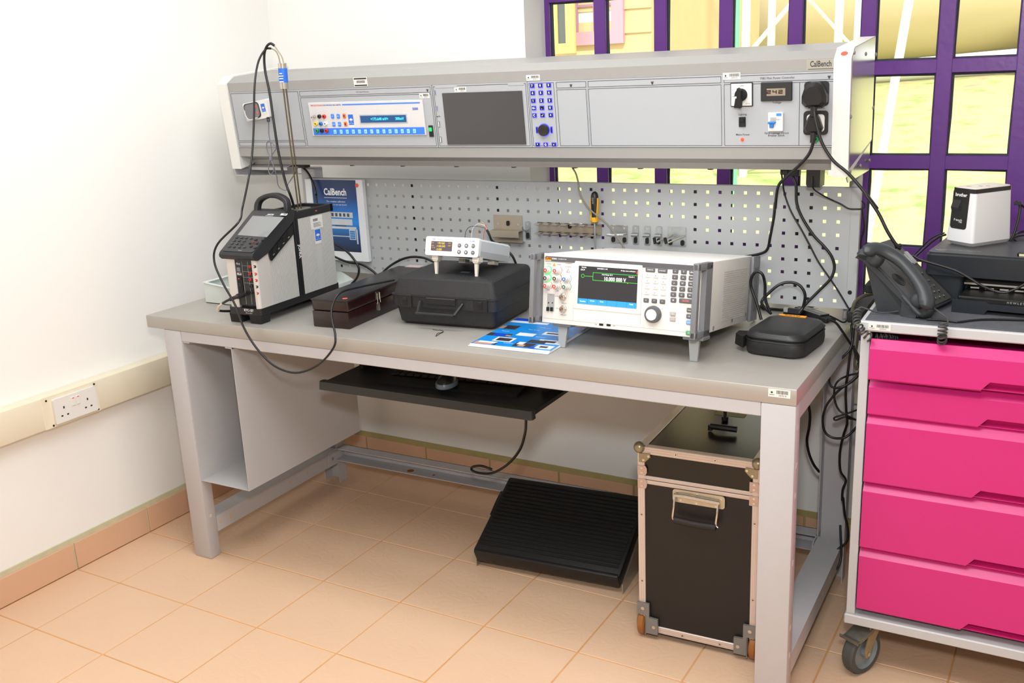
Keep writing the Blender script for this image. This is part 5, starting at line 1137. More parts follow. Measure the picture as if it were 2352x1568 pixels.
# ================================================================ INKJET PRINTER
FPR = frame(1.847, -.155, ZT_ + .0002, -.10)
pr = thing('inkjet_printer', 'wide black inkjet printer on the pink trolley carrying the label printer', 'printer', FPR)
hpb = mat('printer_black', (30, 36, 42), .38, noise=.03); hpk = mat('printer_blackest', (12, 13, 15), .35, noise=.05); hpt = mat('printer_top', (52, 54, 56), .4, noise=.04)
PW, PD, PHh = .52, .34, .131
b = B(); b.prism(rrect(0, .0, PW, PD, .014), 'z', .074, PHh - .006); b.prism(rrect(0, .0, PW, PD, .014), 'z', PHh - .006, PHh, rrect(.006, .006, PW - .006, PD - .006, .014))
b.prism(rrect(0, .012, .092, PD, .012), 'z', .0, .074); b.prism(rrect(PW - .1, .012, PW, PD, .012), 'z', .0, .074); b.box(.08, PW - .09, .13, PD - .01, .0, .075); b.build('body', hpb, pr)
b = B(); b.prism(rrect(.004, .004, PW - .004, PD - .004, .014), 'z', PHh - .0005, PHh + .0015); tpp = b.build('lid', hpt, pr)
kp = zm(1960, 540, 6)
def LPR(uv, v=0., ax='y'): return L(FPR, uv, ax, v)
b = B(); p = LPR(kp(1500, 213), PHh + .0015, 'z'); b.text('HP OFFICEJET PRO 6230', .0085, TZ(p.x, p.y, PHh + .0018), .01); p = LPR(kp(1205, 193), PHh + .0015, 'z'); b.tube([(p.x + .012 * cos(t), p.y + .012 * sin(t), PHh + .0016) for t in [pi + i * pi / 8 for i in range(9)]], .0005, 4, raw=True); b.text('hp', .008, TZ(p.x, p.y, PHh + .0018)); b.build('lettering', mat('print_grey', (170, 172, 175), .6, noise=0), tpp, smooth=0)
b = B(); b.box(.094, PW - .1, .02, .024, .052, .0565); b.box(.094, PW - .1, .05, .13, .048, .05)
for i in range(9): b.box(.11 + .034 * i, .130 + .034 * i, .018, .02, .043, .0465)
b.build('output_rollers', mat('roller_silver', (190, 186, 176), .35, metal=.4), pr, smooth=0)
b = B(); b.box(.092, PW - .1, .05, .13, .0, .074); b.build('output_cavity', black_mt, pr, smooth=0)
b = B(); b.box(.096, PW - .104, -.066, .05, .024, .0395, .003, 1); ot = b.build('output_tray', hpk, pr)
b = B(); p = LPR(kp(2045, 880), -.066); b.text('H E W L E T T - P A C K A R D', .0072, TF(p.x + .062, .0325, -.0664), .008, 1.05); b.build('lettering', mat('print_grey', (170, 172, 175), .6, noise=0), ot, smooth=0)
b = B(); pts = [(.086, .0), (.086, .032), (.160, .032), (.168, .027), (PW - .17, .027), (PW - .16, .032), (PW - .09, .032), (PW - .09, 0), (PW - .165, 0), (PW - .17, .012), (.168, .012), (.160, 0)]
b.prism(pts, 'y', -.078, -.068); b.box(.088, .16, -.07, .012, 0, .024); b.box(.16, PW - .165, -.06, .012, .012, .024); b.box(PW - .165, PW - .092, -.07, .012, 0, .024); b.build('paper_tray', hpb, pr, smooth=0)
b = B(); p = LPR(kp(2320, 270), PHh + .002, 'z'); b.box(p.x - .008, p.x + .05, p.y - .02, p.y + .012, PHh + .0015, PHh + .010, .002, 1); cpn = b.build('control_panel', hpk, pr)
b = B(); b.box(p.x - .003, p.x + .03, p.y - .0205, p.y - .02, PHh + .002, PHh + .008); b.build('display', mat('lcd_pale', (206, 204, 170), .4), cpn, smooth=0)

# ================================================================ LABEL PRINTER
ZL = ZT_ + .0002 + PHh + .0017
FLP = frame(1.8831, -.0171, ZL, -.6581)
lp = thing('label_printer', 'white and black label printer standing on top of the black inkjet printer', 'label printer', FLP)
lw, ld_, lh = .0816, .1373, .150
lwm = mat('label_white', (232, 232, 233), .42, noise=.005); lbk = mat('label_black', (26, 25, 25), .3, noise=.03)
def tap(a, z0, z1, i0, i1, r=.012): return None
b = B(); rr0 = rrect(.006, .006, lw - .004, ld_ - .004, .008); rr1 = rrect(-.004, -.003, lw + .003, ld_, .009); rr2 = rrect(.004, .003, lw - .004, ld_ - .004, .009)
b.loft([[(p[0], p[1], 0) for p in rr0], [(p[0], p[1], .010) for p in rr1], [(p[0], p[1], lh * .5) for p in [((a[0] + c[0]) / 2, (a[1] + c[1]) / 2) for a, c in zip(rr1, rr2)]], [(p[0], p[1], lh - .012) for p in rr2]]); b.build('body', lwm, lp)
b = B(); b.loft([[(p[0], p[1], lh - .012) for p in rrect(.0035, .0022, lw - .0035, ld_ - .0035, .0095)], [(p[0], p[1], lh - .001) for p in rrect(.0035, .0022, lw - .0035, ld_ - .0035, .0095)]]); b.build('top_band', lbk, lp)
b = B(); b.loft([[(p[0], p[1], lh - .001) for p in rrect(.005, .003, lw - .004, ld_ - .004, .014)], [(p[0], p[1], lh + .001) for p in rrect(.006, .004, lw - .005, ld_ - .005, .013)]]); tl_ = b.build('top_lid', mat('label_top', (222, 214, 204), .4), lp)
b = B()
for x, y in ((.03, .03), (.045, .055), (.055, .07)): b.box(x - .006, x + .006, y - .002, y + .002, lh + .001, lh + .0014)
b.build('buttons', mat('soft_brown', (150, 130, 116), .5), tl_, smooth=0)
b = B(); b.loft([[(p[0] + .0, -.0038 + .0004, p[1]) for p in rrect(.0075, .043, .060, lh - .004, .008)], [(p[0], .004, p[1]) for p in rrect(.0075, .043, .060, lh - .004, .008)]]); ff = b.build('front_fascia', lbk, lp, M=Matrix.Rotation(-.045, 4, 'X') @ Matrix.Translation((0, -.0010, 0)))
b = B(); b.text('brother', .0125, TF(.034, lh - .0185, -.0038), .03, .95); b.text('P-touch', .0085, TF(.032, .066, -.0038), .01); b.text('P700', .005, TF(.040, .0605, -.0038), .01); b.build('lettering', print_w, ff, smooth=0)
b = B(); b.prism([(-.009, .098), (-.0045, .112), (-.003, .116), (-.003, .088), (-.005, .088)], 'x', .009, .034); b.box(.010, .036, -.0045, -.0034, .088, .118); b.build('label_slot', mat('slot_grey', (52, 52, 54), .3), ff, smooth=0)

# ================================================================ DESK TELEPHONE
FPH = frame(1.862, -.338, 1.0155, 1.2707, .6881)
ph_ = thing('desk_telephone', 'dark grey desk telephone with its handset, at the front left of the pink trolley', 'telephone', FPH)
pg_ = mat('phone_charcoal', (50, 54, 58), .42, noise=.03, bump=.05, bscale=900); pg2 = mat('phone_face', (66, 66, 62), .5, noise=.05)
W1, L1 = .186, .215
b = B(); b.prism(rrect(-.004, -.008, W1, L1, .016), 'z', -.012, .0); b.build('body', pg_, ph_)
b = B(); b.prism(rrect(.062, -.002, W1 - .004, L1 - .006, .012), 'z', -.001, .0025); fcx = b.build('faceplate', pg2, ph_)
FPi = FPH.inverted(); down = FPi.to_3x3() @ Vector((0, 0, -1)); ztb = FPi @ Vector((0, 0, ZT_))
def drop(x, y):   # local point on the trolley top below face point (x, y)
    w_ = FPH @ Vector((x, y, -.012)); return FPi @ Vector((w_.x, w_.y, ZT_ + .0003))
# stand: loft from face underside to the trolley top
def up_(x, y): return Vector((x, y, -.011))
b = B(); b.loft([[up_(x, y) for x, y in ((.004, .01), (W1 - .006, .01), (W1 - .006, .185), (.004, .185))], [drop(x, y) for x, y in ((.010, .035), (W1 - .012, .035), (W1 - .012, .135), (.010, .135))]]); b.build('stand', pg_, ph_, smooth=0)
b = B(); b.loft([[drop(x, y) + down * -0 for x, y in ((-.002, -.0), (W1 - .01, 0), (W1 - .01, .05), (-.002, .05))], [up_(x, y) for x, y in ((0, .0), (W1 - .008, 0), (W1 - .008, .05), (0, .05))]]); b.build('front_foot', pg_, ph_, smooth=0)
# cradle side rail that curves up round the handset
pr_ = lambda u, v, h=.02: L(FPH, kp(u, v), 'z', h)
b = B()
zz_ = lambda x: Vector((x.x, x.y, x.z))
rail = [pr_(62, 268, .0), pr_(200, 330, -.002), pr_(400, 520, -.004), pr_(600, 740, -.004), pr_(780, 940, -.002), pr_(920, 1085, .0), pr_(1030, 1090, .0), pr_(1090, 1020, .0)]
b.tube(rail, lambda t: .0075 if t > .12 else .003 + .0375 * t, 10, 6); b.build('cradle_rail', pg_, ph_)
b = B(); pts_c = [pr_(62, 268, -.001), pr_(200, 330, -.001), pr_(400, 520, -.001), pr_(600, 740, -.001), pr_(780, 940, -.001), pr_(930, 1090, -.001), pr_(1080, 1040, -.001), pr_(1050, 600, -.001), pr_(700, 250, -.001), pr_(400, 150, -.001), pr_(150, 190, -.001)]
b.prism([(p.x, p.y) for p in pts_c], 'z', -.012, .002); b.build('cradle', mat('cradle_grey', (74, 74, 72), .45, noise=.04), ph_)
# loudspeaker rings
c0 = pr_(625, 610, .0025)
for k_ in range(5):
    b = B(); r = .004 + .0038 * k_; b.tube([(c0.x + r * cos(t), c0.y + r * sin(t), .0026) for t in [i * pi / 10 for i in range(21)]], .0006, 4, raw=True); b.build('speaker_ring', black_mt, ph_)
# handset: an arc with ear and mouth pieces
hs0 = thing('telephone_handset', 'curved dark grey handset resting in the cradle of the desk telephone', 'handset', FPH)
hp_ = [(pr_(150, 230, .030), .016), (pr_(300, 190, .038), .019), (pr_(480, 240, .046), .0185), (pr_(680, 380, .052), .0165), (pr_(850, 570, .054), .0165), (pr_(970, 760, .050), .0185), (pr_(1010, 920, .040), .0205), (pr_(985, 1020, .028), .017)]
ps = catmull([p for p, r in hp_], 6); rs_ = [r for p, r in hp_]
def rad(t):
    f = t * (len(rs_) - 1); i = min(int(f), len(rs_) - 2); k = f - i; r = rs_[i] * (1 - k) + rs_[i + 1] * k
    e = min(t, 1 - t) / .05
    return r * (min(1, math.sqrt(max(.02, min(1, e)))))
b = B(); b.tube(ps, rad, 16, raw=True, flat=.8); b.build('grip', pg_, hs0)
for c, r in ((pr_(300, 330, .018), .021), (pr_(900, 900, .016), .021)):
    b = B(); b.lathe((c.x, c.y, c.z - .012), 'z', [(r * .8, 0), (r, .006), (r, .018), (r * .8, .03)], 20); b.build('earpiece', pg_, hs0)
# display and keys
dq_ = [L(FPH, kp(*q), 'z', .003) for q in ((700, 232), (735, 228), (880, 385), (845, 395))]
b = B(); b.prism([(p.x, p.y) for p in dq_], 'z', .0025, .0055); dsp = b.build('display_hood', mat('hood_grey', (150, 150, 146), .3, noise=.05), ph_, smooth=0)
b = B(); q5 = [L(FPH, kp(*q), 'z', .003) for q in ((690, 262), (705, 250), (845, 392), (800, 380))]; b.prism([(p.x, p.y) for p in q5], 'z', .0025, .0032); b.build('display_glass', mat('lcd_off_grey', (128, 130, 130), .16, noise=.02, coat=.4), ph_, smooth=0)
for i, q in enumerate(((1035, 620), (1105, 690), (1175, 765), (1240, 832), (1050, 712), (1112, 778), (1182, 850), (1128, 868), (943, 520))):
    p = L(FPH, kp(*q), 'z', .004); b = B(); b.prism(ring(p.x, p.y, .0048, 12), 'z', .0025, .0055, ring(p.x, p.y, .004, 12)); o = b.build('key', pg_, ph_)
    b = B(); b.text('369#25804'[i], .005, TZ(p.x, p.y, .0058), .02); b.build('legend', print_w, o, smooth=0)

def coil(path, R_, turns, r, n=10):
    pp = catmull(path, 10); N_ = int(turns * n); out = []
    seg = [0.]
    for i in range(1, len(pp)): seg.append(seg[-1] + (pp[i] - pp[i - 1]).length)
    tot = seg[-1]; ref = Vector((0, 1, 0)); k = 0
    for i in range(N_ + 1):
        s = tot * i / N_
        while k < len(seg) - 2 and seg[k + 1] < s: k += 1
        t = (s - seg[k]) / max(1e-9, seg[k + 1] - seg[k]); c = pp[k].lerp(pp[k + 1], t); d = (pp[k + 1] - pp[k]).normalized()
        a = d.cross(ref); a = a.normalized() if a.length > .1 else d.cross(Vector((1, 0, 0))).normalized(); e_ = d.cross(a)
        w_ = 2 * pi * i / n; out.append(c + a * (R_ * cos(w_)) + e_ * (R_ * sin(w_)))
    return out
K = lambda x, y, yy: PY(*kp(x, y), yy)
hend = FPH @ pr_(1030, 965, .025)
p_a = [hend, K(1100, 1000, -.36), K(1200, 1070, -.385), K(1290, 1140, -.395), K(1305, 1190, -.405)]
c1 = coil([K(1240, 1195, -.406), K(1232, 1300, -.408), K(1225, 1400, -.410), K(1222, 1470, -.400)], .0098, 6.5, 0)
mid_ = [K(1180, 1440, -.30), K(900, 1440, -.26), K(640, 1440, -.28)]
c2 = coil([K(590, 1425, -.33), K(450, 1400, -.36), K(300, 1395, -.365)], .0075, 7, 0)
c3 = coil([K(235, 1420, -.40), K(150, 1350, -.405), K(95, 1290, -.40), K(50, 1200, -.38), K(50, 1110, -.36), K(70, 1040, -.34)], .0095, 9, 0)
tail = [K(110, 990, -.33), K(200, 1020, -.33), K(330, 1060, -.325), K(480, 1065, -.32), K(640, 1045, -.31)]
allp = catmull(p_a, 4) + c1 + mid_ + c2 + c3 + catmull(tail, 4)
tag(B().tube(allp, .0021, 6, raw=True).build('coiled_phone_cable', mat('cord_grey', (62, 62, 62), .5), None, smooth=60), 'dark grey coiled telephone cord looping over the top edge of the trolley', 'cord')

# ================================================================ FLIGHT CASE UNDER THE BENCH
FCS = frame(1.1697, -.4561, .045, .0256)
c4_ = zm(1400, 900, 2.346)
fcs = thing('flight_case', 'tall black wheeled flight case with pale metal edging under the bench', 'case', FCS)
ply = mat('scuffed_black_board', (22, 19, 18), .5, noise=.3, scale=20); edge = mat('ridged_aluminium_edge', (214, 198, 188), .35, metal=.35, noise=.05)
cw_, cdp, c0z, c1z = .339, .46, -.021, .557
b = B(); b.box(.004, cw_ - .004, .004, cdp - .004, c0z + .004, .455); b.build('body', ply, fcs, smooth=0)
b = B(); b.box(.004, cw_ - .004, .004, cdp - .004, .459, c1z - .003); b.build('lid', mat('glossy_black_board', (20, 19, 14), .28, noise=.2, scale=12), fcs, smooth=0)
def strip(x0, x1, y0, y1, z0, z1, ax):
    b = B(); b.box(x0, x1, y0, y1, z0, z1, .0015, 1)
    for k in (.33, .66):
        if ax == 'x': b.box(x0, x1, y0 - .0008, y0, z0 + (z1 - z0) * k - .0008, z0 + (z1 - z0) * k + .0008)
        if ax == 'z': b.box(x0 + (x1 - x0) * k - .0008, x0 + (x1 - x0) * k + .0008, y0 - .0008, y0, z0, z1)
    o = b.build('edge_strip', edge, fcs); return o
es = [strip(0, cw_, 0, .006, c0z, c0z + .021, 'x'), strip(0, cw_, 0, .006, .4455, .457, 'x'), strip(0, cw_, 0, .006, .459, .470, 'x'), strip(0, cw_, 0, .006, c1z - .022, c1z, 'x'),
      strip(0, .019, -.0006, .006, c0z, c1z - .02, 'z'), strip(cw_ - .017, cw_, -.0006, .006, c0z, c1z - .02, 'z')]
for x0, x1 in ((0, .022), (cw_ - .022, cw_)): b = B(); b.box(x0, x1, 0, cdp, c1z - .003, c1z, .001, 1); b.build('edge_strip', edge, fcs)
b = B(); b.box(.0222, cw_ - .0222, 0.0002, .022, c1z - .003, c1z - .0002, .001, 1); b.build('edge_strip', edge, fcs)
b = B(); b.box(.0222, cw_ - .0222, cdp - .022, cdp, c1z - .003, c1z - .0002, .001, 1); b.build('edge_strip', edge, fcs)
for s in (0, 1): b = B(); x = cw_ * s; b.prism([(0.0003, c1z - .0003), (cdp, c1z - .0003), (cdp, c1z - .022), (.022, c1z - .022), (.022, c0z), (.0003, c0z)], 'x', x - .001, x + .001); b.build('edge_strip', edge, fcs, smooth=0)
for x, z in ((.11, c1z - .011), (.22, c1z - .011), (.13, c0z + .010), (.24, c0z + .010), (.0095, .35), (.0095, .14), (cw_ - .0085, .38), (cw_ - .0085, .15)):
    b = B(); b.cyl((x, -.0002, z), 'y', .0042, -.0012, 12); o = b.build('rivet', chrome, fcs); b = B(); b.cyl((x, -.0014, z), 'y', .0018, -.0003, 8); b.build('rivet_hole', black_mt, o, smooth=0)
# ball corners, joint plates
bc = mat('nickel_corner', (156, 148, 120), .35, metal=.7, noise=.15)
for x, s in ((.004, 1), (cw_ - .004, -1)):
    b = B(); b.sphere((x, .002, c1z - .004), .0165, 16, 10); b.prism([(x, c1z - .02), (x + .032 * s, c1z - .018), (x + .034 * s, c1z - .028), (x + .016 * s, c1z - .046), (x, c1z - .046)], 'y', -.0035, -.001); o = b.build('ball_corner', bc, fcs)
    for dx, dz2 in ((.028, .026), (.013, .039)): b = B(); b.cyl((x + dx * s, -.0034, c1z - dz2), 'y', .0035, -.001, 10); b.build('rivet', chrome, o)
    for z in (.472, .432):
        b = B(); cx_ = x + .008 * s; b.prism([(cx_ - .0125, z), (cx_ + .0105, z), (cx_ + .0145, z + .008), (cx_ + .0145, z + .02), (cx_ + .0105, z + .028), (cx_ - .0125, z + .028)], 'y', -.003, -.0006); o = b.build('joint_plate', mat('joint_pinkish', (196, 170, 156), .4, metal=.3), fcs, smooth=0)
        for dz2 in (.007, .021): b = B(); b.cyl((cx_, -.003, z + dz2), 'y', .0034, -.0009, 10); b.build('rivet', chrome, o)
# spring handle
b = B(); b.prism(rrect(.102, .408, .2487, .4455, .008), 'y', -.0035, .0); hpl = b.build('handle_plate', mat('handle_plate_zinc', (196, 188, 168), .35, metal=.7, noise=.15, scale=40), fcs)
b = B(); b.tube([(.108, -.008, .430), (.14, -.009, .432), (.19, -.009, .430), (.236, -.008, .428)], .006, 10); b.build('hinge_barrel', chrome, hpl)
for x in (.110, .232): b = B(); b.tube([(x, -.009, .427), (x, -.016, .40), (x - .002, -.020, .368), (x + .004, -.021, .360)], .0032, 8); b.build('handle_bar', chrome, hpl)
b = B(); b.tube([(.112, -.021, .362), (.17, -.0215, .359), (.230, -.021, .360)], .0095, 12, 4); b.build('grip', mat('grip_rubber', (30, 26, 25), .6), hpl)
for x, z in ((.115, .438), (.172, .440), (.238, .436), (.125, .415), (.17, .413), (.225, .413)): b = B(); b.cyl((x, -.0034, z), 'y', .0032, -.001, 10); b.build('rivet', chrome, hpl)
# corner wheels
amb = mat('amber_wheel', (150, 92, 36), .35, noise=.2, scale=40); wbk = mat('cast_bracket', (132, 130, 128), .5, metal=.4, noise=.1)
for x, s in ((.0, 1), (cw_, -1)):
    b = B(); b.prism([(x - .005 * s, .072), (x + .032 * s, .072), (x + .032 * s, .028), (x + .058 * s, .026), (x + .058 * s, -.024), (x + .02 * s, -.024), (x + .02 * s, .035), (x - .005 * s, .035)], 'y', -.008, .0); o = b.build('wheel_bracket', wbk, fcs, smooth=0)
    b = B(); b.box(min(x + .019 * s, x + .022 * s), max(x + .019 * s, x + .022 * s), -.008, .04, -.03, .034); b.build('fork', wbk, o, smooth=0)
    for dx, z in ((.013, .055), (.046, .0)): b = B(); b.cyl((x + dx * s, -.008, z), 'y', .0055, -.0015, 12); b.build('bolt', chrome, o)
    b = B(); b.lathe((x - .005 if s > 0 else x - .017, .026, -.0025), 'x', [(.036, 0), (.0415, .004), (.0415, .018), (.036, .022)], 28); b.build('wheel', amb, fcs)
    if s > 0: b = B(); b.lathe((x - .012, .026, -.0025), 'x', [(.018, 0), (.026, .006), (.026, .008)], 20); b.build('wheel_cap', wbk, fcs)
for x, y in ((.03, cdp - .04), (cw_ - .03, cdp - .04)): b = B(); b.cyl((x, y, c0z), 'z', .018, -.0235, 12); b.build('rubber_foot', black_mt, fcs)
# latch parts on the lid top
g = L(FCS, c4_(600, 215), 'z', c1z); b = B(); b.tube([(g.x - .03, g.y + .005, c1z + .012), (g.x, g.y, c1z + .014), (g.x + .045, g.y + .004, c1z + .012)], .009, 10); b.cyl((g.x - .032, g.y + .004, c1z), 'z', .007, .016, 12); b.build('lid_pull', black_pl, fcs)
g = L(FCS, c4_(622, 150), 'z', c1z); b = B(); b.cyl((g.x, g.y, c1z - .001), 'z', .010, .012, 12); b.tube([(g.x, g.y, c1z + .01), (g.x, g.y, c1z + .028)], .005, 8, raw=True); b.build('latch_stud', mat('latch_grey', (70, 70, 66), .4, metal=.5), fcs)
g = L(FCS, c4_(640, 120), 'z', c1z); b = B(); b.box(g.x - .04, g.x + .05, g.y - .008, g.y + .03, c1z - .003, c1z - .0022); b.build('paper_label', mat('yellowed_label', (170, 158, 90), .6, noise=.15, scale=60), fcs, smooth=0)

# ================================================================ FOOTREST
FFR = frame(.512, -.295, .033, .0631, .4413)
fr_t = thing('footrest', 'sloping black ribbed footrest on the floor left of the flight case', 'footrest', FFR)
fw, fd = .52, .335
rub = mat('ribbed_rubber', (16, 16, 17), .5, noise=.15)
b = B(); b.box(0, fw, 0, fd, .0, .045, .008, 2); b.build('platform', rub, fr_t)
b = B(); y = .03
while y < fd - .01: b.box(.012, fw - .012, y, y + .010, .045, .0475); y += .0165
b.build('rib', mat('rubber_rib', (13, 13, 14), .6), fr_t, smooth=0, kind='stuff')
b = B(); b.box(.004, fw - .004, -.005, .012, -.006, .046, .005, 2); b.build('front_edge', rub, fr_t)
Fi2 = FFR.inverted()
for x in (-.003, fw):
    w0 = [FFR @ Vector((x, yy, 0)) for yy in (.005, fd - .01)]
    pts = [Fi2 @ w0[0], Fi2 @ w0[1], Fi2 @ Vector((w0[1].x, w0[1].y, .0005)), Fi2 @ Vector((w0[0].x, w0[0].y, .0005))]
    b = B(); b.prism([(p.y, p.z) for p in pts], 'x', x, x + .003); sp_ = b.build('side_bracket', mat('aluminium', (190, 188, 184), .35, metal=.8), fr_t, smooth=0)
b = B(); b.cyl((-.004, .275, .012), 'x', .012, -.012, 12); b.tube([(-.014, .275, .012), (-.020, .24, .004), (-.022, .19, -.002)], lambda t: .008 - .0025 * t, 8); b.build('clamp_lever', black_pl, fr_t)

# ================================================================ KEYBOARD TRAY, KEYBOARD, MOUSE
kt = zm(700, 820, 3.794)
ty = thing('keyboard_tray', 'black sliding keyboard tray hung below the front rail of the bench', 'tray', Matrix.Translation((.135, -.56, .682)))
b = B(); b.prism(rrect(0, 0, .755, .34, .01), 'z', 0, .012); b.build('shelf', mat('tray_black', (30, 30, 30), .5, noise=.08), ty)
b = B(); b.prism(rrect(-.003, -.008, .763, .022, .009), 'z', -.006, .020, rrect(-.001, -.005, .761, .02, .008)); b.build('front_lip', mat('lip_black', (36, 37, 37), .45, noise=.08), ty)
for x in (.02, .70): b = B(); b.box(x, x + .015, .18, .33, .012, .118); b.build('runner', black_mt, ty, smooth=0)
ZK = .6945
ka, kb_ = P(*kt(640, 235), 'z', ZK), P(*kt(1850, 355), 'z', ZK); ang = math.atan2(kb_.y - ka.y, kb_.x - ka.x); kl = (kb_ - ka).length
FKB = frame(ka.x, ka.y + .0, ZK, ang)
kbd = thing('keyboard', 'black computer keyboard lying on the tray under the bench', 'keyboard', FKB)
b = B(); b.prism([(0, 0), (0, .008), (.05, .014), (.17, .020), (.18, .018), (.18, 0)], 'x', 0, kl); b.build('body', mat('kbd_black', (16, 17, 18), .4), kbd, smooth=0)
nk = 0; kmesh = None
for r_ in range(5):
    for c__ in range(17):
        x = .018 + c__ * (kl - .036) / 17; y = .058 + r_ * .0215; z = .0142 + .006 * (y - .05) / .12
        if kmesh is None: b = B(); b.box(0, (kl - .036) / 17 - .003, 0, .018, 0, .0055, .0015, 1); o = b.build('key', mat('kbd_key', (22, 22, 24), .45), kbd, smooth=0); kmesh = o.data
        else: o = bpy.data.objects.new('key', kmesh); C.objects.link(o); o.parent = kbd
        o.location = (x, y, z)
ma = P(*kt(1170, 300), 'z', .703)
ms = thing('mouse', 'black and grey wireless mouse in front of the keyboard on the tray', 'mouse', frame(ma.x + .004, ma.y + .040, .716, .25, 0))
b = B(); b.sphere((0, 0, 0), .030, 20, 8, sx=1., sy=1.6, sz=1.1, half=True); b.build('shell', mat('mouse_black', (34, 34, 36), .3), ms)
b = B(); n_ = 20; b.loft([[(.033 * cos(t), .052 * sin(t), -.0025 if i == 0 else (.004 if i == 1 else .012)) for t in [2 * pi * j / n_ for j in range(n_)]] if i < 2 else [(.031 * cos(t), .049 * sin(t), .011) for t in [2 * pi * j / n_ for j in range(n_)]] for i in range(3)]); b.build('grey_band', mat('mouse_grey', (96, 108, 116), .35), ms)
b = B(); b.cyl((-.002, .03, .027), 'x', .007, .005, 12); b.build('wheel', black_mt, ms)
kz5 = zm(700, 780, 2.613)
cable('hanging_cable', 'black cable drooping in a loop from under the keyboard tray', [PY(*kz5(x, y), yy) for x, y, yy in ((1330, 425, -.40), (1328, 480, -.39), (1322, 560, -.36), (1290, 660, -.30), (1220, 745, -.22), (1130, 798, -.16), (1050, 800, -.13), (1003, 782, -.12), (1010, 762, -.11), (1060, 757, -.10), (1125, 778, -.09))], .0045)

# ================================================================ ZIPPED POUCH
kq = zm(1680, 690, 9.8)
c5 = [P(*kq(*q), 'z', .8805) for q in ((385, 1130), (1400, 1300), (2010, 930))]
ex = c5[1] - c5[0]
FPU = frame(1.452, -.372, .8803, -.10)
pu = thing('zipped_pouch', 'black zipped soft pouch with an orange badge near the right end of the worktop', 'pouch', FPU)
def LU(x, y, z): return L(FPU, kq(x, y), 'z', z)
out = [LU(*q) for q in ((385, 1080, .0), (400, 1160, .0), (600, 1240, 0), (1000, 1290, 0), (1400, 1300, 0), (1640, 1250, 0), (1850, 1090, 0), (2000, 950, 0))]
xs_m = [p.x for p in out]; ys_m = [p.y for p in out]
px0, px1, py0 = min(xs_m) + .002, .150, min(ys_m); py1 = py0 + .215; hP = .066
pouch = mat('pouch_fabric', (24, 24, 25), .55, noise=.12, scale=60, bump=.15, bscale=700)
def rr_at(i, z, r=.038): return [(p[0], p[1], z) for p in rrect(px0 + i, py0 + i, px1 - i, py1 - i, r, 6)]
b = B(); b.loft([rr_at(.008, 0), rr_at(.001, .005), rr_at(-.001, .02), rr_at(0, .036), rr_at(.002, .040)]); b.build('lower_half', pouch, pu)
b = B(); b.loft([rr_at(.003, .047), rr_at(.0, .050), rr_at(.006, .060), rr_at(.016, hP - .002), rr_at(.03, hP)]); lidp = b.build('upper_half', mat('pouch_leather', (30, 30, 31), .38, noise=.1, scale=50, bump=.15, bscale=600), pu)
b = B(); b.loft([rr_at(.004, .0385), rr_at(.004, .0485)]); b.build('zip_tape', black_mt, pu)
for z in (.0388, .0482, .0405, .0465):
    b = B(); b.tube([Vector(p) for p in rr_at(-.0002 if z in (.0388, .0482) else .0028, z)] + [Vector(rr_at(-.0002, z)[0])], .0014 if z in (.0388, .0482) else .001, 5, raw=True); b.build('piping', pouch, pu)
q4 = [LU(*q, hP + .0006) for q in ((1090, 300), (1700, 355), (1670, 388), (1065, 325))]
b = B(); b.prism([(p.x, p.y) for p in q4][::-1], 'z', hP, hP + .0012); bd = b.build('badge', mat('badge_orange', (240, 158, 32), .5, noise=0), pu, smooth=0, label='orange rubber badge')
cc_ = (q4[0] + q4[2]) / 2; b = B(); b.text('FLUKE', .010, TZ(cc_.x, cc_.y, hP + .0014, pi - .02), .04, 1.5); b.build('lettering', print_k, bd, smooth=0)
b = B(); b.loft([[(px0 - .002, py0 + .012, .012), (px0 - .032, py0 + .03, .016), (px0 - .036, py0 + .06, .018), (px0 - .004, py0 + .075, .014)], [(px0 - .002, py0 + .012, .043), (px0 - .030, py0 + .03, .045), (px0 - .033, py0 + .06, .045), (px0 - .004, py0 + .075, .043)]]); b.build('strap_loop', mat('strap_black', (14, 14, 14), .8), pu, smooth=0)
# ================================================================ TOOL HOLDERS ON THE PEGBOARD
kH = zm(1100, 430, 4.704)
def G(x, y, d=0.): return PY(*kH(x, y), -d)
nick = mat('dull_nickel', (176, 166, 150), .38, metal=.55, noise=.04); zp = mat('zinc_bright', (176, 182, 184), .3, metal=.8, noise=.12, scale=80)
def wt(name, label, cat, p): return thing(name, label, cat, Matrix.Translation((p.x, -.0015, p.z)))
def rel(t): return Matrix.Translation(-Vector(t.location))
a, c = G(160, 295), G(475, 450); t = wt('shelf_bracket', 'wide dull metal holder with a folded ledge, leftmost on the pegboard', 'tool holder', a)
b = B(); b.box(a.x, c.x, -.0035, -.0015, c.z - .045, a.z); pl = b.build('back_plate', nick, t, M=rel(t), smooth=0)
e0, e1 = G(125, 465, .03), G(440, 545, .03); b = B(); b.box(e0.x, e1.x, -.035, -.0035, e0.z - .0012, e0.z + .0008); b.box(e0.x, e1.x, -.037, -.035, e1.z, e0.z); b.build('ledge', nick, t, M=rel(t), smooth=0)
f0, f1 = G(165, 555, .015), G(480, 600, .015); b = B(); b.box(f0.x, f1.x, -.020, -.0035, f1.z, f1.z + .002); b.box(f0.x, f1.x, -.021, -.019, f1.z, f0.z); b.build('lower_ledge', nick, t, M=rel(t), smooth=0)
def slot_plug(par, q, w_=.0052, h_=.0085, M=None, d=.0042):
    g = G(*q, .004); b = B(); b.prism(rrect(g.x - w_, g.z - h_, g.x + w_, g.z + h_, w_ * .9), 'y', -d - .004, -.001); return b.build('clamp_plug', black_mt, par, M=M)
slot_plug(t, (316, 388), M=rel(t))
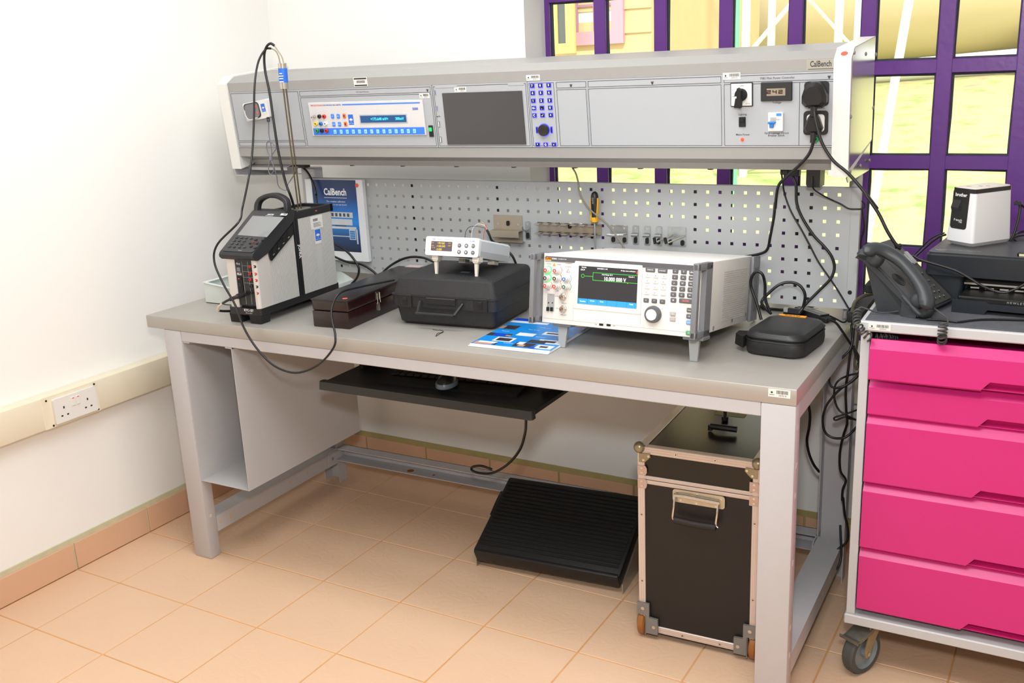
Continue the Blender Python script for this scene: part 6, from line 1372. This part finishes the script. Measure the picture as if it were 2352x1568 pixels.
for q in ((208, 393), (424, 403)): g = G(*q, .004); b = B(); b.box(g.x - .0028, g.x + .0028, -.0042, -.0034, g.z - .0028, g.z + .0028); b.build('hook_hole', peg_m, t, M=rel(t), smooth=0)
def small_hook(x0, x1, y0, y1, ym, label, ring_):
    a, c = G(x0, y0), G(x1, y1); t = wt('tool_hook', label, 'tool holder', a)
    b = B(); b.prism(rrect(a.x, c.z, c.x, a.z, .002), 'y', -.0035, -.0015); b.build('plate', zp, t, M=rel(t))
    g = G((x0 + x1) / 2, ym); b = B(); b.prism(rrect((a.x + c.x) / 2 - .005, c.z + .003, (a.x + c.x) / 2 + .005, c.z + .022, .0045), 'y', -.0075, -.0035); b.build('clamp_plug', black_mt, t, M=rel(t))
    b = B(); cx_ = (a.x + c.x) / 2; b.box(cx_ - .003, cx_ + .003, -.0042, -.0034, a.z - .011, a.z - .005); b.build('hook_hole', peg_m, t, M=rel(t), smooth=0)
    if ring_: b = B(); b.cyl((a.x - .002, -.009, g.z), 'x', .0055, (c.x - a.x) + .002, 12); b.build('tube_clip', zp, t, M=rel(t))
    return t, a, c, g
t, a, c, g = small_hook(503, 565, 370, 560, 460, 'small single zinc hook beside the wide folded holder', False)
b = B(); b.tube([G(545, 445, .006), G(500, 468, .028), G(475, 450, .036), G(472, 425, .038)], .0026, 8); b.build('hook', zp, t, M=rel(t))
# long notched tool rack
a, c = G(650, 375), G(1330, 525); t = wt('tool_rack', 'long notched metal tool rack holding the screwdriver', 'tool rack', a)
b = B(); b.box(a.x, c.x, -.0035, -.0015, c.z + .004, a.z); b.build('back_plate', nick, t, M=rel(t), smooth=0)
for zz, sh_ in ((a.z, .0), (c.z + .006, .0)):
    n_ = 7; wdt = (c.x - a.x) / n_
    for i in range(n_): b = B(); x0 = a.x + i * wdt; b.box(x0, x0 + wdt * .62, -.038, -.0035, zz - .0018, zz); b.build('tooth', nick, t, M=rel(t), smooth=0)
    b = B(); b.box(a.x, c.x, -.014, -.0035, zz - .0018, zz); b.build('ledge', nick, t, M=rel(t), smooth=0)
slot_plug(t, (983, 418), .0056, .0082, M=rel(t))
for q in ((868, 423), (1100, 432)): g = G(*q, .004); b = B(); b.box(g.x - .0028, g.x + .0028, -.0042, -.0034, g.z - .0028, g.z + .0028); b.build('hook_hole', peg_m, t, M=rel(t), smooth=0)
# screwdriver
gt, gb, gs = G(1250, 45, .028), G(1250, 385, .028), G(1260, 690, .028)
sdv = thing('screwdriver', 'screwdriver with a black and yellow grip hanging upright in the rack', 'screwdriver', Matrix.Translation(gb))
hgt = gt.z - gb.z; dx = gt.x - gb.x
def hx(k): return gb.x + dx * k
b = B(); prof = [(0, .006), (.02, .0105), (.10, .012), (.22, .0095), (.5, .0115), (.72, .0125), (.88, .0115), (.96, .0085), (1, .003)]
b.loft([[(hx(k) + r * cos(t_), gb.y + r * sin(t_), gb.z + hgt * k) for t_ in [2 * pi * j / 16 for j in range(16)]] for k, r in prof]); b.build('grip', mat('grip_black', (26, 26, 26), .4), sdv, M=Matrix.Translation(-gb))
yel = mat('grip_yellow', (232, 174, 30), .4, noise=.02)
for s in (-1, 1):
    b = B(); b.loft([[(hx(k) + s * (r * .96) + dxx, gb.y + dy, gb.z + hgt * k) for dxx, dy in ((-.0028, -.006), (.0028, -.006), (.0028, .006), (-.0028, .006))] for k, r in ((.08, .0105), (.25, .0088), (.5, .0105), (.72, .0115), (.8, .010))]); b.build('yellow_flank', yel, sdv, M=Matrix.Translation(-gb))
b = B(); b.loft([[(hx(k) + r * cos(t_), gb.y + r * sin(t_), gb.z + hgt * k) for t_ in [2 * pi * j / 16 for j in range(16)]] for k, r in ((.03, .0108), (.1, .0125), (.19, .0105))]); b.build('yellow_collar', yel, sdv, M=Matrix.Translation(-gb))
b = B(); b.tube([gb + Vector((0, 0, .003)), gs], .0026, 8, raw=True); b.build('shaft', zp, sdv, M=Matrix.Translation(-gb))
b = B(); b.text('AUTO', .007, TF(hx(.62), gb.z + hgt * .72, gb.y - .0130, pi / 2), .01); b.build('lettering', mat('print_grey', (170, 172, 175), .6, noise=0), sdv, smooth=0, M=Matrix.Translation(-gb))
# double hook holders
def double_hook(x0, x1, y0, y1, label):
    a, c = G(x0, y0), G(x1, y1); t = wt('double_tool_hook', label, 'tool holder', a)
    b = B(); b.prism(rrect(a.x, c.z, c.x, a.z, .002), 'y', -.0035, -.0015); b.box(a.x, c.x, -.0055, -.0035, (a.z * .55 + c.z * .45) - .001, (a.z * .55 + c.z * .45) + .001); b.build('plate', zp, t, M=rel(t))
    for k in (.17, .83):
        x = a.x + (c.x - a.x) * k; b = B(); b.prism(rrect(x - .0056, c.z + .002, x + .0056, c.z + .019, .005), 'y', -.0075, -.0035); b.build('clamp_plug', black_mt, t, M=rel(t))
        b = B(); b.box(x - .003, x + .003, -.0042, -.0034, a.z - .012, a.z - .006); b.build('hook_hole', peg_m, t, M=rel(t), smooth=0)
    return t, a, c
t, a, c = double_hook(1425, 1610, 405, 603, 'zinc double hook holder crossed by the grey cable')
b = B(); b.tube([G(1590, 500, .006), G(1500, 508, .02), G(1380, 508, .034), G(1425, 516, .034), G(1560, 514, .02)], .0016, 6); b.build('wire_hook', zp, t, M=rel(t))
small_hook(1665, 1730, 412, 612, 510, 'small zinc clip, first to the right of the crossed double holder', True)
small_hook(1790, 1855, 418, 620, 515, 'small zinc clip in the middle of the row of small clips', True)
t, a, c, g = small_hook(1915, 1980, 424, 626, 520, 'small zinc clip with a long pin ending in a black tip', True)
pin = mat('pin_steel', (190, 184, 170), .3, metal=.6)
b = B(); b.tube([G(1985, 560, .006), G(1905, 600, .045)], .0028, 8, raw=True); b.build('pin', pin, t, M=rel(t)); b = B(); b.tube([G(1905, 610, .045), G(1893, 545, .047)], .0048, 10, raw=True); b.build('black_tip', black_mt, t, M=rel(t))
t, a, c = double_hook(2042, 2238, 428, 636, 'rightmost double holder with two parallel pins')
b = B(); b.tube([G(2215, 530, .006), G(2025, 608, .046)], .0028, 8, raw=True); b.build('pin', pin, t, M=rel(t)); b = B(); b.tube([G(2085, 520, .006), G(1990, 572, .035)], .0028, 8, raw=True); b.build('pin', pin, t, M=rel(t))
b = B(); b.tube([G(2025, 608, .046), G(2008, 545, .048)], .0048, 10, raw=True); b.build('black_tip', black_mt, t, M=rel(t))

# ================================================================ ADAPTERS UNDER THE CONSOLE
def Z3(x, y, yy): return PY(*zc3(x, y), yy)
def Z1(x, y, yy): return PY(*zc1(x, y), yy)
a, c = Z3(1382, 1182, -.08), Z3(1500, 1375, -.08); 
ad = thing('power_adapter', 'black power adapter block hanging below the right end of the console', 'adapter', Matrix.Translation((a.x, -.08, c.z)))
b = B(); b.prism([(0, .008), (.004, 0), (c.x - a.x, 0), (c.x - a.x + .0, .006), (c.x - a.x, 1.327 - c.z), (0, 1.327 - c.z)], 'y', 0, .06); b.build('block', mat('adapter_black', (20, 20, 20), .35), ad, smooth=0)
a, c = Z3(1145, 1180, -.06), Z3(1310, 1262, -.06)
ad2 = thing('plug_cluster', 'pair of black connectors plugged into the underside of the console at the right', 'connector', Matrix.Translation((a.x, -.06, c.z)))
b = B(); b.box(0, .022, 0, .03, 0, 1.327 - c.z, .002, 1); b.build('connector', black_pl, ad2); b = B(); b.box(.026, c.x - a.x, 0, .03, -.004, 1.327 - c.z, .002, 1); b.build('connector', black_pl, ad2)
a, c = Z1(712, 1142, -.04), Z1(868, 1200, -.04)
ad3 = thing('plug_cluster', 'black connectors under the left end of the console above the calibrator', 'connector', Matrix.Translation((a.x, -.04, c.z)))
b = B(); b.box(0, .035, 0, .03, .004, 1.327 - c.z, .002, 1); b.build('connector', black_pl, ad3); b = B(); b.box(.04, c.x - a.x, 0, .03, 0, 1.327 - c.z, .003, 1); b.build('connector', black_pl, ad3)

zR = lambda x, y, yy: PY(1680 + x / 3.5, 380 + y / 3.5, yy)
cable('power_cable', 'black cord from the upper console plug sweeping right to the telephone',
      [Z3(1452, 690, -.2), Z3(1462, 760, -.205), Z3(1490, 880, -.21), Z3(1535, 1000, -.21), Z3(1625, 1135, -.21), Z3(1760, 1250, -.215), Z3(1900, 1410, -.22), Z3(2015, 1560, -.22), zR(1080, 235, -.225), zR(1180, 380, -.225), zR(1255, 530, -.23), zR(1330, 645, -.23), zR(1360, 668, -.225)], .0042)
cable('power_cable', 'black cord from the lower console plug dropping behind the large white calibrator',
      [Z3(1455, 905, -.18), Z3(1447, 950, -.18), Z3(1405, 1070, -.18), Z3(1310, 1180, -.18), Z3(1200, 1280, -.17), Z3(1125, 1370, -.15), Z3(1100, 1560, -.12), zR(352, 300, -.10), zR(340, 420, -.09), zR(312, 570, -.08), zR(290, 670, -.06), zR(235, 708, -.05), zR(110, 732, -.03), zR(0, 745, -.02)], .0042)
cable('power_cable', 'thick black cord curving from the console connectors down to the loops behind the pouch',
      [zR(485, 40, -.05), zR(495, 90, -.05), zR(520, 160, -.05), zR(525, 300, -.05), zR(570, 420, -.05), zR(660, 560, -.05), zR(745, 650, -.05), zR(805, 730, -.05), zR(828, 815, -.05), zR(800, 905, -.055), zR(710, 1000, -.06), zR(610, 1100, -.07), zR(548, 1175, -.08)], .0042)
cable('thin_cable', 'thin black cord running diagonally across the pegboard to the bench corner',
      [zR(400, 40, -.06), zR(412, 130, -.05), zR(428, 230, -.03), zR(480, 370, -.03), zR(560, 510, -.03), zR(630, 640, -.03), zR(700, 775, -.03), zR(790, 905, -.03), zR(860, 1010, -.03), zR(940, 1145, -.03), zR(965, 1190, -.03), zR(968, 1290, -.04)], .0026)
cable('thin_cable', 'thin black cord from the hanging adapter to the edge of the pegboard',
      [zR(648, 90, -.085), zR(655, 180, -.085), zR(735, 240, -.04), zR(815, 280, -.02), zR(880, 310, -.02), zR(940, 345, -.02), zR(1000, 350, -.02), zR(1060, 345, -.01), zR(1072, 310, .0), zR(1050, 285, .01)], .0022)
cable('thin_cable', 'thin black cord hanging just right of the pegboard in front of the window',
      [zR(985, 190, .03), zR(1040, 300, .03), zR(1058, 400, .03), zR(1070, 490, .03), zR(1045, 590, .03), zR(1040, 660, .03), zR(1042, 740, .04)], .0026)
cable('power_cable', 'black cord looping up beside the rear handle of the large calibrator',
      [zR(240, 1240, -.22), zR(205, 1110, -.21), zR(165, 1000, -.20), zR(155, 930, -.20), zR(178, 870, -.20), zR(215, 852, -.20), zR(252, 880, -.20), zR(270, 960, -.19), zR(272, 1070, -.19), zR(310, 1180, -.19)], .0042)
cable('power_cable', 'black cord arching over behind the zipped pouch',
      [zR(318, 1190, -.17), zR(258, 1130, -.15), zR(245, 1090, -.13), zR(290, 1035, -.12), zR(380, 960, -.11), zR(470, 938, -.10), zR(550, 965, -.10), zR(592, 1040, -.10), zR(575, 1140, -.10), zR(545, 1185, -.11)], .0042)
zb2 = lambda x, y, z=.884: P(1680 + x / 3.5, 380 + y / 3.5, 'z', z)
cable('power_cable', 'black cord lying flat along the back of the worktop behind the pouch', [zb2(232, 1128), zb2(270, 1150), zb2(330, 1152), zb2(440, 1160), zb2(560, 1150), zb2(660, 1120)], .004)
grey_c = mat('grey_cable', (128, 122, 110), .45)
cable('grey_cable', 'grey cable hanging from the console across the pegboard behind the screwdriver',
      [PY(*zc2(1305, 1105), -.05), PY(*zc2(1345, 1175), -.05), PY(*zc2(1368, 1270), -.05), G(1080, 20, .05), G(1110, 110, .05), G(1175, 210, .05), G(1250, 285, .048), G(1330, 345, .045), G(1405, 420, .04), G(1470, 500, .04), G(1540, 600, .04), G(1582, 690, .04), G(1590, 740, .04)], .0028, grey_c)
# left side
zL = lambda x, y, yy: PY(460 + x / 3.92, 400 + y / 3.92, yy)
cable('power_cable', 'thick black cord dropping from the left console connectors behind the calibrator', [Z1(840, 1190, -.03), Z1(890, 1240, -.03), Z1(935, 1330, -.035), Z1(965, 1440, -.04), zL(1040, 190, -.05), zL(1052, 300, -.06), zL(1055, 420, -.06)], .004)
cable('power_cable', 'black cord bowing out right of the calibrator in front of the poster', [zL(1190, 610, -.1), zL(1215, 630, -.1), zL(1320, 695, -.1), zL(1390, 775, -.1), zL(1428, 850, -.1), zL(1412, 930, -.1), zL(1360, 990, -.1), zL(1340, 1020, -.1)], .0042)
cable('power_cable', 'black cord sagging below the poster towards the wooden box', [zL(1190, 730, -.09), zL(1230, 752, -.09), zL(1330, 792, -.09), zL(1450, 812, -.09), zL(1540, 862, -.09), zL(1600, 918, -.09), zL(1620, 960, -.08)], .0042)
cable('power_cable', 'black cord arching over the rear of the wooden box to the thermometer', [zL(1590, 960, -.07), zL(1625, 905, -.07), zL(1700, 832, -.07), zL(1800, 772, -.07), zL(1900, 745, -.07), zL(2010, 752, -.07), zL(2110, 790, -.07), zL(2200, 800, -.06)], .0042)
gk2 = mat('thin_grey_cable', (122, 120, 132), .5)
z4 = lambda x, y, yy=-.19: PY(*zc4(x, y), yy)
cable('sensor_lead', 'thin grey lead tied in a bow below the white cradle', [z4(762, 640, -.2), z4(768, 700), z4(770, 830), z4(790, 930), z4(805, 1040), z4(800, 1130), z4(770, 1090), z4(742, 1010), z4(745, 940), z4(775, 922), z4(830, 960), z4(862, 1010), z4(820, 1080), z4(797, 1140), z4(770, 1240), z4(768, 1310), z4(795, 1345), z4(828, 1310), z4(832, 1250), z4(800, 1160), z4(835, 1250, -.18), z4(870, 1370, -.17), z4(885, 1470, -.16), z4(920, 1525, -.15), z4(990, 1552, -.14), z4(1008, 1490, -.13), z4(1050, 1420, -.11), z4(1110, 1330, -.08), z4(1145, 1245, -.06)], .0018, gk2, 6, cat='lead')
p = z4(755, 625, -.195); tag(B().box(p.x - .004, p.x + .004, -.197, -.189, p.z - .012, p.z + .004, .001, 1).build('lead_plug', black_pl), 'tiny black plug at the underside of the white cradle', 'plug')
p = z4(796, 1145); tag(B().box(p.x - .005, p.x + .005, p.y - .004, p.y + .004, p.z - .006, p.z + .006, .001, 1).build('cable_tie', gk2), 'grey tie holding the bow of the thin grey lead', 'tie')
# calibrator inlet plug and its white-marked cord
kk2 = lambda x, y, yy: PY(*kR(x, y), yy)
p0_, p1_ = kk2(385, 1165, -.60), kk2(300, 1195, -.63)
ipl = thing('inlet_plug', 'black moulded plug pushed into the front socket of the calibrator', 'plug', Matrix.Translation(p0_))
b = B(); b.tube([p0_, p0_.lerp(p1_, .8), p1_, kk2(225, 1225, -.645)], lambda t: .0085 if t < .5 else .0060, 10, 4); b.build('body', black_pl, ipl, M=Matrix.Translation(-p0_))
cable('inlet_cable', 'short black cord with a white sleeve in front of the pale grey bin', [kk2(230, 1222, -.645), kk2(190, 1240, -.645), kk2(150, 1265, -.64)], .004)
cable('white_sleeved_cable', 'white sleeve on the cord curling down to the worktop left of the calibrator', [kk2(150, 1265, -.64), kk2(110, 1298, -.635), kk2(97, 1330, -.63), kk2(105, 1345, -.625)], .0038, mat('white_sleeve', (214, 204, 192), .5))
cable('inlet_cable', 'end of the black cord lying on the worktop under the calibrator front', [kk2(105, 1346, -.62), kk2(160, 1350, -.60), kk2(250, 1350, -.57), kk2(330, 1350, -.53)], .004)

# ================================================================ HUB BEHIND THE POUCH
kq = zm(1680, 690, 9.8)
q = [P(*kq(*t), 'z', .8985) for t in ((1340, 300), (1980, 335), (2215, 300), (1950, 200))]
FHB = frame(q[1].x, q[1].y, .8805, math.atan2((q[2] - q[1]).y, (q[2] - q[1]).x) )
hub = thing('network_box', 'flat black box with cables plugged in, behind the zipped pouch', 'hub', FHB)
wH = (q[2] - q[1]).length
b = B(); b.box(0, wH, 0, .12, 0, .018, .0015, 1); b.build('case', mat('hub_black', (30, 30, 34), .35), hub)
b = B(); b.box(wH * .35, wH * .55, .0, .12, .0178, .0186); b.box(.01, .05, .07, .072, .018, .0186); b.build('print', mat('hub_stripe', (14, 14, 15), .3), hub, smooth=0)
for k in (.18, .45, .75): b = B(); b.box(wH * k - .008, wH * k + .008, -.032, .002, .003, .014, .002, 1); b.build('connector', black_mt, hub)
p = P(*kq(1220, 245), 'z', .89); us = thing('usb_stick', 'white and dark memory stick lying behind the pouch', 'memory stick', frame(p.x, p.y, .8805, -.1))
b = B(); b.box(-.006, .007, -.004, .008, .008, .021, .001, 1); b.build('white_end', white_pl, us)
b = B(); b.box(.007, .045, -.004, .008, .006, .021, .001, 1); b.build('body', mat('stick_grey', (60, 60, 72), .4), us); b = B(); b.box(-.006, .045, -.004, .008, 0, .006); b.build('base', black_mt, us, smooth=0)

# ================================================================ CABLES BETWEEN BENCH AND TROLLEY
zA2 = lambda x, y, yy: PY(1880 + x / 3.267, 680 + y / 3.267, yy)
zB2 = lambda x, y, yy: PY(1800 + x / 3.5, 1120 + y / 3.5, yy)
HC = [('thick black cord arching from the hub over the right edge of the bench', .0036, [(80, 178, -.13), (130, 200, -.12), (180, 265, -.10), (240, 355, -.06), (290, 430, -.05), (317, 515, -.05), (298, 590, -.05), (250, 640, -.05), (180, 685, -.05), (115, 745, -.05), (55, 830, -.05), (32, 930, -.05), (50, 1020, -.05), (110, 1062, -.05), (190, 1062, -.05), (240, 1030, -.04), (288, 978, -.02)]),
      ('black cord making the tight upper loop beside the bench rail', .0034, [(265, 240, -.04), (258, 320, -.05), (235, 400, -.07), (160, 480, -.08), (95, 570, -.08), (80, 640, -.08), (110, 685, -.08), (180, 680, -.07), (250, 635, -.06), (300, 580, -.05), (310, 520, -.05), (280, 440, -.05), (262, 370, -.05)]),
      ('black cord crossing leftwards below the upper loop', .003, [(318, 575, -.01), (235, 592, -.03), (160, 625, -.05), (122, 680, -.05), (120, 770, -.05), (150, 850, -.05), (205, 890, -.05), (240, 910, -.04), (288, 930, -.02)]),
      ('thin black cord doubled back in a flat loop near the trolley post', .0028, [(295, 850, -.01), (215, 880, -.03), (150, 900, -.04), (118, 912, -.04), (130, 930, -.04), (200, 905, -.04), (235, 920, -.03), (290, 926, -.02)]),
      ('thin black cord from the hub to the black strip at the bench corner', .0024, [(85, 148, -.11), (140, 175, -.09), (180, 195, -.08), (205, 190, -.07), (213, 160, -.06), (214, 120, -.05), (240, 90, -.04), (300, 85, -.02)]),
      ('grey brown cord hanging behind the black cords', .0034, [(300, 260, .02), (290, 360, .02), (276, 450, .02), (272, 520, .02), (288, 548, .02), (298, 500, .03)])]
for i, (lb, r, pts) in enumerate(HC): cable('hanging_cable', lb, [zA2(*p) for p in pts], r, None if i < 5 else mat('brown_grey_cord', (92, 86, 68), .5))
cable('hanging_cable', 'long black cord falling to the floor with a loop beside the rear bench leg',
      [zA2(245, 210, -.04), zA2(255, 330, -.05), zA2(235, 450, -.05), zA2(222, 560, -.05), zA2(205, 700, -.04), zA2(208, 850, -.03), zA2(214, 955, -.02), zA2(185, 1050, .0), zA2(160, 1180, .02), zA2(165, 1310, .03), zA2(205, 1380, .04), zA2(182, 1450, .04), zA2(178, 1530, .05),
       zB2(478, 80, .05), zB2(490, 210, .06), zB2(515, 320, .06), zB2(508, 430, .05), zB2(440, 490, .04), zB2(390, 540, .02), zB2(368, 600, .0), zB2(392, 655, .0), zB2(435, 640, .0), zB2(462, 540, .02), zB2(460, 430, .05), zB2(455, 300, .08)], .0036)
cc2 = lambda x, y, yy: PY(1400 + x / 2.346, 900 + y / 2.346, yy)
cable('hanging_cable', 'black cord bowing behind the front right leg below the bench rail', [cc2(1070, 60, .02), cc2(1080, 120, .03), cc2(1076, 190, .04), cc2(1064, 260, .06), cc2(1075, 330, .07), cc2(1100, 390, .08), cc2(1130, 430, .10)], .0042)
# black power strip end beside the trolley corner
a = zA2(215, 140, -.10); c = zA2(285, 205, -.10)
pstr = thing('power_strip', 'black power strip end wedged between the bench and the trolley corner', 'power strip', Matrix.Translation((a.x, -.10, c.z)))
b = B(); b.box(0, c.x - a.x + .012, 0, .30, 0, a.z - c.z + .004, .004, 2); b.build('body', black_mt, pstr)
b = B(); b.tube([(.008, .02, .02), (.014, .03, .052), (.03, .05, .066), (.055, .08, .07)], .0052, 8); b.build('loop_cord', mat('olive_cord', (70, 66, 48), .5), pstr)
a2_ = PY(*kp(215, 740), -.14); pb2 = thing('plug_adapter', 'black plug adapter just behind the telephone on the window side', 'adapter', Matrix.Translation((a2_.x, -.14, a2_.z)))
b = B(); b.box(-.012, .022, 0, .06, -.012, .012, .003, 1); b.build('body', black_mt, pb2); b = B(); b.box(-.002, .03, .01, .05, .012, .034, .003, 1); b.build('plug', black_pl, pb2)
# cords over and beside the printers
cable('printer_cable', 'black cord drooping across the front of the black printer', [K(830, 285, -.255), K(920, 335, -.26), K(1080, 385, -.262), K(1270, 440, -.264), K(1440, 500, -.266), K(1600, 590, -.268), K(1760, 690, -.27), K(1920, 760, -.27), K(2080, 790, -.27), K(2220, 750, -.27), K(2352, 680, -.27), K(2450, 610, -.27)], .0032)
kL = zm(2130, 400, 7.84)
for nm, pts, r in (('pair of thin black cords rising left from the black printer, upper one', [(310, 1055, .12), (200, 1090, .12), (80, 1150, .10), (-20, 1230, .08), (-230, 1440, .02), (-330, 1530, -.02)], .0022),
                   ('pair of thin black cords rising left from the black printer, lower one', [(340, 1085, .10), (230, 1120, .10), (120, 1190, .08), (0, 1290, .06), (-200, 1470, .0), (-310, 1560, -.04)], .003)):
    cable('thin_cable', nm, [PY(*kL(x, y), yy) for x, y, yy in pts], r)
for nm, pts, r in (('black cord hanging behind the label printer down to the printer top', [(1600, 500, .08), (1650, 530, .09), (1670, 600, .09), (1650, 760, .08), (1600, 950, .07), (1540, 1120, .06), (1465, 1235, .05)], .0040),
                   ('black cord leaving right from behind the label printer', [(1600, 500, .08), (1680, 540, .09), (1760, 600, .10), (1840, 640, .1)], .003),
                   ('black cord curving over the right of the printer top', [(1480, 1270, .04), (1540, 1160, .06), (1640, 1110, .08), (1760, 1095, .1), (1840, 1100, .1)], .003),
                   ('black cord behind the right side of the label printer', [(1570, 1090, .10), (1640, 1050, .12), (1740, 1025, .13), (1840, 1010, .14)], .0036),
                   ('black cord kinked at the rear right of the printer top', [(1570, 1180, .06), (1640, 1230, .05), (1740, 1270, .04), (1840, 1320, .03)], .003)):
    cable('printer_cable', nm, [PY(*kL(x, y), yy) for x, y, yy in pts], r)
p = PY(*kL(1610, 520), .08); lpl = tag(B().box(p.x - .006, p.x + .012, p.y - .005, p.y + .008, p.z - .005, p.z + .005, .001, 1).build('small_plug', black_pl), 'small black plug at the rear of the label printer', 'plug')
cable('flat_cable', 'black cord lying along the trolley mat before the printer', [P(*kp(x, y), 'z', ZT_ + .0035) for x, y in ((1010, 1160), (1150, 1165), (1300, 1180), (1450, 1195), (1600, 1175), (1800, 1160), (2050, 1160), (2352, 1168), (2600, 1175))], .0026)
p = PY(*kp(610, 145), -.225); tag(B().tube([p + Vector((-.006, 0, -.004)), p + Vector((.008, 0, .002))], .005, 8, raw=True).build('cable_tie', black_mt), 'black tie where the power cord meets the telephone', 'tie')

# ================================================================ groups of repeats, small joined details
GR = {'power_cable': 'black mains cables about the bench', 'thin_cable': 'thin black cables about the bench', 'hanging_cable': 'cables hanging between and under the furniture', 'printer_cable': 'black cables about the printers',
      'test_lead': 'thin test leads on the white thermometer', 'tool_hook': 'small zinc clips on the pegboard', 'double_tool_hook': 'double zinc holders on the pegboard', 'magazine': 'catalogues stacked on the worktop',
      'upright': 'uprights behind the pegboard', 'probe_cable': 'cables of the tall probe', 'mains_plug': 'black plugs in the console outlets', 'plug_cluster': 'connectors under the console', 'inlet_cable': 'pieces of the calibrator inlet cable', 'cable_tie': 'small cable ties'}
for o in C.objects:
    if o.parent is None and 'category' in o and 'group' not in o:
        k = o.name.split('.')[0]
        if k in GR: o['group'] = GR[k]
    if o.name.split('.')[0] in ('slots', 'pin_holes', 'leds', 'tab', 'hook_hole') and o.parent: o['kind'] = 'stuff'
